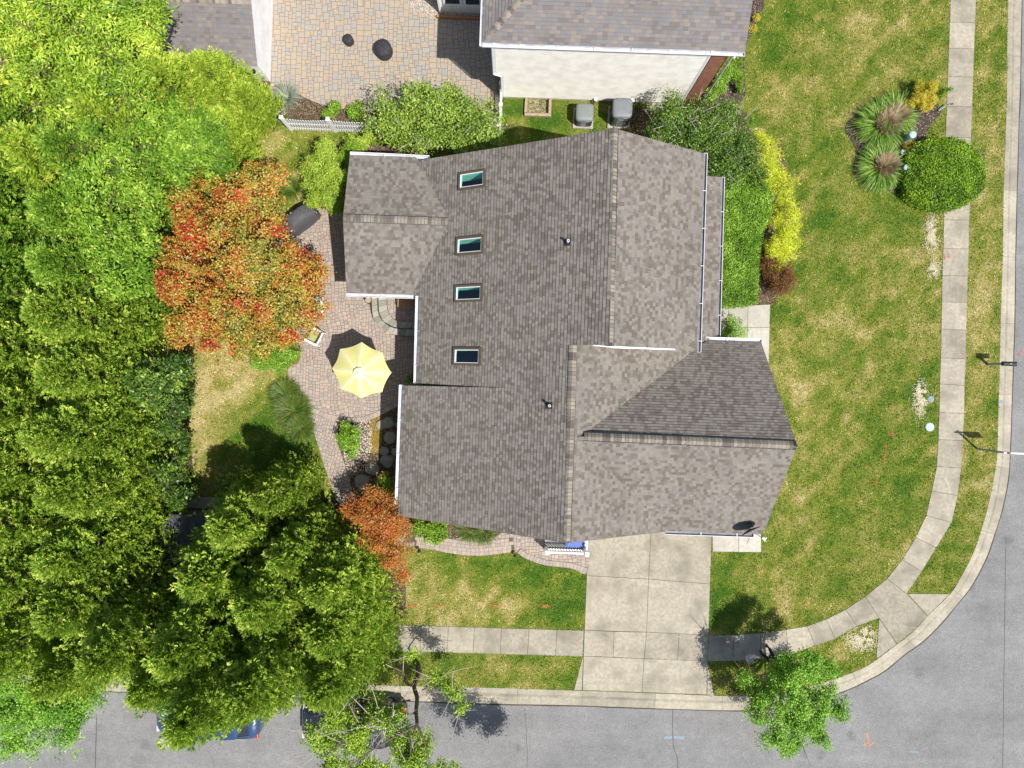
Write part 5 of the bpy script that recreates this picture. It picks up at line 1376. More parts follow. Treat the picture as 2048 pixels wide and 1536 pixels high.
# ------------------------------------------------------------------ cars
def car(name, label, x0, x1, yc, width, height, paint, hood=.24, nose=-1, zg=ZR):
    """x0..x1 in survey pixels at bonnet height; nose -1: front toward smaller x"""
    a, b = G(x0, yc, .9), G(x1, yc, .9); L = (b - a).length; cx, cy = (a.x + b.x) / 2, (a.y + b.y) / 2
    t = thing(name, label, 'car', (cx, cy, zg))
    rz = 0
    def S(u, w_, z):       # u 0 at the front .. 1 at the back
        x = (u - .5) * L * (1 if nose < 0 else -1); return Vector((cx + x, cy + w_, zg + z))
    hw = width / 2
    st = [0.0, .012, .04, .09, .16, .25, .33, .45, .6, .75, .86, .93, .975, .992, 1.0]
    wd = [.62, .74, .86, .94, .985, 1, 1, 1, 1, 1, .99, .96, .88, .78, .68]
    zt = [.62, .70, .78, .86, .92, .97, 1.0, 1.02, 1.03, 1.04, 1.05, 1.04, 1.0, .92, .80]
    m = MB(); rings = []
    for u, w_, z in zip(st, wd, zt):
        W2 = hw * w_; e = .10
        sec = [(-W2 * .93, .22), (-W2, .45), (-W2 * .995, z - .18), (-W2 * .95, z - .06), (-W2 * .80, z), (-W2 * .4, z + .03), (0, z + .035), (W2 * .4, z + .03), (W2 * .80, z), (W2 * .95, z - .06), (W2 * .995, z - .18), (W2, .45), (W2 * .93, .22)]
        rings.append([S(u, y, zz) for y, zz in sec])
    for i in range(len(rings) - 1):
        for k in range(12): m.face([rings[i][k], rings[i + 1][k], rings[i + 1][k + 1], rings[i][k + 1]])
    m.face(rings[0]); m.face(rings[-1][::-1])
    m.build('body', M[paint], t, merge=True, smooth=True)
    # glasshouse
    G0, G1 = [(hood, .80), (hood, 1.0)], 1
    lo = [(hood, .78), (hood + .03, .93), (.45, .95), (.75, .94), (.90, .88), (.925, .74)]
    hi = [(hood + .13, .62), (hood + .16, .70), (.48, .75), (.72, .74), (.82, .70), (.84, .60)]
    zl = 1.0
    m = MB(); Lr = [S(u, hw * w_, zl) for u, w_ in lo] + [S(u, -hw * w_, zl) for u, w_ in lo[::-1]]
    Hr = [S(u, hw * w_, height - .05) for u, w_ in hi] + [S(u, -hw * w_, height - .05) for u, w_ in hi[::-1]]
    for i in range(12): j = (i + 1) % 12; m.face([Lr[i], Lr[j], Hr[j], Hr[i]])
    m.build('windows', M['glass'], t)
    m = MB(); Rm = [S(u, hw * w_ * .8, height) for u, w_ in ((hood + .18, .70), (.50, .75), (.72, .74), (.81, .70))] 
    ro = [S((u if u > .5 else u), hw * w_ * 1.03, height - .06) for u, w_ in hi] + [S(u, -hw * w_ * 1.03, height - .06) for u, w_ in hi[::-1]]
    r2 = [S(.5 + (u - .5) * .88, hw * w_ * .86, height) for u, w_ in hi] + [S(.5 + (u - .5) * .88, -hw * w_ * .86, height) for u, w_ in hi[::-1]]
    for i in range(12): j = (i + 1) % 12; m.face([ro[i], ro[j], r2[j], r2[i]])
    m.face(r2); m.build('roof', M[paint], t, merge=True, smooth=True)
    for i in (0, 2, 3, 5, 6, 8, 9, 11): m = MB(); m.bar(Lr[i] + Vector((0, 0, -.01)), Hr[i], .05); m.build('pillar', M[paint], t)
    for u in (.19, .81):
        for s in (-1, 1):
            c = S(u, s * (hw - .12), .34); m = MB(); n = 20
            for (r_, w0, w1) in ((.33, -.11, .11),):
                A = [c + Vector((math.cos(k * 2 * math.pi / n) * r_, w0, math.sin(k * 2 * math.pi / n) * r_)) for k in range(n)]; B = [p + Vector((0, w1 - w0, 0)) for p in A]
                for k in range(n): m.face([A[k], A[(k + 1) % n], B[(k + 1) % n], B[k]])
                m.face(A); m.face(B[::-1])
            wo_ = m.build('wheel', M['tyre'], t)
            m = MB(); A = [c + Vector((math.cos(k * 2 * math.pi / n) * .21, s * .115, math.sin(k * 2 * math.pi / n) * .21)) for k in range(n)]; m.face(A); m.build('rim', M['steel'], wo_)
    for s in (-1, 1):
        m = MB(); p = S(hood + .10, s * (hw + .09), 1.02); m.box(p, (.13, .20, .12)); m.build('mirror', M['iron'], t, bevel=.03)
        m = MB(); m.box(S(.975, s * hw * .80, .86), (.18, .22, .16)); m.build('tail_lamp', M['red_lens'], t, bevel=.02)
        m = MB(); m.box(S(.022, s * hw * .70, .66), (.14, .28, .12)); m.build('headlight', M['clear_lens'], t, bevel=.02)
    m = MB()
    for s in (-1, 1): m.bar(S(hood + .06, s * hw * .985, 1.0), S(.88, s * hw * .955, 1.02), .02, .03)
    m.build('window_trim', M['clear_lens'], t)
    return t
car('parked_car', 'dark blue parked car with its bonnet showing from under the cypress branches', 305, 517, 1440, 1.80, 1.52, 'navy')
car('parked_car', 'black parked car almost hidden by the sparse street tree', 599, 810, 1452, 1.92, 1.70, 'dark_car')

# ------------------------------------------------------------------ under the street tree
p = G(1491, 1328, 0)
t = thing('wooden_post', 'brown timber post with a slanting brace at the edge of the street tree', 'post', (p.x, p.y, 0))
m = MB(); m.box((p.x, p.y, .6), (.13, .13, 1.2)); m.build('post', M['wood_red'], t, bevel=.01)
m = MB(); m.bar((p.x + .1, p.y + .15, .9), (p.x - .5, p.y - .35, .7), .08); m.build('brace', M['wood'], t)
p = G(1501, 1320, 1.0)
t = thing('meter_box', 'small pale grey utility box on a stake beside the timber post', 'utility box', (p.x, p.y, 0))
m = MB(); m.box((p.x, p.y, .90), (.30, .26, .22), rz=.05); m.build('box', plain('pale_grey_box', (.42, .47, .52), .5), t, bevel=.01)
m = MB(); m.box((p.x, p.y, .4), (.07, .07, .8)); m.build('stake', M['steel'], t)
# ------------------------------------------------------------------ leaves by the thousand, each a small face of its own
def unit(a): return a / np.maximum(np.linalg.norm(a, axis=1, keepdims=True), 1e-9)
def leaf_obj(name, P, D, S, L, Wd, r, mat_, parent=None, loc=None, mid=0.5):
    n = len(P)
    L = np.broadcast_to(L, n)[:, None]; Wd = np.broadcast_to(Wd, n)[:, None]
    V = np.empty((n, 4, 3), np.float32)
    V[:, 0] = P; V[:, 1] = P + D * L * mid + S * Wd / 2; V[:, 2] = P + D * L; V[:, 3] = P + D * L * mid - S * Wd / 2
    me = bpy.data.meshes.new(name)
    me.vertices.add(n * 4); me.vertices.foreach_set('co', V.ravel())
    me.loops.add(n * 4); me.loops.foreach_set('vertex_index', np.arange(n * 4, dtype=np.int32))
    me.polygons.add(n); me.polygons.foreach_set('loop_start', np.arange(0, n * 4, 4, dtype=np.int32)); me.polygons.foreach_set('loop_total', np.full(n, 4, np.int32))
    me.materials.append(mat_)
    at = me.attributes.new('r', 'FLOAT', 'FACE'); at.data.foreach_set('value', np.clip(r, 0, 1).astype(np.float32))
    me.update(); me.validate()
    o = bpy.data.objects.new(name, me); COL.objects.link(o)
    if parent is not None: o.parent = parent
    elif loc is not None: o.location = loc
    return o
def perp(n_, rng):
    a = rng.normal(size=n_.shape); a = a - n_ * (a * n_).sum(1, keepdims=True); return unit(a)
UP = np.array([0, 0, 1.0])
def cloud(rng, lobes, clumps, per, cr, L, W, fill=.35, tone=.28, upb=.6, flat=.7, low=-.35):
    """lobes: (x,y,z,rx,ry,rz); clumps of leaves on and in the lobes"""
    lob = np.array(lobes, float); wgt = (lob[:, 3] * lob[:, 4]); wgt = wgt / wgt.sum()
    k = rng.choice(len(lob), clumps, p=wgt); q = lob[k]
    # every lobe breaks into smaller tufts, and the leaf clumps sit on those
    nt_ = max(5, int(clumps / len(lob) / 8)); ti = k * nt_ + rng.randint(0, nt_, clumps)
    td = unit(rng.normal(size=(len(lob) * nt_, 3)) + [0, 0, .45]); td[:, 2] = np.maximum(td[:, 2], low); td = unit(td)
    tr = rng.uniform(.60, .92, len(td)); tsz = rng.uniform(.20, .42, len(td)); tt_ = rng.rand(len(td))
    d2 = unit(rng.normal(size=(clumps, 3)) + [0, 0, .35]); d = unit(td[ti] * .5 + d2)
    C = q[:, :3] + td[ti] * q[:, 3:] * tr[ti][:, None] + d2 * q[:, 3:] * tsz[ti][:, None]
    inn = rng.rand(clumps) < fill * .6
    C[inn] = (q[:, :3] + d2 * q[:, 3:] * rng.uniform(.2, .7, clumps)[:, None])[inn]
    tonec = .45 * rng.rand(clumps) + .30 * tt_[ti] + .9 * (fbm(C[:, 0] + 60, C[:, 1] + 60, .9, 2) - .5) + .12
    # leave out clumps here and there so that gaps open
    Cn = np.repeat(C, per, 0); dn = np.repeat(d, per, 0); t = np.repeat(tonec, per)
    n = len(Cn)
    off = rng.normal(size=(n, 3)) * cr * rng.uniform(.6, 1.15, (n, 1)); off[:, 2] *= flat
    P = Cn + off
    nn = unit(dn * .5 + UP * upb + rng.normal(size=(n, 3)) * .55)
    D = perp(nn, rng); S = np.cross(nn, D)
    r = .48 + (t - .5) * tone * 2 + rng.normal(size=n) * .20
    return P, D, S, L * rng.uniform(.65, 1.25, n), W * rng.uniform(.7, 1.25, n), r
def conifer(rng, h, R, sprays, per, ls=.75, L=.15, W=.05, el=(.5, 1.0), tone=.25, pw=.8, base=.04, shape=None):
    t = rng.rand(sprays) ** 1.35 * (1 - base) + base
    rad = R * np.maximum(1 - t, 0) ** pw * (1 + .14 * np.sin(rng.rand(sprays) * 6.28)) * np.minimum(1, .75 + t * 2.5)
    an = rng.uniform(0, 2 * np.pi, sprays)
    # boughs gather at preferred bearings so that the crown breaks into plumes
    an = an + .26 * np.sin(an * 7 + t * 23) + .16 * np.sin(an * 11 - t * 40)
    rad = rad * (1 + .16 * np.sin(an * 7 + t * 23 + 1.6) + .12 * np.sin(t * 60 + an * 3))
    inn = rng.uniform(.45, 1.02, sprays); rad = rad * (1 + rng.normal(size=sprays) * .07)
    O = np.stack([np.cos(an), np.sin(an), np.zeros(sprays)], 1)
    B = O * (rad * inn)[:, None]; B[:, 2] = t * h + (1 - inn) * -.1
    e = rng.uniform(el[0], el[1], sprays) + (t > .88) * .3
    A = unit(O * np.cos(e)[:, None] + UP * np.sin(e)[:, None] + rng.normal(size=(sprays, 3)) * .16)
    lat = unit(np.cross(A, UP) + rng.normal(size=(sprays, 3)) * .35); lat = unit(lat - A * (lat * A).sum(1, keepdims=True))
    sl = ls * rng.uniform(.5, 1.45, sprays) * (1 - .45 * t)
    tn = rng.rand(sprays)
    An, Ln, Bn = (np.repeat(x, per, 0) for x in (A, lat, B)); sn = np.repeat(sl, per); tt = np.repeat(tn, per)
    n = len(An); u = rng.rand(n) ** .8; sg = rng.choice([-1, 1], n)
    w = sn * .30 * np.sin(np.pi * np.clip(u * .9 + .08, 0, 1)) ** .8 * rng.rand(n) ** .6
    P = Bn + An * (u * sn)[:, None] + Ln * (sg * w)[:, None] + rng.normal(size=(n, 3)) * .02
    D = unit(An * .8 + Ln * (sg * .65)[:, None] + rng.normal(size=(n, 3)) * .22)
    nn = unit(np.cross(An, Ln) + rng.normal(size=(n, 3)) * .45)
    S = unit(np.cross(nn, D))
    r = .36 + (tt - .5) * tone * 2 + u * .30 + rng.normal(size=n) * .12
    return P, D, S, L * rng.uniform(.6, 1.3, n), W * rng.uniform(.7, 1.3, n), r
def trunk_mesh(name, h, r0, limbs, mat_, parent, rng, lean=(0, 0), base=(0, 0, 0)):
    m = MB(); o = Vector(parent.location); b = Vector(base)
    pts = [o + b + Vector((lean[0] * k / 4 + rng.uniform(-.05, .05) * k / 4, lean[1] * k / 4 + rng.uniform(-.05, .05) * k / 4, h * k / 4)) for k in range(5)]
    m.tube(pts, [r0, r0 * .85, r0 * .65, r0 * .45, r0 * .2], 8)
    for (fz, dx, dy, dz) in limbs:
        p = pts[0].lerp(pts[-1], fz); q = p + Vector((dx, dy, dz)); mid = p.lerp(q, .5) + Vector((rng.uniform(-.1, .1), rng.uniform(-.1, .1), .1))
        m.tube([p, mid, q], [r0 * .42, r0 * .28, r0 * .1], 6)
        for _ in range(2):
            s_ = mid.lerp(q, rng.uniform(0, .7)); m.tube([s_, s_ + Vector((dx * .3 + rng.uniform(-.3, .3), dy * .3 + rng.uniform(-.3, .3), rng.uniform(.05, .35)))], [r0 * .14, r0 * .05], 5)
    return m.build(name, mat_, parent)
PROTO = {}
def copy_plant(root, loc, rz, sc, label, group):
    r = root.copy(); COL.objects.link(r); r.location = loc; r.rotation_euler = (0, 0, rz); r.scale = (sc, sc, sc) if not isinstance(sc, tuple) else sc
    r['label'] = label
    if group: r['group'] = group
    for ch in list(root.children):
        c = ch.copy(); COL.objects.link(c); c.parent = r
        for g in ch.children:
            d = g.copy(); COL.objects.link(d); d.parent = c
    return r
def cypress(kind, loc, h, R, label, group, matn='lf_cypress', name='cypress_tree'):
    key = (kind, matn)
    rz = random.Random(label).uniform(0, 6.28)
    if key not in PROTO:
        rng = np.random.RandomState(100 + len(PROTO)); H0, R0 = {'tall': (8.0, 2.3), 'mid': (6.0, 1.7), 'small': (4.0, 1.5)}[kind]
        t = thing(name, label, 'tree', (0, 0, 0), group)
        ns, per = {'tall': (1700, 38), 'mid': (1150, 38), 'small': (700, 38)}[kind]
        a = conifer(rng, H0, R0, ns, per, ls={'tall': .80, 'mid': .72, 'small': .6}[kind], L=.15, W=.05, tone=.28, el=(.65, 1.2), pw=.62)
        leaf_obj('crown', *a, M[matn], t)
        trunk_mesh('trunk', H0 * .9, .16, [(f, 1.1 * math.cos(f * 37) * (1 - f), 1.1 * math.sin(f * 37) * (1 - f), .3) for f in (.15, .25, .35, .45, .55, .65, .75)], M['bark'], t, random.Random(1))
        PROTO[key] = (t, H0, R0)
        t.location = loc; t.rotation_euler = (0, 0, rz); t.scale = (R / R0, R / R0, h / H0)
        return t
    t, H0, R0 = PROTO[key]
    return copy_plant(t, loc, rz, (R / R0, R / R0, h / H0), label, group)
def gxy(px, py): v = G(px, py, 0); return (v.x, v.y, 0)
GC = 'cypress trees of the left hand screen'
CYP = [
 # ground place, height, radius, kind, leaf, label
 (285, 655, 7.6, 2.2, 'tall', 'lf_cypress', 'tall cypress just below the orange maple, behind the back lawn'),
 (292, 752, 7.2, 2.1, 'tall', 'lf_cypress', 'tall cypress at the upper end of the straw coloured back lawn'),
 (290, 850, 7.8, 2.2, 'tall', 'lf_cypress', 'tall cypress beside the middle of the straw coloured back lawn'),
 (300, 942, 7.4, 2.15, 'tall', 'lf_cypress', 'tall cypress where the shaded corner of the back lawn ends'),
 (180, 705, 8.4, 2.4, 'tall', 'lf_cypress', 'outer cypress at the edge of the picture level with the yellow umbrella'),
 (180, 800, 8.6, 2.4, 'tall', 'lf_cypress', 'outer cypress at the edge of the picture level with the round bed shrub'),
 (185, 900, 8.2, 2.4, 'tall', 'lf_cypress', 'outer cypress at the edge of the picture level with the shaded lawn'),
 (185, 1000, 8.4, 2.4, 'tall', 'lf_cypress', 'outer cypress at the edge of the picture level with the dark shed roof'),
 (300, 1050, 7.4, 2.35, 'tall', 'lf_cypress', 'cypress beside the dark shed on the side away from the house'),
 (190, 1100, 8.4, 2.3, 'tall', 'lf_cypress', 'outer cypress below the level of the dark shed'),
 (320, 1130, 8.2, 2.2, 'tall', 'lf_cypress', 'yellowish cypress diagonally below the dark shed'),
 (215, 1190, 8.4, 2.3, 'tall', 'lf_cypress', 'outer cypress just above the lime green street tree'),
 (300, 1235, 7.8, 2.0, 'tall', 'lf_cypress', 'cypress by the short visible stretch of kerb'),
 (405, 1185, 9.0, 2.2, 'tall', 'lf_cypress', 'tall cypress between the kerb gap and the blue car bonnet'),
 (611, 962, 6.3, 1.12, 'mid', 'lf_cypress', 'smaller cypress whose pointed shadow falls on the back lawn'),
 (548, 1012, 6.2, 1.8, 'mid', 'lf_cypress', 'smaller cypress between the shaded lawn and the dark shed'),
 (515, 1090, 6.8, 2.1, 'mid', 'lf_cypress', 'middle height cypress beside the dark shed nearest the house'),
 (648, 1060, 6.4, 1.55, 'mid', 'lf_cypress', 'middle height cypress beside the shaded paver path'),
 (620, 1125, 7.8, 2.1, 'tall', 'lf_cypress', 'broad cypress in the centre of the lower stand'),
 (712, 1110, 6.6, 1.75, 'mid', 'lf_cypress', 'cypress touching the rust coloured maple'),
 (722, 1185, 7.0, 1.95, 'tall', 'lf_cypress', 'cypress at the edge of the straw coloured front lawn'),
 (725, 1255, 7.6, 1.9, 'tall', 'lf_cypress', 'cypress nearest the street tree with the bare white twigs'),
 (630, 1235, 9.4, 2.3, 'tall', 'lf_cypress', 'tall cypress hanging over the tail of the dark blue car'),
 (520, 1180, 9.2, 2.3, 'tall', 'lf_cypress', 'tall cypress in the lower stand behind the one over the blue car roof'),
 (560, 1255, 10.2, 2.35, 'tall', 'lf_cypress', 'tall cypress hanging over the roof of the dark blue car'),
 (470, 1235, 8.6, 2.0, 'tall', 'lf_cypress', 'tall cypress hanging over the bonnet of the dark blue car'),
]
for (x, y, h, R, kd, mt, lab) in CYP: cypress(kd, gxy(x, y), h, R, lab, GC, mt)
for (x, y, h, R, kd, mt, lab) in [
 (190, 340, 8.0, 2.4, 'tall', 'lf_screen', 'deep green cypress at the edge of the picture under the lime corner tree'),
 (185, 435, 8.2, 2.4, 'tall', 'lf_screen', 'deep green outer cypress level with the top of the orange maple'),
 (180, 525, 8.2, 2.4, 'tall', 'lf_screen', 'deep green outer cypress level with the middle of the orange maple'),
 (180, 615, 8.2, 2.4, 'tall', 'lf_screen', 'deep green outer cypress level with the lower part of the orange maple'),
 (285, 485, 7.2, 2.2, 'tall', 'lf_screen', 'inner deep green cypress beside the widest part of the orange maple'),
 (290, 572, 7.4, 2.2, 'tall', 'lf_screen', 'inner deep green cypress beside the lower part of the orange maple'),
 (300, 385, 7.4, 2.2, 'tall', 'lf_screen', 'inner deep green cypress up from the orange maple')]:
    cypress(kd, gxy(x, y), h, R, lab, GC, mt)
GL = 'light green cypresses by the white shed'
for (x, y, h, R, kd, mt, lab) in [
 (425, 250, 6.0, 2.0, 'mid', 'lf_cypress_light', 'light green cypress leaning over the grey shed roof'),
 (480, 212, 4.6, 1.5, 'mid', 'lf_cypress_light', 'light green cypress in front of the white shed wall'),
 (522, 232, 2.9, 1.15, 'small', 'lf_cypress_light', 'low light green cypress beside the pale pebbles and the white fence'),
 (455, 300, 4.4, 1.7, 'mid', 'lf_cypress_light', 'light green cypress at the top corner of the back lawn'),
 (350, 330, 7.0, 2.2, 'mid', 'lf_cypress_light', 'light green cypress between the lime tree and the orange maple'),
 (255, 395, 7.6, 2.3, 'mid', 'lf_cypress_light', 'light green cypress inland of the top left corner tree')]:
    cypress(kd, gxy(x, y), h, R, lab, GL, mt)

# broadleaf trees and shrubs: each built to its own outline
def plant(name, label, cat, px_lobes, h_mid, mat_, clumps, per, cr, L, W, seed, group=None, trunk=True, fill=.35, tone=.28, flat=.7, upb=.6, hz_=None, trunk_px=None, r0=.1, twigs=0, tw_mat='twig', part='crown', low=-.35, twig_len=.9, fork_z=None, limb=1.0):
    """px_lobes: (px, py, radius_px, height_of_centre[, rz]) seen in the survey"""
    rng = np.random.RandomState(seed)
    W_ = []
    for q in px_lobes:
        c = G(q[0], q[1], q[3]); rr_ = q[2] / PPM * (HC - q[3]) / HC; W_.append((c.x, c.y, q[3], rr_, rr_ * (q[5] if len(q) > 5 else 1), q[4] if len(q) > 4 else rr_ * .8))
    bx, by = (G(*trunk_px, 0).x, G(*trunk_px, 0).y) if trunk_px else (sum(w[0] for w in W_) / len(W_), sum(w[1] for w in W_) / len(W_))
    t = thing(name, label, cat, (bx, by, 0), group)
    loc = [(w[0] - bx, w[1] - by) + w[2:] for w in W_]
    a = cloud(rng, loc, clumps, per, cr, L, W, fill, tone, upb, flat, low)
    ok = a[0][:, 2] > .02
    a = tuple(x[ok] if isinstance(x, np.ndarray) else x for x in a)
    leaf_obj(part, *a, mat_, t)
    if trunk:
        rr = random.Random(seed); m = MB(); zf = fork_z or min(w[2] for w in loc) * .45
        b = Vector((bx, by, 0)); fork = b + Vector((rr.uniform(-.1, .1), rr.uniform(-.1, .1), max(zf, .1)))
        m.tube([b, b.lerp(fork, .5) + Vector((.02, 0, 0)), fork], [r0 * 1.25, r0, r0 * .9], 8)
        for w in loc:
            c = b + Vector(w[:3]); mid = fork.lerp(c, .5) + Vector((rr.uniform(-.2, .2), rr.uniform(-.2, .2), -.1))
            m.tube([fork, mid, c], [r0 * .6 * limb, r0 * .4 * limb, r0 * .2 * limb], 6)
            for _ in range(4):
                d = Vector((rr.uniform(-1, 1), rr.uniform(-1, 1), rr.uniform(-.1, .8))); s_ = mid.lerp(c, rr.uniform(.2, 1)); m.tube([s_, s_ + Vector((d.x * w[3], d.y * w[4], d.z * w[5])) * .85], [r0 * .22, r0 * .06], 5)
        m.build('trunk', M['bark'], t)
    if twigs:
        rr = random.Random(seed + 7); m = MB()
        for _ in range(twigs):
            w = loc[rr.randrange(len(loc))]; an = rr.uniform(0, 6.28); q = rr.uniform(.3, .95); s_ = Vector((bx, by, 0)) + Vector((w[0] + math.cos(an) * w[3] * q * .8, w[1] + math.sin(an) * w[4] * q * .8, w[2] + w[5] * math.sqrt(max(0, 1 - q * q)) * .85))
            d = Vector((math.cos(an + rr.uniform(-.6, .6)), math.sin(an + rr.uniform(-.6, .6)), rr.uniform(.05, .6))) * twig_len * rr.uniform(.5, 1.1)
            e = s_ + d; m.tube([s_, s_.lerp(e, .5) + Vector((0, 0, .03)), e], [.014, .010, .004], 4, caps=False)
            for _k in range(2): g_ = s_.lerp(e, rr.uniform(.3, .8)); m.tube([g_, g_ + Vector((d.x * .3 + rr.uniform(-.15, .15), d.y * .3 + rr.uniform(-.15, .15), .08))], [.007, .003], 4, caps=False)
        m.build('twigs', M[tw_mat], t)
    return t

plant('maple_tree', 'large maple with orange red and yellow leaves beside the paver patio', 'tree',
      [(395, 415, 58, 3.2, 1.0), (470, 400, 60, 3.6, 1.1), (530, 390, 56, 3.4, 1.0), (536, 428, 38, 3.4, .8), (360, 500, 52, 3.0, 1.1), (430, 490, 70, 3.9, 1.2), (510, 500, 78, 4.1, 1.3), (585, 548, 56, 3.2, 1.0), (632, 548, 34, 2.6, .7), (345, 560, 45, 2.8, 1.0), (400, 580, 72, 3.8, 1.2), (480, 590, 80, 4.0, 1.2), (560, 610, 66, 3.4, 1.1), (385, 650, 48, 3.0, 1.0), (450, 665, 52, 3.1, 1.0), (520, 672, 48, 3.0, 1.0), (590, 650, 42, 2.8, .8), (620, 605, 36, 2.6, .7), (510, 360, 32, 2.8, .7), (330, 500, 26, 2.6, .7)],
      3.4, M['lf_maple'], 2300, 40, .13, .105, .07, 11, fill=.30, tone=.42, flat=.55, r0=.16, trunk_px=(525, 560), twigs=12, twig_len=.5)
plant('maple_tree', 'small rust and orange maple at the near corner of the house eave', 'tree',
      [(712, 1010, 26, 2.2, .5), (745, 1000, 26, 2.4, .5), (786, 1005, 22, 2.6, .5), (730, 1035, 30, 2.6, .6), (775, 1040, 36, 2.9, .6), (805, 1055, 24, 2.6, .5), (760, 1075, 34, 2.8, .6), (795, 1095, 26, 2.5, .5), (785, 1125, 24, 2.3, .5), (800, 1150, 14, 2.0, .4), (700, 1030, 16, 2.1, .4)],
      2.5, M['lf_maple_deep'], 420, 36, .15, .085, .05, 12, fill=.3, tone=.35, flat=.45, r0=.06, trunk_px=(775, 1030))
plant('street_tree', 'round bright green street tree beside the driveway and its lawn shadow', 'tree',
      [(1496, 1358, 22, 2.4, .4), (1520, 1385, 34, 2.8, .6), (1515, 1420, 26, 2.8, .5), (1552, 1345, 30, 3.0, .6), (1600, 1335, 38, 3.4, .7), (1645, 1345, 30, 3.1, .5), (1590, 1385, 38, 3.8, .8), (1640, 1390, 38, 3.4, .7), (1560, 1435, 34, 3.4, .6), (1610, 1430, 38, 3.5, .7), (1668, 1415, 24, 3.0, .5), (1545, 1475, 26, 3.0, .5), (1580, 1490, 24, 2.9, .4), (1640, 1472, 20, 2.9, .4), (1600, 1465, 20, 3.2, .4)],
      4, M['lf_street'], 950, 44, .12, .075, .055, 13, fill=.4, tone=.22, flat=.75, r0=.10, trunk_px=(1552, 1335), twigs=14, tw_mat='bark', twig_len=1.0)
plant('street_tree', 'sparse street tree with bare white twigs over the black car', 'tree',
      [(625, 1465, 26, 4.2, .4), (650, 1500, 34, 4.4, .5), (700, 1490, 34, 4.2, .5), (720, 1450, 22, 4.4, .4), (690, 1415, 24, 3.6, .5), (760, 1430, 26, 3.8, .5), (750, 1400, 18, 3.4, .4), (790, 1480, 32, 4.6, .5), (840, 1490, 34, 4.8, .5), (720, 1470, 34, 4.6, .4), (780, 1450, 30, 4.6, .4), (670, 1440, 28, 4.4, .4), (820, 1530, 42, 5.0, .6), (740, 1530, 42, 4.6, .5), (660, 1545, 40, 4.6, .5), (795, 1415, 16, 3.2, .4), (822, 1305, 14, 2.6, .4), (872, 1352, 16, 2.8, .35), (905, 1380, 17, 3.0, .35), (925, 1412, 14, 3.0, .3), (880, 1545, 34, 5.2, .5), (960, 1600, 44, 5.2, .6), (1020, 1640, 50, 5.2, .6), (1080, 1665, 50, 5.0, .6)],  # lobes far below the frame are unseen, added to shade the asphalt
      4, M['lf_lime'], 1150, 38, .13, .095, .055, 14, fill=.5, tone=.22, flat=.7, r0=.075, trunk_px=(836, 1329), trunk=False, twigs=90, twig_len=1.15, low=-.2)
def limbs(t, specs, mat_='bark', nm='trunk'):
    m = MB()
    for pts, r0, r1 in specs:
        P = [G(*p) for p in pts]; Q = []
        xy = spline([(p.x, p.y) for p in P], 5); zz = np.interp(np.linspace(0, len(P) - 1, len(xy)), range(len(P)), [p.z for p in P])
        m.tube([Vector((a[0], a[1], z)) for a, z in zip(xy, zz)], [r0 + (r1 - r0) * i / (len(xy) - 1) for i in range(len(xy))], 7)
    return m.build(nm, M[mat_], t)
sparse = [o for o in bpy.data.objects if str(o.get('label', '')).startswith('sparse street tree')][0]
limbs(sparse, [([(836, 1329, 0), (836, 1350, 1.1), (828, 1372, 1.9)], .13, .11), ([(828, 1372, 1.9), (834, 1395, 3.0), (832, 1425, 4.2), (834, 1450, 5.0)], .10, .075), ([(834, 1450, 5.0), (824, 1480, 5.3), (818, 1530, 5.6)], .05, .02), ([(834, 1450, 5.0), (846, 1475, 5.3), (858, 1520, 5.5)], .05, .02),
               ([(828, 1372, 1.9), (812, 1366, 2.2), (806, 1345, 2.4), (785, 1335, 2.6)], .06, .03), ([(845, 1380, 2.4), (868, 1368, 2.8), (880, 1382, 3.0), (905, 1382, 3.1), (955, 1390, 3.2)], .035, .008), ([(832, 1425, 4.2), (780, 1440, 4.4), (720, 1470, 4.6), (660, 1500, 4.8)], .05, .02), ([(834, 1450, 5.0), (760, 1490, 5.2), (690, 1540, 5.4)], .045, .02), ([(820, 1400, 3.6), (780, 1405, 3.9), (740, 1395, 4.1)], .04, .015)])
limbs(sparse, [([(785, 1335, 2.6), (770, 1328, 2.9)], .02, .008), ([(806, 1345, 2.4), (808, 1310, 2.7), (811, 1285, 2.9)], .016, .006), ([(876, 1360, 2.9), (900, 1345, 3.2), (948, 1333, 3.4)], .02, .006), ([(745, 1435, 4.3), (710, 1400, 4.5), (680, 1370, 4.7)], .02, .007), ([(760, 1430, 4.3), (745, 1380, 4.4), (728, 1352, 4.5)], .018, .006), ([(800, 1425, 4.6), (720, 1455, 4.8), (650, 1470, 5.0), (625, 1478, 5.0)], .022, .007), ([(790, 1420, 4.6), (775, 1455, 4.8), (755, 1490, 5.0), (720, 1530, 5.1)], .022, .008), ([(770, 1412, 4.4), (735, 1445, 4.6), (700, 1465, 4.8), (665, 1460, 4.9)], .018, .006)], 'twig', 'bare_branches')
plant('street_tree', 'lime green street tree reaching into the lower left corner over the asphalt', 'tree',
      [(30, 1395, 50, 4.6, .8), (90, 1390, 50, 4.8, .9), (150, 1385, 44, 4.4, .8), (185, 1375, 30, 4.0, .6), (60, 1440, 52, 4.8, .9), (125, 1440, 40, 4.4, .7), (135, 1485, 26, 4.0, .5), (30, 1485, 40, 4.4, .6), (-30, 1440, 50, 4.6, .8), (165, 1420, 26, 4.0, .5)],
      4.4, M['lf_street'], 560, 42, .17, .10, .06, 15, fill=.4, tone=.22, r0=.12, trunk_px=(200, 1325))
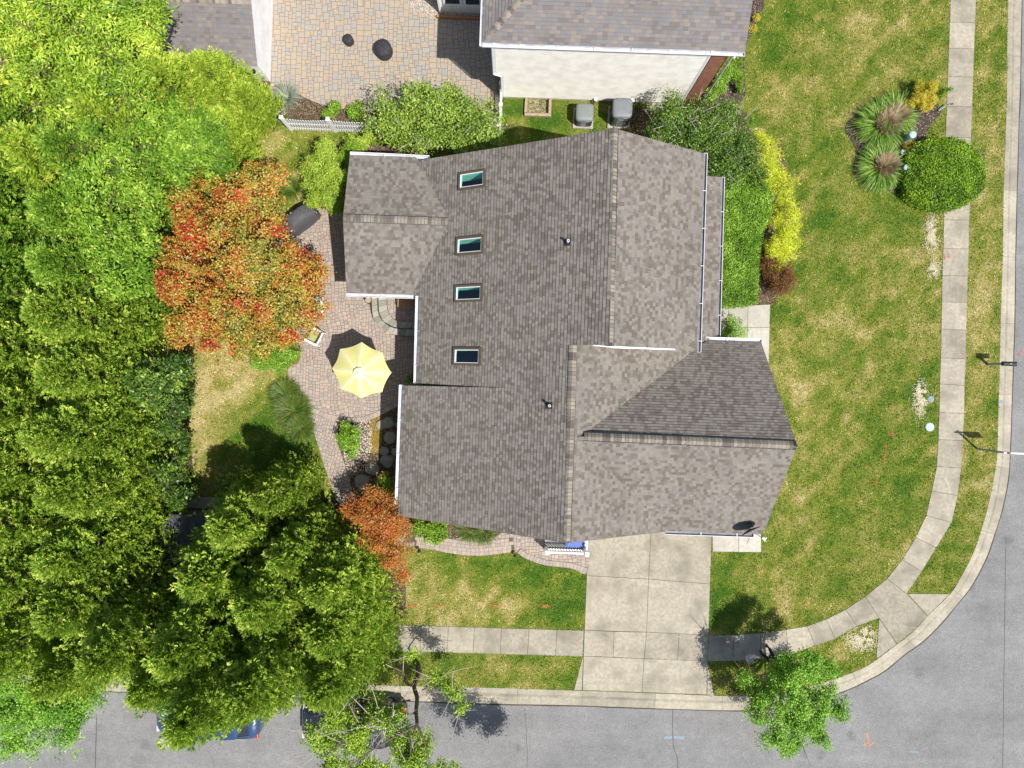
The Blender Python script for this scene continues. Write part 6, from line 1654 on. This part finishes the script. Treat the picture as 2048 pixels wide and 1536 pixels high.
plant('lime_tree', 'yellow green deciduous tree with brown twigs filling the top left corner', 'tree',
      [(40, 40, 70, 6.4, 1.2), (120, 20, 70, 6.8, 1.3), (200, 40, 66, 6.8, 1.3), (270, 40, 46, 6.2, 1.0), (300, 90, 34, 5.8, .8), (60, 120, 70, 6.6, 1.2), (140, 110, 70, 7.2, 1.3), (220, 120, 62, 6.6, 1.2), (260, 170, 44, 6.0, .9), (100, 190, 56, 6.2, 1.1), (180, 190, 56, 6.4, 1.1), (30, 190, 50, 6.0, 1.0), (310, 20, 26, 5.8, .6)],
      6.5, M['lf_lime'], 1150, 40, .15, .19, .06, 16, fill=.4, tone=.42, r0=.2, trunk_px=(330, 270), twigs=70, twig_len=1.3, tw_mat='bark')
GB = 'dark green broadleaf trees of the left hand screen'
BT = [
      ([(210, 290, 66, 5.8, 1.5), (270, 320, 60, 5.2, 1.4), (200, 360, 66, 5.8, 1.5), (280, 380, 50, 4.6, 1.2)], (375, 430), 'dark green tree just outside the upper part of the orange maple'),
      ([(330, 260, 56, 5.2, 1.4), (400, 270, 50, 4.6, 1.2), (360, 315, 50, 4.6, 1.2), (430, 320, 34, 3.6, 1.0)], (455, 360), 'small leaved dark green tree touching the top of the orange maple'),
      ([(220, 450, 60, 5.4, 1.4), (280, 470, 44, 4.4, 1.1), (220, 520, 60, 5.2, 1.4), (275, 560, 44, 4.0, 1.1), (300, 430, 34, 4.0, .9)], (370, 520), 'dark green tree pressed against the left flank of the orange maple'),
      ([(340, 790, 42, 2.6, 1.2), (350, 850, 36, 2.2, 1.0), (310, 760, 38, 3.2, 1.2), (345, 735, 34, 2.4, 1.0), (350, 930, 34, 2.2, 1.0), (360, 985, 30, 1.8, .8)], (350, 830), 'low glossy leaved shrub row at the edge of the straw coloured back lawn')]
for i, (lb, tp, lab) in enumerate(BT):
    plant('broadleaf_tree' if i < 3 else 'holly_shrub', lab, 'tree' if i < 3 else 'shrub', lb, 5, M['lf_green' if i < 3 else 'lf_holly'], 520 if i < 3 else 420, 42, .12, .17, .075, 20 + i, GB if i < 3 else None, fill=.3, tone=.42, r0=.15, trunk_px=tp, twigs=26, tw_mat='bark')

# shrubs
plant('magnolia_shrub', 'large spreading shrub with pale green leaves over the white fence and the house gutter', 'shrub',
      [(785, 235, 52, 2.0, .9), (830, 225, 56, 2.4, 1.0), (870, 215, 50, 2.5, 1.0), (910, 230, 56, 2.4, 1.0), (955, 250, 44, 2.0, .9), (830, 270, 48, 2.1, .8), (880, 275, 50, 2.1, .8), (935, 275, 44, 1.9, .8), (975, 262, 32, 1.6, .7), (760, 255, 28, 1.6, .6), (850, 190, 26, 2.4, .5), (900, 190, 26, 2.3, .5)],
      2, M['lf_magnolia'], 780, 26, .16, .125, .062, 31, fill=.45, tone=.22, r0=.09, trunk_px=(880, 262), twigs=40, twig_len=.6, flat=.9)
plant('holly_shrub', 'large dark glossy shrub wrapped round the far corner of the house below the brick wall', 'shrub',
      [(1335, 245, 46, 2.3, 1.0), (1375, 235, 46, 2.5, 1.0), (1420, 240, 46, 2.5, 1.0), (1465, 255, 42, 2.2, 1.0), (1355, 285, 42, 2.2, .9), (1400, 285, 50, 2.5, 1.0), (1445, 300, 50, 2.4, 1.0), (1485, 300, 36, 2.0, .8), (1440, 340, 46, 2.3, .9), (1312, 262, 24, 1.8, .6), (1495, 340, 36, 1.9, .7)],
      2.3, M['lf_holly'], 900, 32, .17, .095, .052, 32, fill=.4, tone=.3, r0=.08, trunk_px=(1400, 300), twigs=34, twig_len=.7)
YL = 'golden thread cypresses outside the clipped hedge'
plant('golden_cypress', 'golden yellow thread leaved shrub at the upper outer corner of the hedge', 'shrub',
      [(1512, 288, 34, 1.5, .6), (1548, 322, 42, 1.7, .7), (1525, 345, 30, 1.7, .6), (1562, 362, 32, 1.5, .6), (1570, 395, 26, 1.2, .5)], 1.6, M['lf_yellow'], 330, 40, .12, .14, .022, 33, YL, fill=.35, tone=.3, flat=.6, r0=.05)
plant('golden_cypress', 'golden yellow thread leaved shrub between the hedge and the brown barberry', 'shrub',
      [(1560, 435, 30, 1.3, .6), (1572, 470, 30, 1.3, .6), (1550, 490, 28, 1.3, .6), (1575, 502, 22, 1.0, .4), (1560, 520, 18, .9, .4)], 1.6, M['lf_yellow'], 260, 40, .12, .14, .022, 34, YL, fill=.35, tone=.3, flat=.6, r0=.05)
plant('barberry_shrub', 'round red brown barberry at the lawn side of the hedge end', 'shrub', [(1556, 555, 37, .65, .6), (1545, 545, 26, .55, .5), (1566, 562, 26, .55, .5)], .6, M['lf_barberry'], 520, 34, .08, .05, .03, 35, 'barberry shrubs', fill=.3, flat=.8, r0=.03)
plant('barberry_shrub', 'smaller red brown barberry tucked behind the round one', 'shrub', [(1541, 523, 24, .6, .5)], .6, M['lf_barberry'], 240, 30, .07, .05, .03, 36, 'barberry shrubs', fill=.3, flat=.8, r0=.03)
plant('round_shrub', 'small yellow green round shrub by the pale side walk and the garage gutter', 'shrub', [(1462, 668, 36, .9, .6), (1440, 672, 26, .8, .5)], .8, M['lf_hedge'], 200, 34, .07, .06, .04, 37, fill=.3, flat=.8, r0=.03)
plant('gold_shrub', 'bright golden shrub at the top of the roadside bed', 'shrub', [(1850, 180, 22, .9, .5), (1845, 200, 20, .7, .4), (1826, 200, 15, .5, .3), (1856, 206, 15, .5, .3)], .7, M['lf_gold'], 260, 34, .06, .07, .025, 39, fill=.3, flat=.8, r0=.02)
plant('juniper_sprig', 'thin dark green upright juniper beside the golden shrub', 'shrub', [(1876, 190, 9, .5, .4), (1884, 186, 8, .8, .4), (1892, 180, 7, 1.1, .35)], .7, M['lf_bush'], 60, 22, .05, .09, .02, 391, fill=.3, r0=.02)
plant('low_shrub', 'low amber green shrub shaded by the round bush', 'shrub', [(1826, 290, 22, .35, .25), (1842, 305, 18, .35, .25)], .3, M['lf_gold'], 90, 24, .06, .06, .03, 40, fill=.3, r0=.02)
plant('low_juniper', 'low bright green strip of juniper between grass clump and round bush', 'shrub', [(1800, 352, 14, .25, .15), (1782, 362, 13, .25, .15), (1812, 345, 10, .25, .15)], .3, M['lf_hedge'], 70, 24, .05, .06, .02, 41, fill=.3, r0=.02)
plant('bright_conifer', 'yellow green feathery shrub between the lawn and the house wing gable', 'shrub',
      [(640, 345, 34, 1.7, .8), (655, 310, 26, 1.6, .7), (662, 375, 32, 1.7, .8), (640, 390, 26, 1.3, .6), (672, 340, 24, 2.0, .7), (665, 410, 20, 1.2, .5), (625, 370, 18, 1.0, .4)], 1.6, M['lf_cypress_light'], 520, 36, .11, .12, .03, 42, fill=.3, tone=.3, r0=.05, flat=.9)
plant('shaded_conifer', 'dark feathery shrub in the shade beside the house wing gable', 'shrub', [(692, 330, 16, 1.2, .7), (690, 370, 18, 1.3, .7), (685, 405, 18, 1.2, .6), (700, 300, 14, 1.0, .5)], 1.3, M['lf_bush'], 240, 34, .10, .11, .03, 43, fill=.3, r0=.04)  # darker leaf colour stands in for the gable's shade
plant('low_conifer', 'small yellow green shrub above the wing gutter next to the large spreading shrub', 'shrub', [(705, 285, 18, .8, .4), (730, 280, 20, .8, .4), (720, 296, 14, .7, .3)], .8, M['lf_cypress_light'], 130, 32, .08, .11, .03, 44, fill=.3, r0=.03)
for i, (x, y, r_, lab) in enumerate(((664, 222, 17, 'small leafy shrub behind the fence farthest from the large shrub'), (713, 224, 19, 'small leafy shrub behind the fence next to the large spreading shrub'))):
    plant('leafy_shrub', lab, 'shrub', [(x, y, r_, .4, .35), (x + 6, y - 8, r_ * .6, .5, .3)], .5, M['lf_green'], 70, 22, .08, .09, .05, 45 + i, 'shrubs behind the picket fence', fill=.3, r0=.02)
plant('small_shrub', 'small lime green leafy shrub where the side path meets the patio edging', 'shrub', [(700, 870, 26, .7, .4), (690, 880, 20, .6, .35), (712, 882, 18, .55, .3), (704, 900, 16, .4, .3)], .7, M['lf_hedge'], 150, 28, .08, .09, .045, 47, fill=.3, r0=.03)
plant('small_shrub', 'dark green shrub under the gutter just above the rust maple', 'shrub', [(782, 968, 24, .9, .5), (792, 985, 18, .8, .4), (772, 980, 18, .7, .4)], .8, M['lf_green'], 150, 26, .10, .09, .05, 48, fill=.3, r0=.03)
plant('red_sprig', 'small spray of bright red leaves above the dark shrub under the gutter', 'shrub', [(760, 953, 7, 1.2, .15), (772, 950, 6, 1.2, .12)], 1.2, M['lf_maple'], 16, 12, .05, .07, .045, 49, fill=.3, r0=.02, tone=.1)
plant('small_shrub', 'leafy green shrub at the house corner above the front path', 'shrub', [(850, 1058, 22, .45, .3), (875, 1060, 24, .45, .3), (862, 1070, 20, .35, .25), (838, 1052, 14, .45, .3)], .5, M['lf_green'], 190, 26, .08, .075, .05, 50, fill=.3, r0=.02)
plant('small_shrub', 'small dark plant in the shade where the two house eaves meet', 'shrub', [(821, 760, 9, .35, .25), (826, 752, 7, .35, .2)], .5, M['lf_green'], 30, 20, .06, .07, .03, 51, fill=.3, r0=.015)
plant('green_mound', 'low rounded green mound below the orange maple beside the patio curve', 'shrub', [(520, 712, 26, .5, .35), (550, 716, 32, .55, .4), (580, 706, 24, .45, .35)], .5, M['lf_hedge'], 420, 34, .08, .07, .03, 52, fill=.25, tone=.3, r0=.03)
NS = [([(1440, 165, 22, .8, .6), (1425, 185, 18, .6, .4), (1455, 145, 16, .9, .5)], 'lf_hedge', 'bright green spreading shrub in the mulch bed by the brick wall'),
      ([(1468, 130, 18, .7, .5), (1475, 155, 16, .6, .4), (1462, 112, 14, .8, .5), (1478, 175, 10, .4, .3)], 'lf_bush', 'darker shrub in the mulch bed under the roof corner'),
      ([(1448, 128, 12, .7, .3), (1440, 140, 9, .6, .3)], 'lf_gold', 'little orange yellow shrub against the white corner post'),
      ([(1510, 38, 7, .3, .2), (1506, 55, 6, .25, .15)], 'lf_gold', 'tiny ochre plant in the narrow mulch strip by the grey roof edge')]
for i, (lb, mt, lab) in enumerate(NS): plant('bed_shrub', lab, 'shrub', lb, .7, M[mt], [220, 200, 60, 24][i], 28, .07, .07, .035, 60 + i, 'shrubs of the mulch bed', fill=.3, r0=.03)

# clipped hedge: a block of leaves
def hedge(name, label, poly, h, mat_, n, seed, L=.07, W=.04, dome=0, cat='hedge'):
    rng = np.random.RandomState(seed); w = [(p.x, p.y) for p in (G(x, y, h) for x, y in poly)]; cx, cy = sum(p[0] for p in w) / len(w), sum(p[1] for p in w) / len(w)
    t = thing(name, label, cat, (cx, cy, 0)); Rm = max(math.hypot(p[0] - cx, p[1] - cy) for p in w)
    xs = [p[0] for p in w]; ys = [p[1] for p in w]
    X = rng.uniform(min(xs), max(xs), n * 2); Y = rng.uniform(min(ys), max(ys), n * 2); ok = inside(w, X, Y); X, Y = X[ok][:n], Y[ok][:n]
    Z = h + .10 * (fbm(X, Y, 1.6, 3) - .5) * 2 - rng.rand(len(X)) ** 2 * .35 - dome * (np.hypot(X - cx, Y - cy) / Rm) ** 2.6
    # sides
    k = n // 2; seg = rng.randint(0, len(w), k); u = rng.rand(k); A = np.array(w); B = np.roll(A, -1, 0)
    Q = A[seg] * (1 - u[:, None]) + B[seg] * u[:, None]; Q = Q + rng.normal(size=(k, 2)) * .06
    P = np.concatenate([np.stack([X, Y, Z], 1), np.concatenate([Q, rng.uniform(.05, h - dome * .8, (k, 1))], 1)]); P -= [cx, cy, 0]
    m_ = len(P); nn = unit(UP * .7 + rng.normal(size=(m_, 3)) * .6); D = perp(nn, rng); S = np.cross(nn, D)
    tn = fbm(P[:, 0] + 40, P[:, 1] + 40, 2.2, 2)
    leaf_obj('foliage', P, D, S, L * rng.uniform(.7, 1.3, m_), W * rng.uniform(.7, 1.3, m_), .5 + (tn - .5) * .9 + rng.normal(size=m_) * .2, mat_, t)
    m = MB(); rr = random.Random(seed)
    for _ in range(8):
        x, y = rr.choice(w); x = cx + (x - cx) * rr.random() * .7; y = cy + (y - cy) * rr.random() * .7; m.tube([(x, y, 0), (x + rr.uniform(-.1, .1), y + rr.uniform(-.1, .1), h * .85)], [.03, .01], 6)
    inner = MB()
    m.build('stems', M['bark'], t)
hedge('clipped_hedge', 'dense clipped bright green hedge along the porch side of the house', [(1442, 365), (1462, 350), (1500, 345), (1528, 355), (1546, 385), (1540, 430), (1522, 470), (1518, 530), (1514, 604), (1436, 608)], 1.7, M['lf_hedge'], 26000, 70)

cb = [(1902 + 79 * math.cos(a) * (1 + .04 * math.sin(3 * a + 1)), 340 + 70 * math.sin(a) * (1 + .05 * math.cos(4 * a)) * (1.0)) for a in [k * 2 * math.pi / 22 for k in range(22)]]
cb = [(1900 + math.copysign(abs((x - 1900) / 79) ** .8, x - 1900) * 79, 340 + math.copysign(abs((y - 340) / 70) ** .8, y - 340) * 68) for x, y in cb]
hedge('round_bush', 'large clipped round green bush growing over the pavement', cb, 1.2, M['lf_bush'], 22000, 38, L=.085, W=.045, dome=.5, cat='bush')
# grass clumps: arching blades
def blades(rng, n, L, spread, w, c=(0, 0), el=(35, 80), rad=.1, droop=.5):
    an = rng.uniform(0, 2 * np.pi, n); e = np.radians(rng.uniform(el[0], el[1], n)); O = np.stack([np.cos(an), np.sin(an), np.zeros(n)], 1)
    Ln = L * rng.uniform(.6, 1.15, n); b = O * (rad * rng.rand(n) ** .5)[:, None]; b[:, 0] += c[0]; b[:, 1] += c[1]
    sdv = np.stack([-np.sin(an), np.cos(an), np.zeros(n)], 1)
    segs = 4; pts = [b]; cur = b
    for k in range(segs):
        ek = e - droop * (k / segs) * 1.8
        cur = cur + (O * np.cos(ek)[:, None] + UP * np.sin(ek)[:, None]) * (Ln / segs)[:, None]; pts.append(cur)
    return pts, sdv, w
def grass_clump(name, label, px, py, sets, seed, group=None, z=.03):
    """sets: (part, n, length, width, material, radius, (elmin, elmax), droop, offset px)"""
    rng = np.random.RandomState(seed); c = G(px, py, 0); t = thing(name, label, 'ornamental grass' , (c.x, c.y, z), group)
    for (part, n, L, w, mt, rad, el, dr, off) in sets:
        o2 = G(px + off[0], py + off[1], 0) - c
        pts, sdv, w = blades(rng, n, L, 0, w, (o2.x, o2.y), el, rad, dr)
        V = []; F = []
        segs = len(pts) - 1; arr = np.empty((n, (segs + 1) * 2, 3), np.float32)
        for k, p in enumerate(pts):
            ww = w * (1 - .85 * (k / segs) ** 1.5) / 2
            arr[:, 2 * k] = p - sdv * ww; arr[:, 2 * k + 1] = p + sdv * ww
        arr[:, :, 2] = np.maximum(arr[:, :, 2], .01)
        nv = (segs + 1) * 2; base = (np.arange(n) * nv)[:, None, None]
        q = np.array([[2 * k, 2 * k + 1, 2 * k + 3, 2 * k + 2] for k in range(segs)])[None]
        idx = (base + q).reshape(-1).astype(np.int32); nf = n * segs
        me = bpy.data.meshes.new(part); me.vertices.add(n * nv); me.vertices.foreach_set('co', arr.ravel()); me.loops.add(nf * 4); me.loops.foreach_set('vertex_index', idx)
        me.polygons.add(nf); me.polygons.foreach_set('loop_start', np.arange(0, nf * 4, 4, dtype=np.int32)); me.polygons.foreach_set('loop_total', np.full(nf, 4, np.int32)); me.materials.append(M[mt])
        at = me.attributes.new('r', 'FLOAT', 'FACE'); at.data.foreach_set('value', np.repeat(rng.rand(n), segs).astype(np.float32)); me.update(); me.validate()
        o = bpy.data.objects.new(part, me); COL.objects.link(o); o.parent = t
    return t
GG = 'striped grass clumps of the roadside bed'
grass_clump('grass_clump', 'larger green and white arching grass clump with a dead straw heart in the roadside bed', 1762, 252,
            [('blades', 1500, 1.0, .030, 'lf_grass', .62, (40, 85), 1.0, (-6, 2)), ('blades', 900, .95, .030, 'lf_grass', .5, (40, 85), 1.0, (22, -18)), ('dead_stems', 900, .80, .030, 'lf_straw', .34, (70, 89), .35, (4, 2)), ('dead_stems', 700, .80, .030, 'lf_straw', .25, (70, 89), .35, (20, -14))], 80, GG)
grass_clump('grass_clump', 'smaller green and white arching grass clump with a dead straw heart in the roadside bed', 1756, 338,
            [('blades', 1500, .95, .030, 'lf_grass', .55, (40, 85), 1.0, (0, 0)), ('dead_stems', 900, .78, .030, 'lf_straw', .30, (70, 89), .35, (6, -2))], 81, GG)
grass_clump('grass_clump', 'spiky blue grey grass clump between the shed and the pebbles', 577, 196, [('blades', 420, .75, .020, 'lf_blue', .12, (15, 80), .4, (0, 0))], 82)
grass_clump('grass_clump', 'fine green grass mound spilling over the curved patio edge', 588, 822, [('blades', 1500, .55, .022, 'lf_moundgrass', .62, (20, 75), .8, (0, 0)), ('blades', 1100, .5, .022, 'lf_moundgrass', .5, (20, 75), .8, (-16, -34)), ('blades', 900, .5, .022, 'lf_moundgrass', .42, (20, 75), .8, (14, 34))], 83)
grass_clump('grass_clump', 'low green grass tuft between the covered grill and the orange maple', 588, 380, [('blades', 300, .55, .018, 'lf_moundgrass', .2, (20, 80), .6, (0, 0))], 84)
grass_clump('grass_clump', 'green grass tuft under the eave above the front path', 955, 1062, [('blades', 420, .55, .018, 'lf_moundgrass', .35, (20, 80), .7, (-16, -4)), ('blades', 420, .55, .018, 'lf_moundgrass', .35, (20, 80), .7, (12, 2))], 85)

# lawn blades: tufts over all the grass
def scatter_blades(n, seed):
    rng = np.random.RandomState(seed)
    X = rng.uniform(-26, 26, n); Y = rng.uniform(-16, 19.5, n)
    ok = inside(lawn_outline, X, Y)
    for w in HARD_ALL: ok &= ~inside(w, X, Y)
    for w in (P2(LEFTBED), P2(HEDGEBED), P2(BACKBED), P2(FRONTBED)): ok &= ~inside(w, X, Y)
    ok &= ~((X > -3.7) & (X < 6.8) & (Y > -5) & (Y < 9)) & ~((X > 3) & (X < 10.3) & (Y > -5.5) & (Y < 1.8)) & ~((X > bl.x) & (X < xb) & (Y > YW))
    X, Y = X[ok], Y[ok]; m_ = len(X)
    d = dryness(X, Y)
    P = np.stack([X, Y, np.full(m_, .0)], 1)
    an = rng.uniform(0, 2 * np.pi, m_); e = rng.uniform(.25, 1.1, m_); D = np.stack([np.cos(an) * np.cos(e), np.sin(an) * np.cos(e), np.sin(e)], 1); S = np.stack([-np.sin(an), np.cos(an), np.zeros(m_)], 1)
    r = d * .75 + .0 + rng.normal(size=m_) * .19
    o = leaf_obj('grass', P, D, S, .085 * rng.uniform(.6, 1.3, m_), .030 * rng.uniform(.7, 1.4, m_), r, M['lf_blade'], None, mid=.35); o['kind'] = 'stuff'
    return m_
scatter_blades(620000, 90)
# straw thrown over reseeded spots
def straw(name, blobs, n, seed):
    rng = np.random.RandomState(seed); b = np.array([(*g2(x, y), sx / PPM, sy / PPM) for x, y, sx, sy in blobs]); k = rng.choice(len(b), n, p=(b[:, 2] * b[:, 3]) / (b[:, 2] * b[:, 3]).sum())
    q = rng.normal(size=(n, 2)) * .5; P = np.stack([b[k, 0] + q[:, 0] * b[k, 2], b[k, 1] + q[:, 1] * b[k, 3], rng.uniform(.03, .06, n)], 1)
    keep = fbm(P[:, 0], P[:, 1], 5.0, 2, 7) > .40
    for w in HARD_ALL: keep &= ~inside(w, P[:, 0], P[:, 1])
    P = P[keep]; n = len(P); an = rng.uniform(0, 6.28, n); D = unit(np.stack([np.cos(an), np.sin(an), rng.uniform(-.1, .3, n)], 1)); S = np.stack([-np.sin(an), np.cos(an), np.zeros(n)], 1)
    o = leaf_obj(name, P, D, S, .09 * rng.uniform(.5, 1.2, n), .016, rng.rand(n), M['chips'], None); o['kind'] = 'stuff'
straw('straw_patch', [(1862, 470, 13, 40), (1866, 540, 12, 18)], 2600, 91)
straw('straw_patch', [(1842, 800, 15, 32), (1838, 780, 10, 12)], 1900, 92)
straw('straw_patch', [(1722, 1278, 28, 22), (1735, 1262, 14, 10)], 2600, 93)
def tint(name, blobs, n, seed, mt):
    rng = np.random.RandomState(seed); b = np.array([(*g2(x, y), sx / PPM, sy / PPM) for x, y, sx, sy in blobs]); k = rng.choice(len(b), n); q = rng.normal(size=(n, 2)) * .5
    P = np.stack([b[k, 0] + q[:, 0] * b[k, 2], b[k, 1] + q[:, 1] * b[k, 3], rng.uniform(.01, .03, n)], 1); an = rng.uniform(0, 6.28, n); D = unit(np.stack([np.cos(an), np.sin(an), rng.uniform(.2, .8, n)], 1)); S = np.stack([-np.sin(an), np.cos(an), np.zeros(n)], 1)
    o = leaf_obj(name, P, D, S, .07 * rng.uniform(.5, 1.2, n), .02, rng.rand(n), M[mt], None); o['kind'] = 'stuff'
M['lf_sprayed'] = m_leaf('sprayed_blade', [(0, (.40, .20, .05)), (1, (.58, .26, .08))], trans=.1)
tint('sprayed_grass', [(825, 1211, 10, 4), (880, 1210, 16, 3), (990, 1210, 20, 3), (1090, 1212, 10, 3)], 500, 94, 'lf_sprayed')
tint('sprayed_grass', [(1783, 868, 7, 6), (1772, 895, 5, 12), (1768, 915, 5, 10), (1751, 965, 4, 12)], 260, 95, 'lf_sprayed')

rng_ = np.random.RandomState(77)
def fallen(name, blobs, n, mt, z):
    b = np.array([(*g2(x, y), sx / PPM, sy / PPM) for x, y, sx, sy in blobs]); k = rng_.randint(0, len(b), n); q = rng_.normal(size=(n, 2)) * .6
    P = np.stack([b[k, 0] + q[:, 0] * b[k, 2], b[k, 1] + q[:, 1] * b[k, 3], np.full(n, z)], 1); an = rng_.uniform(0, 6.28, n); D = unit(np.stack([np.cos(an), np.sin(an), rng_.uniform(0, .3, n)], 1)); S = np.stack([-np.sin(an), np.cos(an), rng_.uniform(-.3, .3, n)], 1)
    o = leaf_obj(name, P, D, S, .08 * rng_.uniform(.5, 1.1, n), .05, rng_.rand(n), M[mt], None); o['kind'] = 'stuff'
fallen('fallen_leaves', [(640, 560, 40, 90), (600, 700, 50, 30), (660, 470, 30, 40)], 170, 'lf_maple_deep', .045)
fallen('fallen_leaves', [(450, 740, 80, 30), (520, 330, 60, 20)], 260, 'lf_maple_deep', .05)
fallen('fallen_leaves', [(900, 1390, 120, 12), (600, 1400, 160, 16)], 200, 'lf_straw', -.10)

# ------------------------------------------------------------------ the person under the street tree
def skin_obj(name, verts, edges, radii, mat_, parent, root=0, sub=2):
    me = bpy.data.meshes.new(name); me.from_pydata([Vector(v) for v in verts], edges, []); me.materials.append(mat_)
    o = bpy.data.objects.new(name, me); COL.objects.link(o); o.parent = parent
    o.modifiers.new('skin', 'SKIN'); sub_ = o.modifiers.new('sub', 'SUBSURF'); sub_.levels = sub; sub_.render_levels = sub
    if not me.skin_vertices: me.skin_vertices.new() if hasattr(me.skin_vertices, 'new') else None
    sv = me.skin_vertices[0].data if me.skin_vertices else None
    if sv:
        for i, r in enumerate(radii): sv[i].radius = (r, r) if not isinstance(r, tuple) else r
        sv[root].use_root = True
    return o
f1, f2 = G(1536, 1294, 0), G(1523, 1307, 0)
mid = (f1 + f2) / 2
pr = thing('person', 'person in dark trousers and grey jacket standing on the pavement edge under the street tree', 'person', (mid.x + .10, mid.y - .12, .02))
base = Vector(pr.location)
fw = Vector((-.55, .83, 0)).normalized(); lf = Vector((-fw.y, fw.x, 0))
def bp(f, l, z): return fw * f + lf * l + Vector((0, 0, z))
lfoot, rfoot = f2 - base, f1 - base
hl, hr = bp(0, .09, .93), bp(0, -.09, .93)
V_ = [bp(0, 0, .97), bp(.01, 0, 1.2), bp(0, 0, 1.42), bp(.0, 0, 1.50), bp(.02, 0, 1.58), bp(.03, 0, 1.68), bp(.02, 0, 1.76),
      bp(0, .19, 1.42), bp(.02, .25, 1.15), bp(.24, .14, 1.12), bp(0, -.19, 1.42), bp(.02, -.25, 1.15), bp(.24, -.14, 1.12),
      hl, Vector((lfoot.x, lfoot.y, .48)) * .5 + Vector((hl.x, hl.y, .5)) * .5, Vector((lfoot.x, lfoot.y, .09)), hr, Vector((rfoot.x, rfoot.y, .48)) * .5 + Vector((hr.x, hr.y, .5)) * .5, Vector((rfoot.x, rfoot.y, .09)),
      bp(.32, .11, 1.13), bp(.32, -.11, 1.13)]
E_ = [(0, 1), (1, 2), (2, 3), (3, 4), (4, 5), (5, 6), (2, 7), (7, 8), (8, 9), (2, 10), (10, 11), (11, 12), (0, 13), (13, 14), (14, 15), (0, 16), (16, 17), (17, 18), (9, 19), (12, 20)]
R_ = [.14, .13, .15, .06, .075, .10, .07, .06, .045, .032, .06, .045, .032, .085, .058, .04, .085, .058, .04, .04, .04]
body = skin_obj('body', V_, E_, R_, M['skin'], pr)
for s, w_ in ((1, 19), (-1, 20)):
    for k, (dl, ln) in enumerate(((-.03, .062), (-.011, .070), (.009, .066), (.028, .052))):
        a = V_[w_] + fw * .02 + lf * dl; skin_obj('finger', [a, a + fw * ln * .6, a + fw * ln * .9 - Vector((0, 0, .02))], [(0, 1), (1, 2)], [.009, .008, .007], M['skin'], body, sub=1)
    a = V_[w_] - lf * s * .03; skin_obj('thumb', [a, a + fw * .03 - lf * s * .02, a + fw * .055 - lf * s * .02], [(0, 1), (1, 2)], [.011, .010, .008], M['skin'], body, sub=1)
skin_obj('trousers', [V_[0], hl, V_[14], Vector((lfoot.x, lfoot.y, .12)), hr, V_[17], Vector((rfoot.x, rfoot.y, .12))], [(0, 1), (1, 2), (2, 3), (0, 4), (4, 5), (5, 6)], [.165, .105, .085, .075, .105, .085, .075], M['trousers'], pr)
skin_obj('jacket', [bp(0, 0, .95), bp(.01, 0, 1.2), bp(0, 0, 1.41), bp(0, .19, 1.42), bp(.02, .25, 1.15), bp(.21, .155, 1.12), bp(0, -.19, 1.42), bp(.02, -.25, 1.15), bp(.21, -.155, 1.12)], [(0, 1), (1, 2), (2, 3), (3, 4), (4, 5), (2, 6), (6, 7), (7, 8)], [.17, .16, .17, .08, .065, .05, .08, .065, .05], M['jacket'], pr)
for ft in (lfoot, rfoot): skin_obj('shoe', [Vector((ft.x, ft.y, .045)) - fw * .07, Vector((ft.x, ft.y, .05)) + fw * .06, Vector((ft.x, ft.y, .035)) + fw * .19], [(0, 1), (1, 2)], [.045, .05, .038], M['iron'], pr)
skin_obj('hair', [bp(-.02, 0, 1.66), bp(-.01, 0, 1.74), bp(.03, 0, 1.79)], [(0, 1), (1, 2)], [.095, .10, .07], M['hair'], pr)
m = MB(); b_ = base; c = base + bp(.115, 0, 1.655); 
m.bar(c, c + fw * .03 - Vector((0, 0, .03)), .025); m.build('nose', M['skin'], pr)
m = MB(); c = base + bp(.37, 0, 1.15); m.box(c, (.26, .14, .05), rz=math.atan2(lf.y, lf.x)); o = m.build('controller', M['iron'], bevel=.015); tag(o, 'small black remote control in the hands of the person under the tree', 'controller')
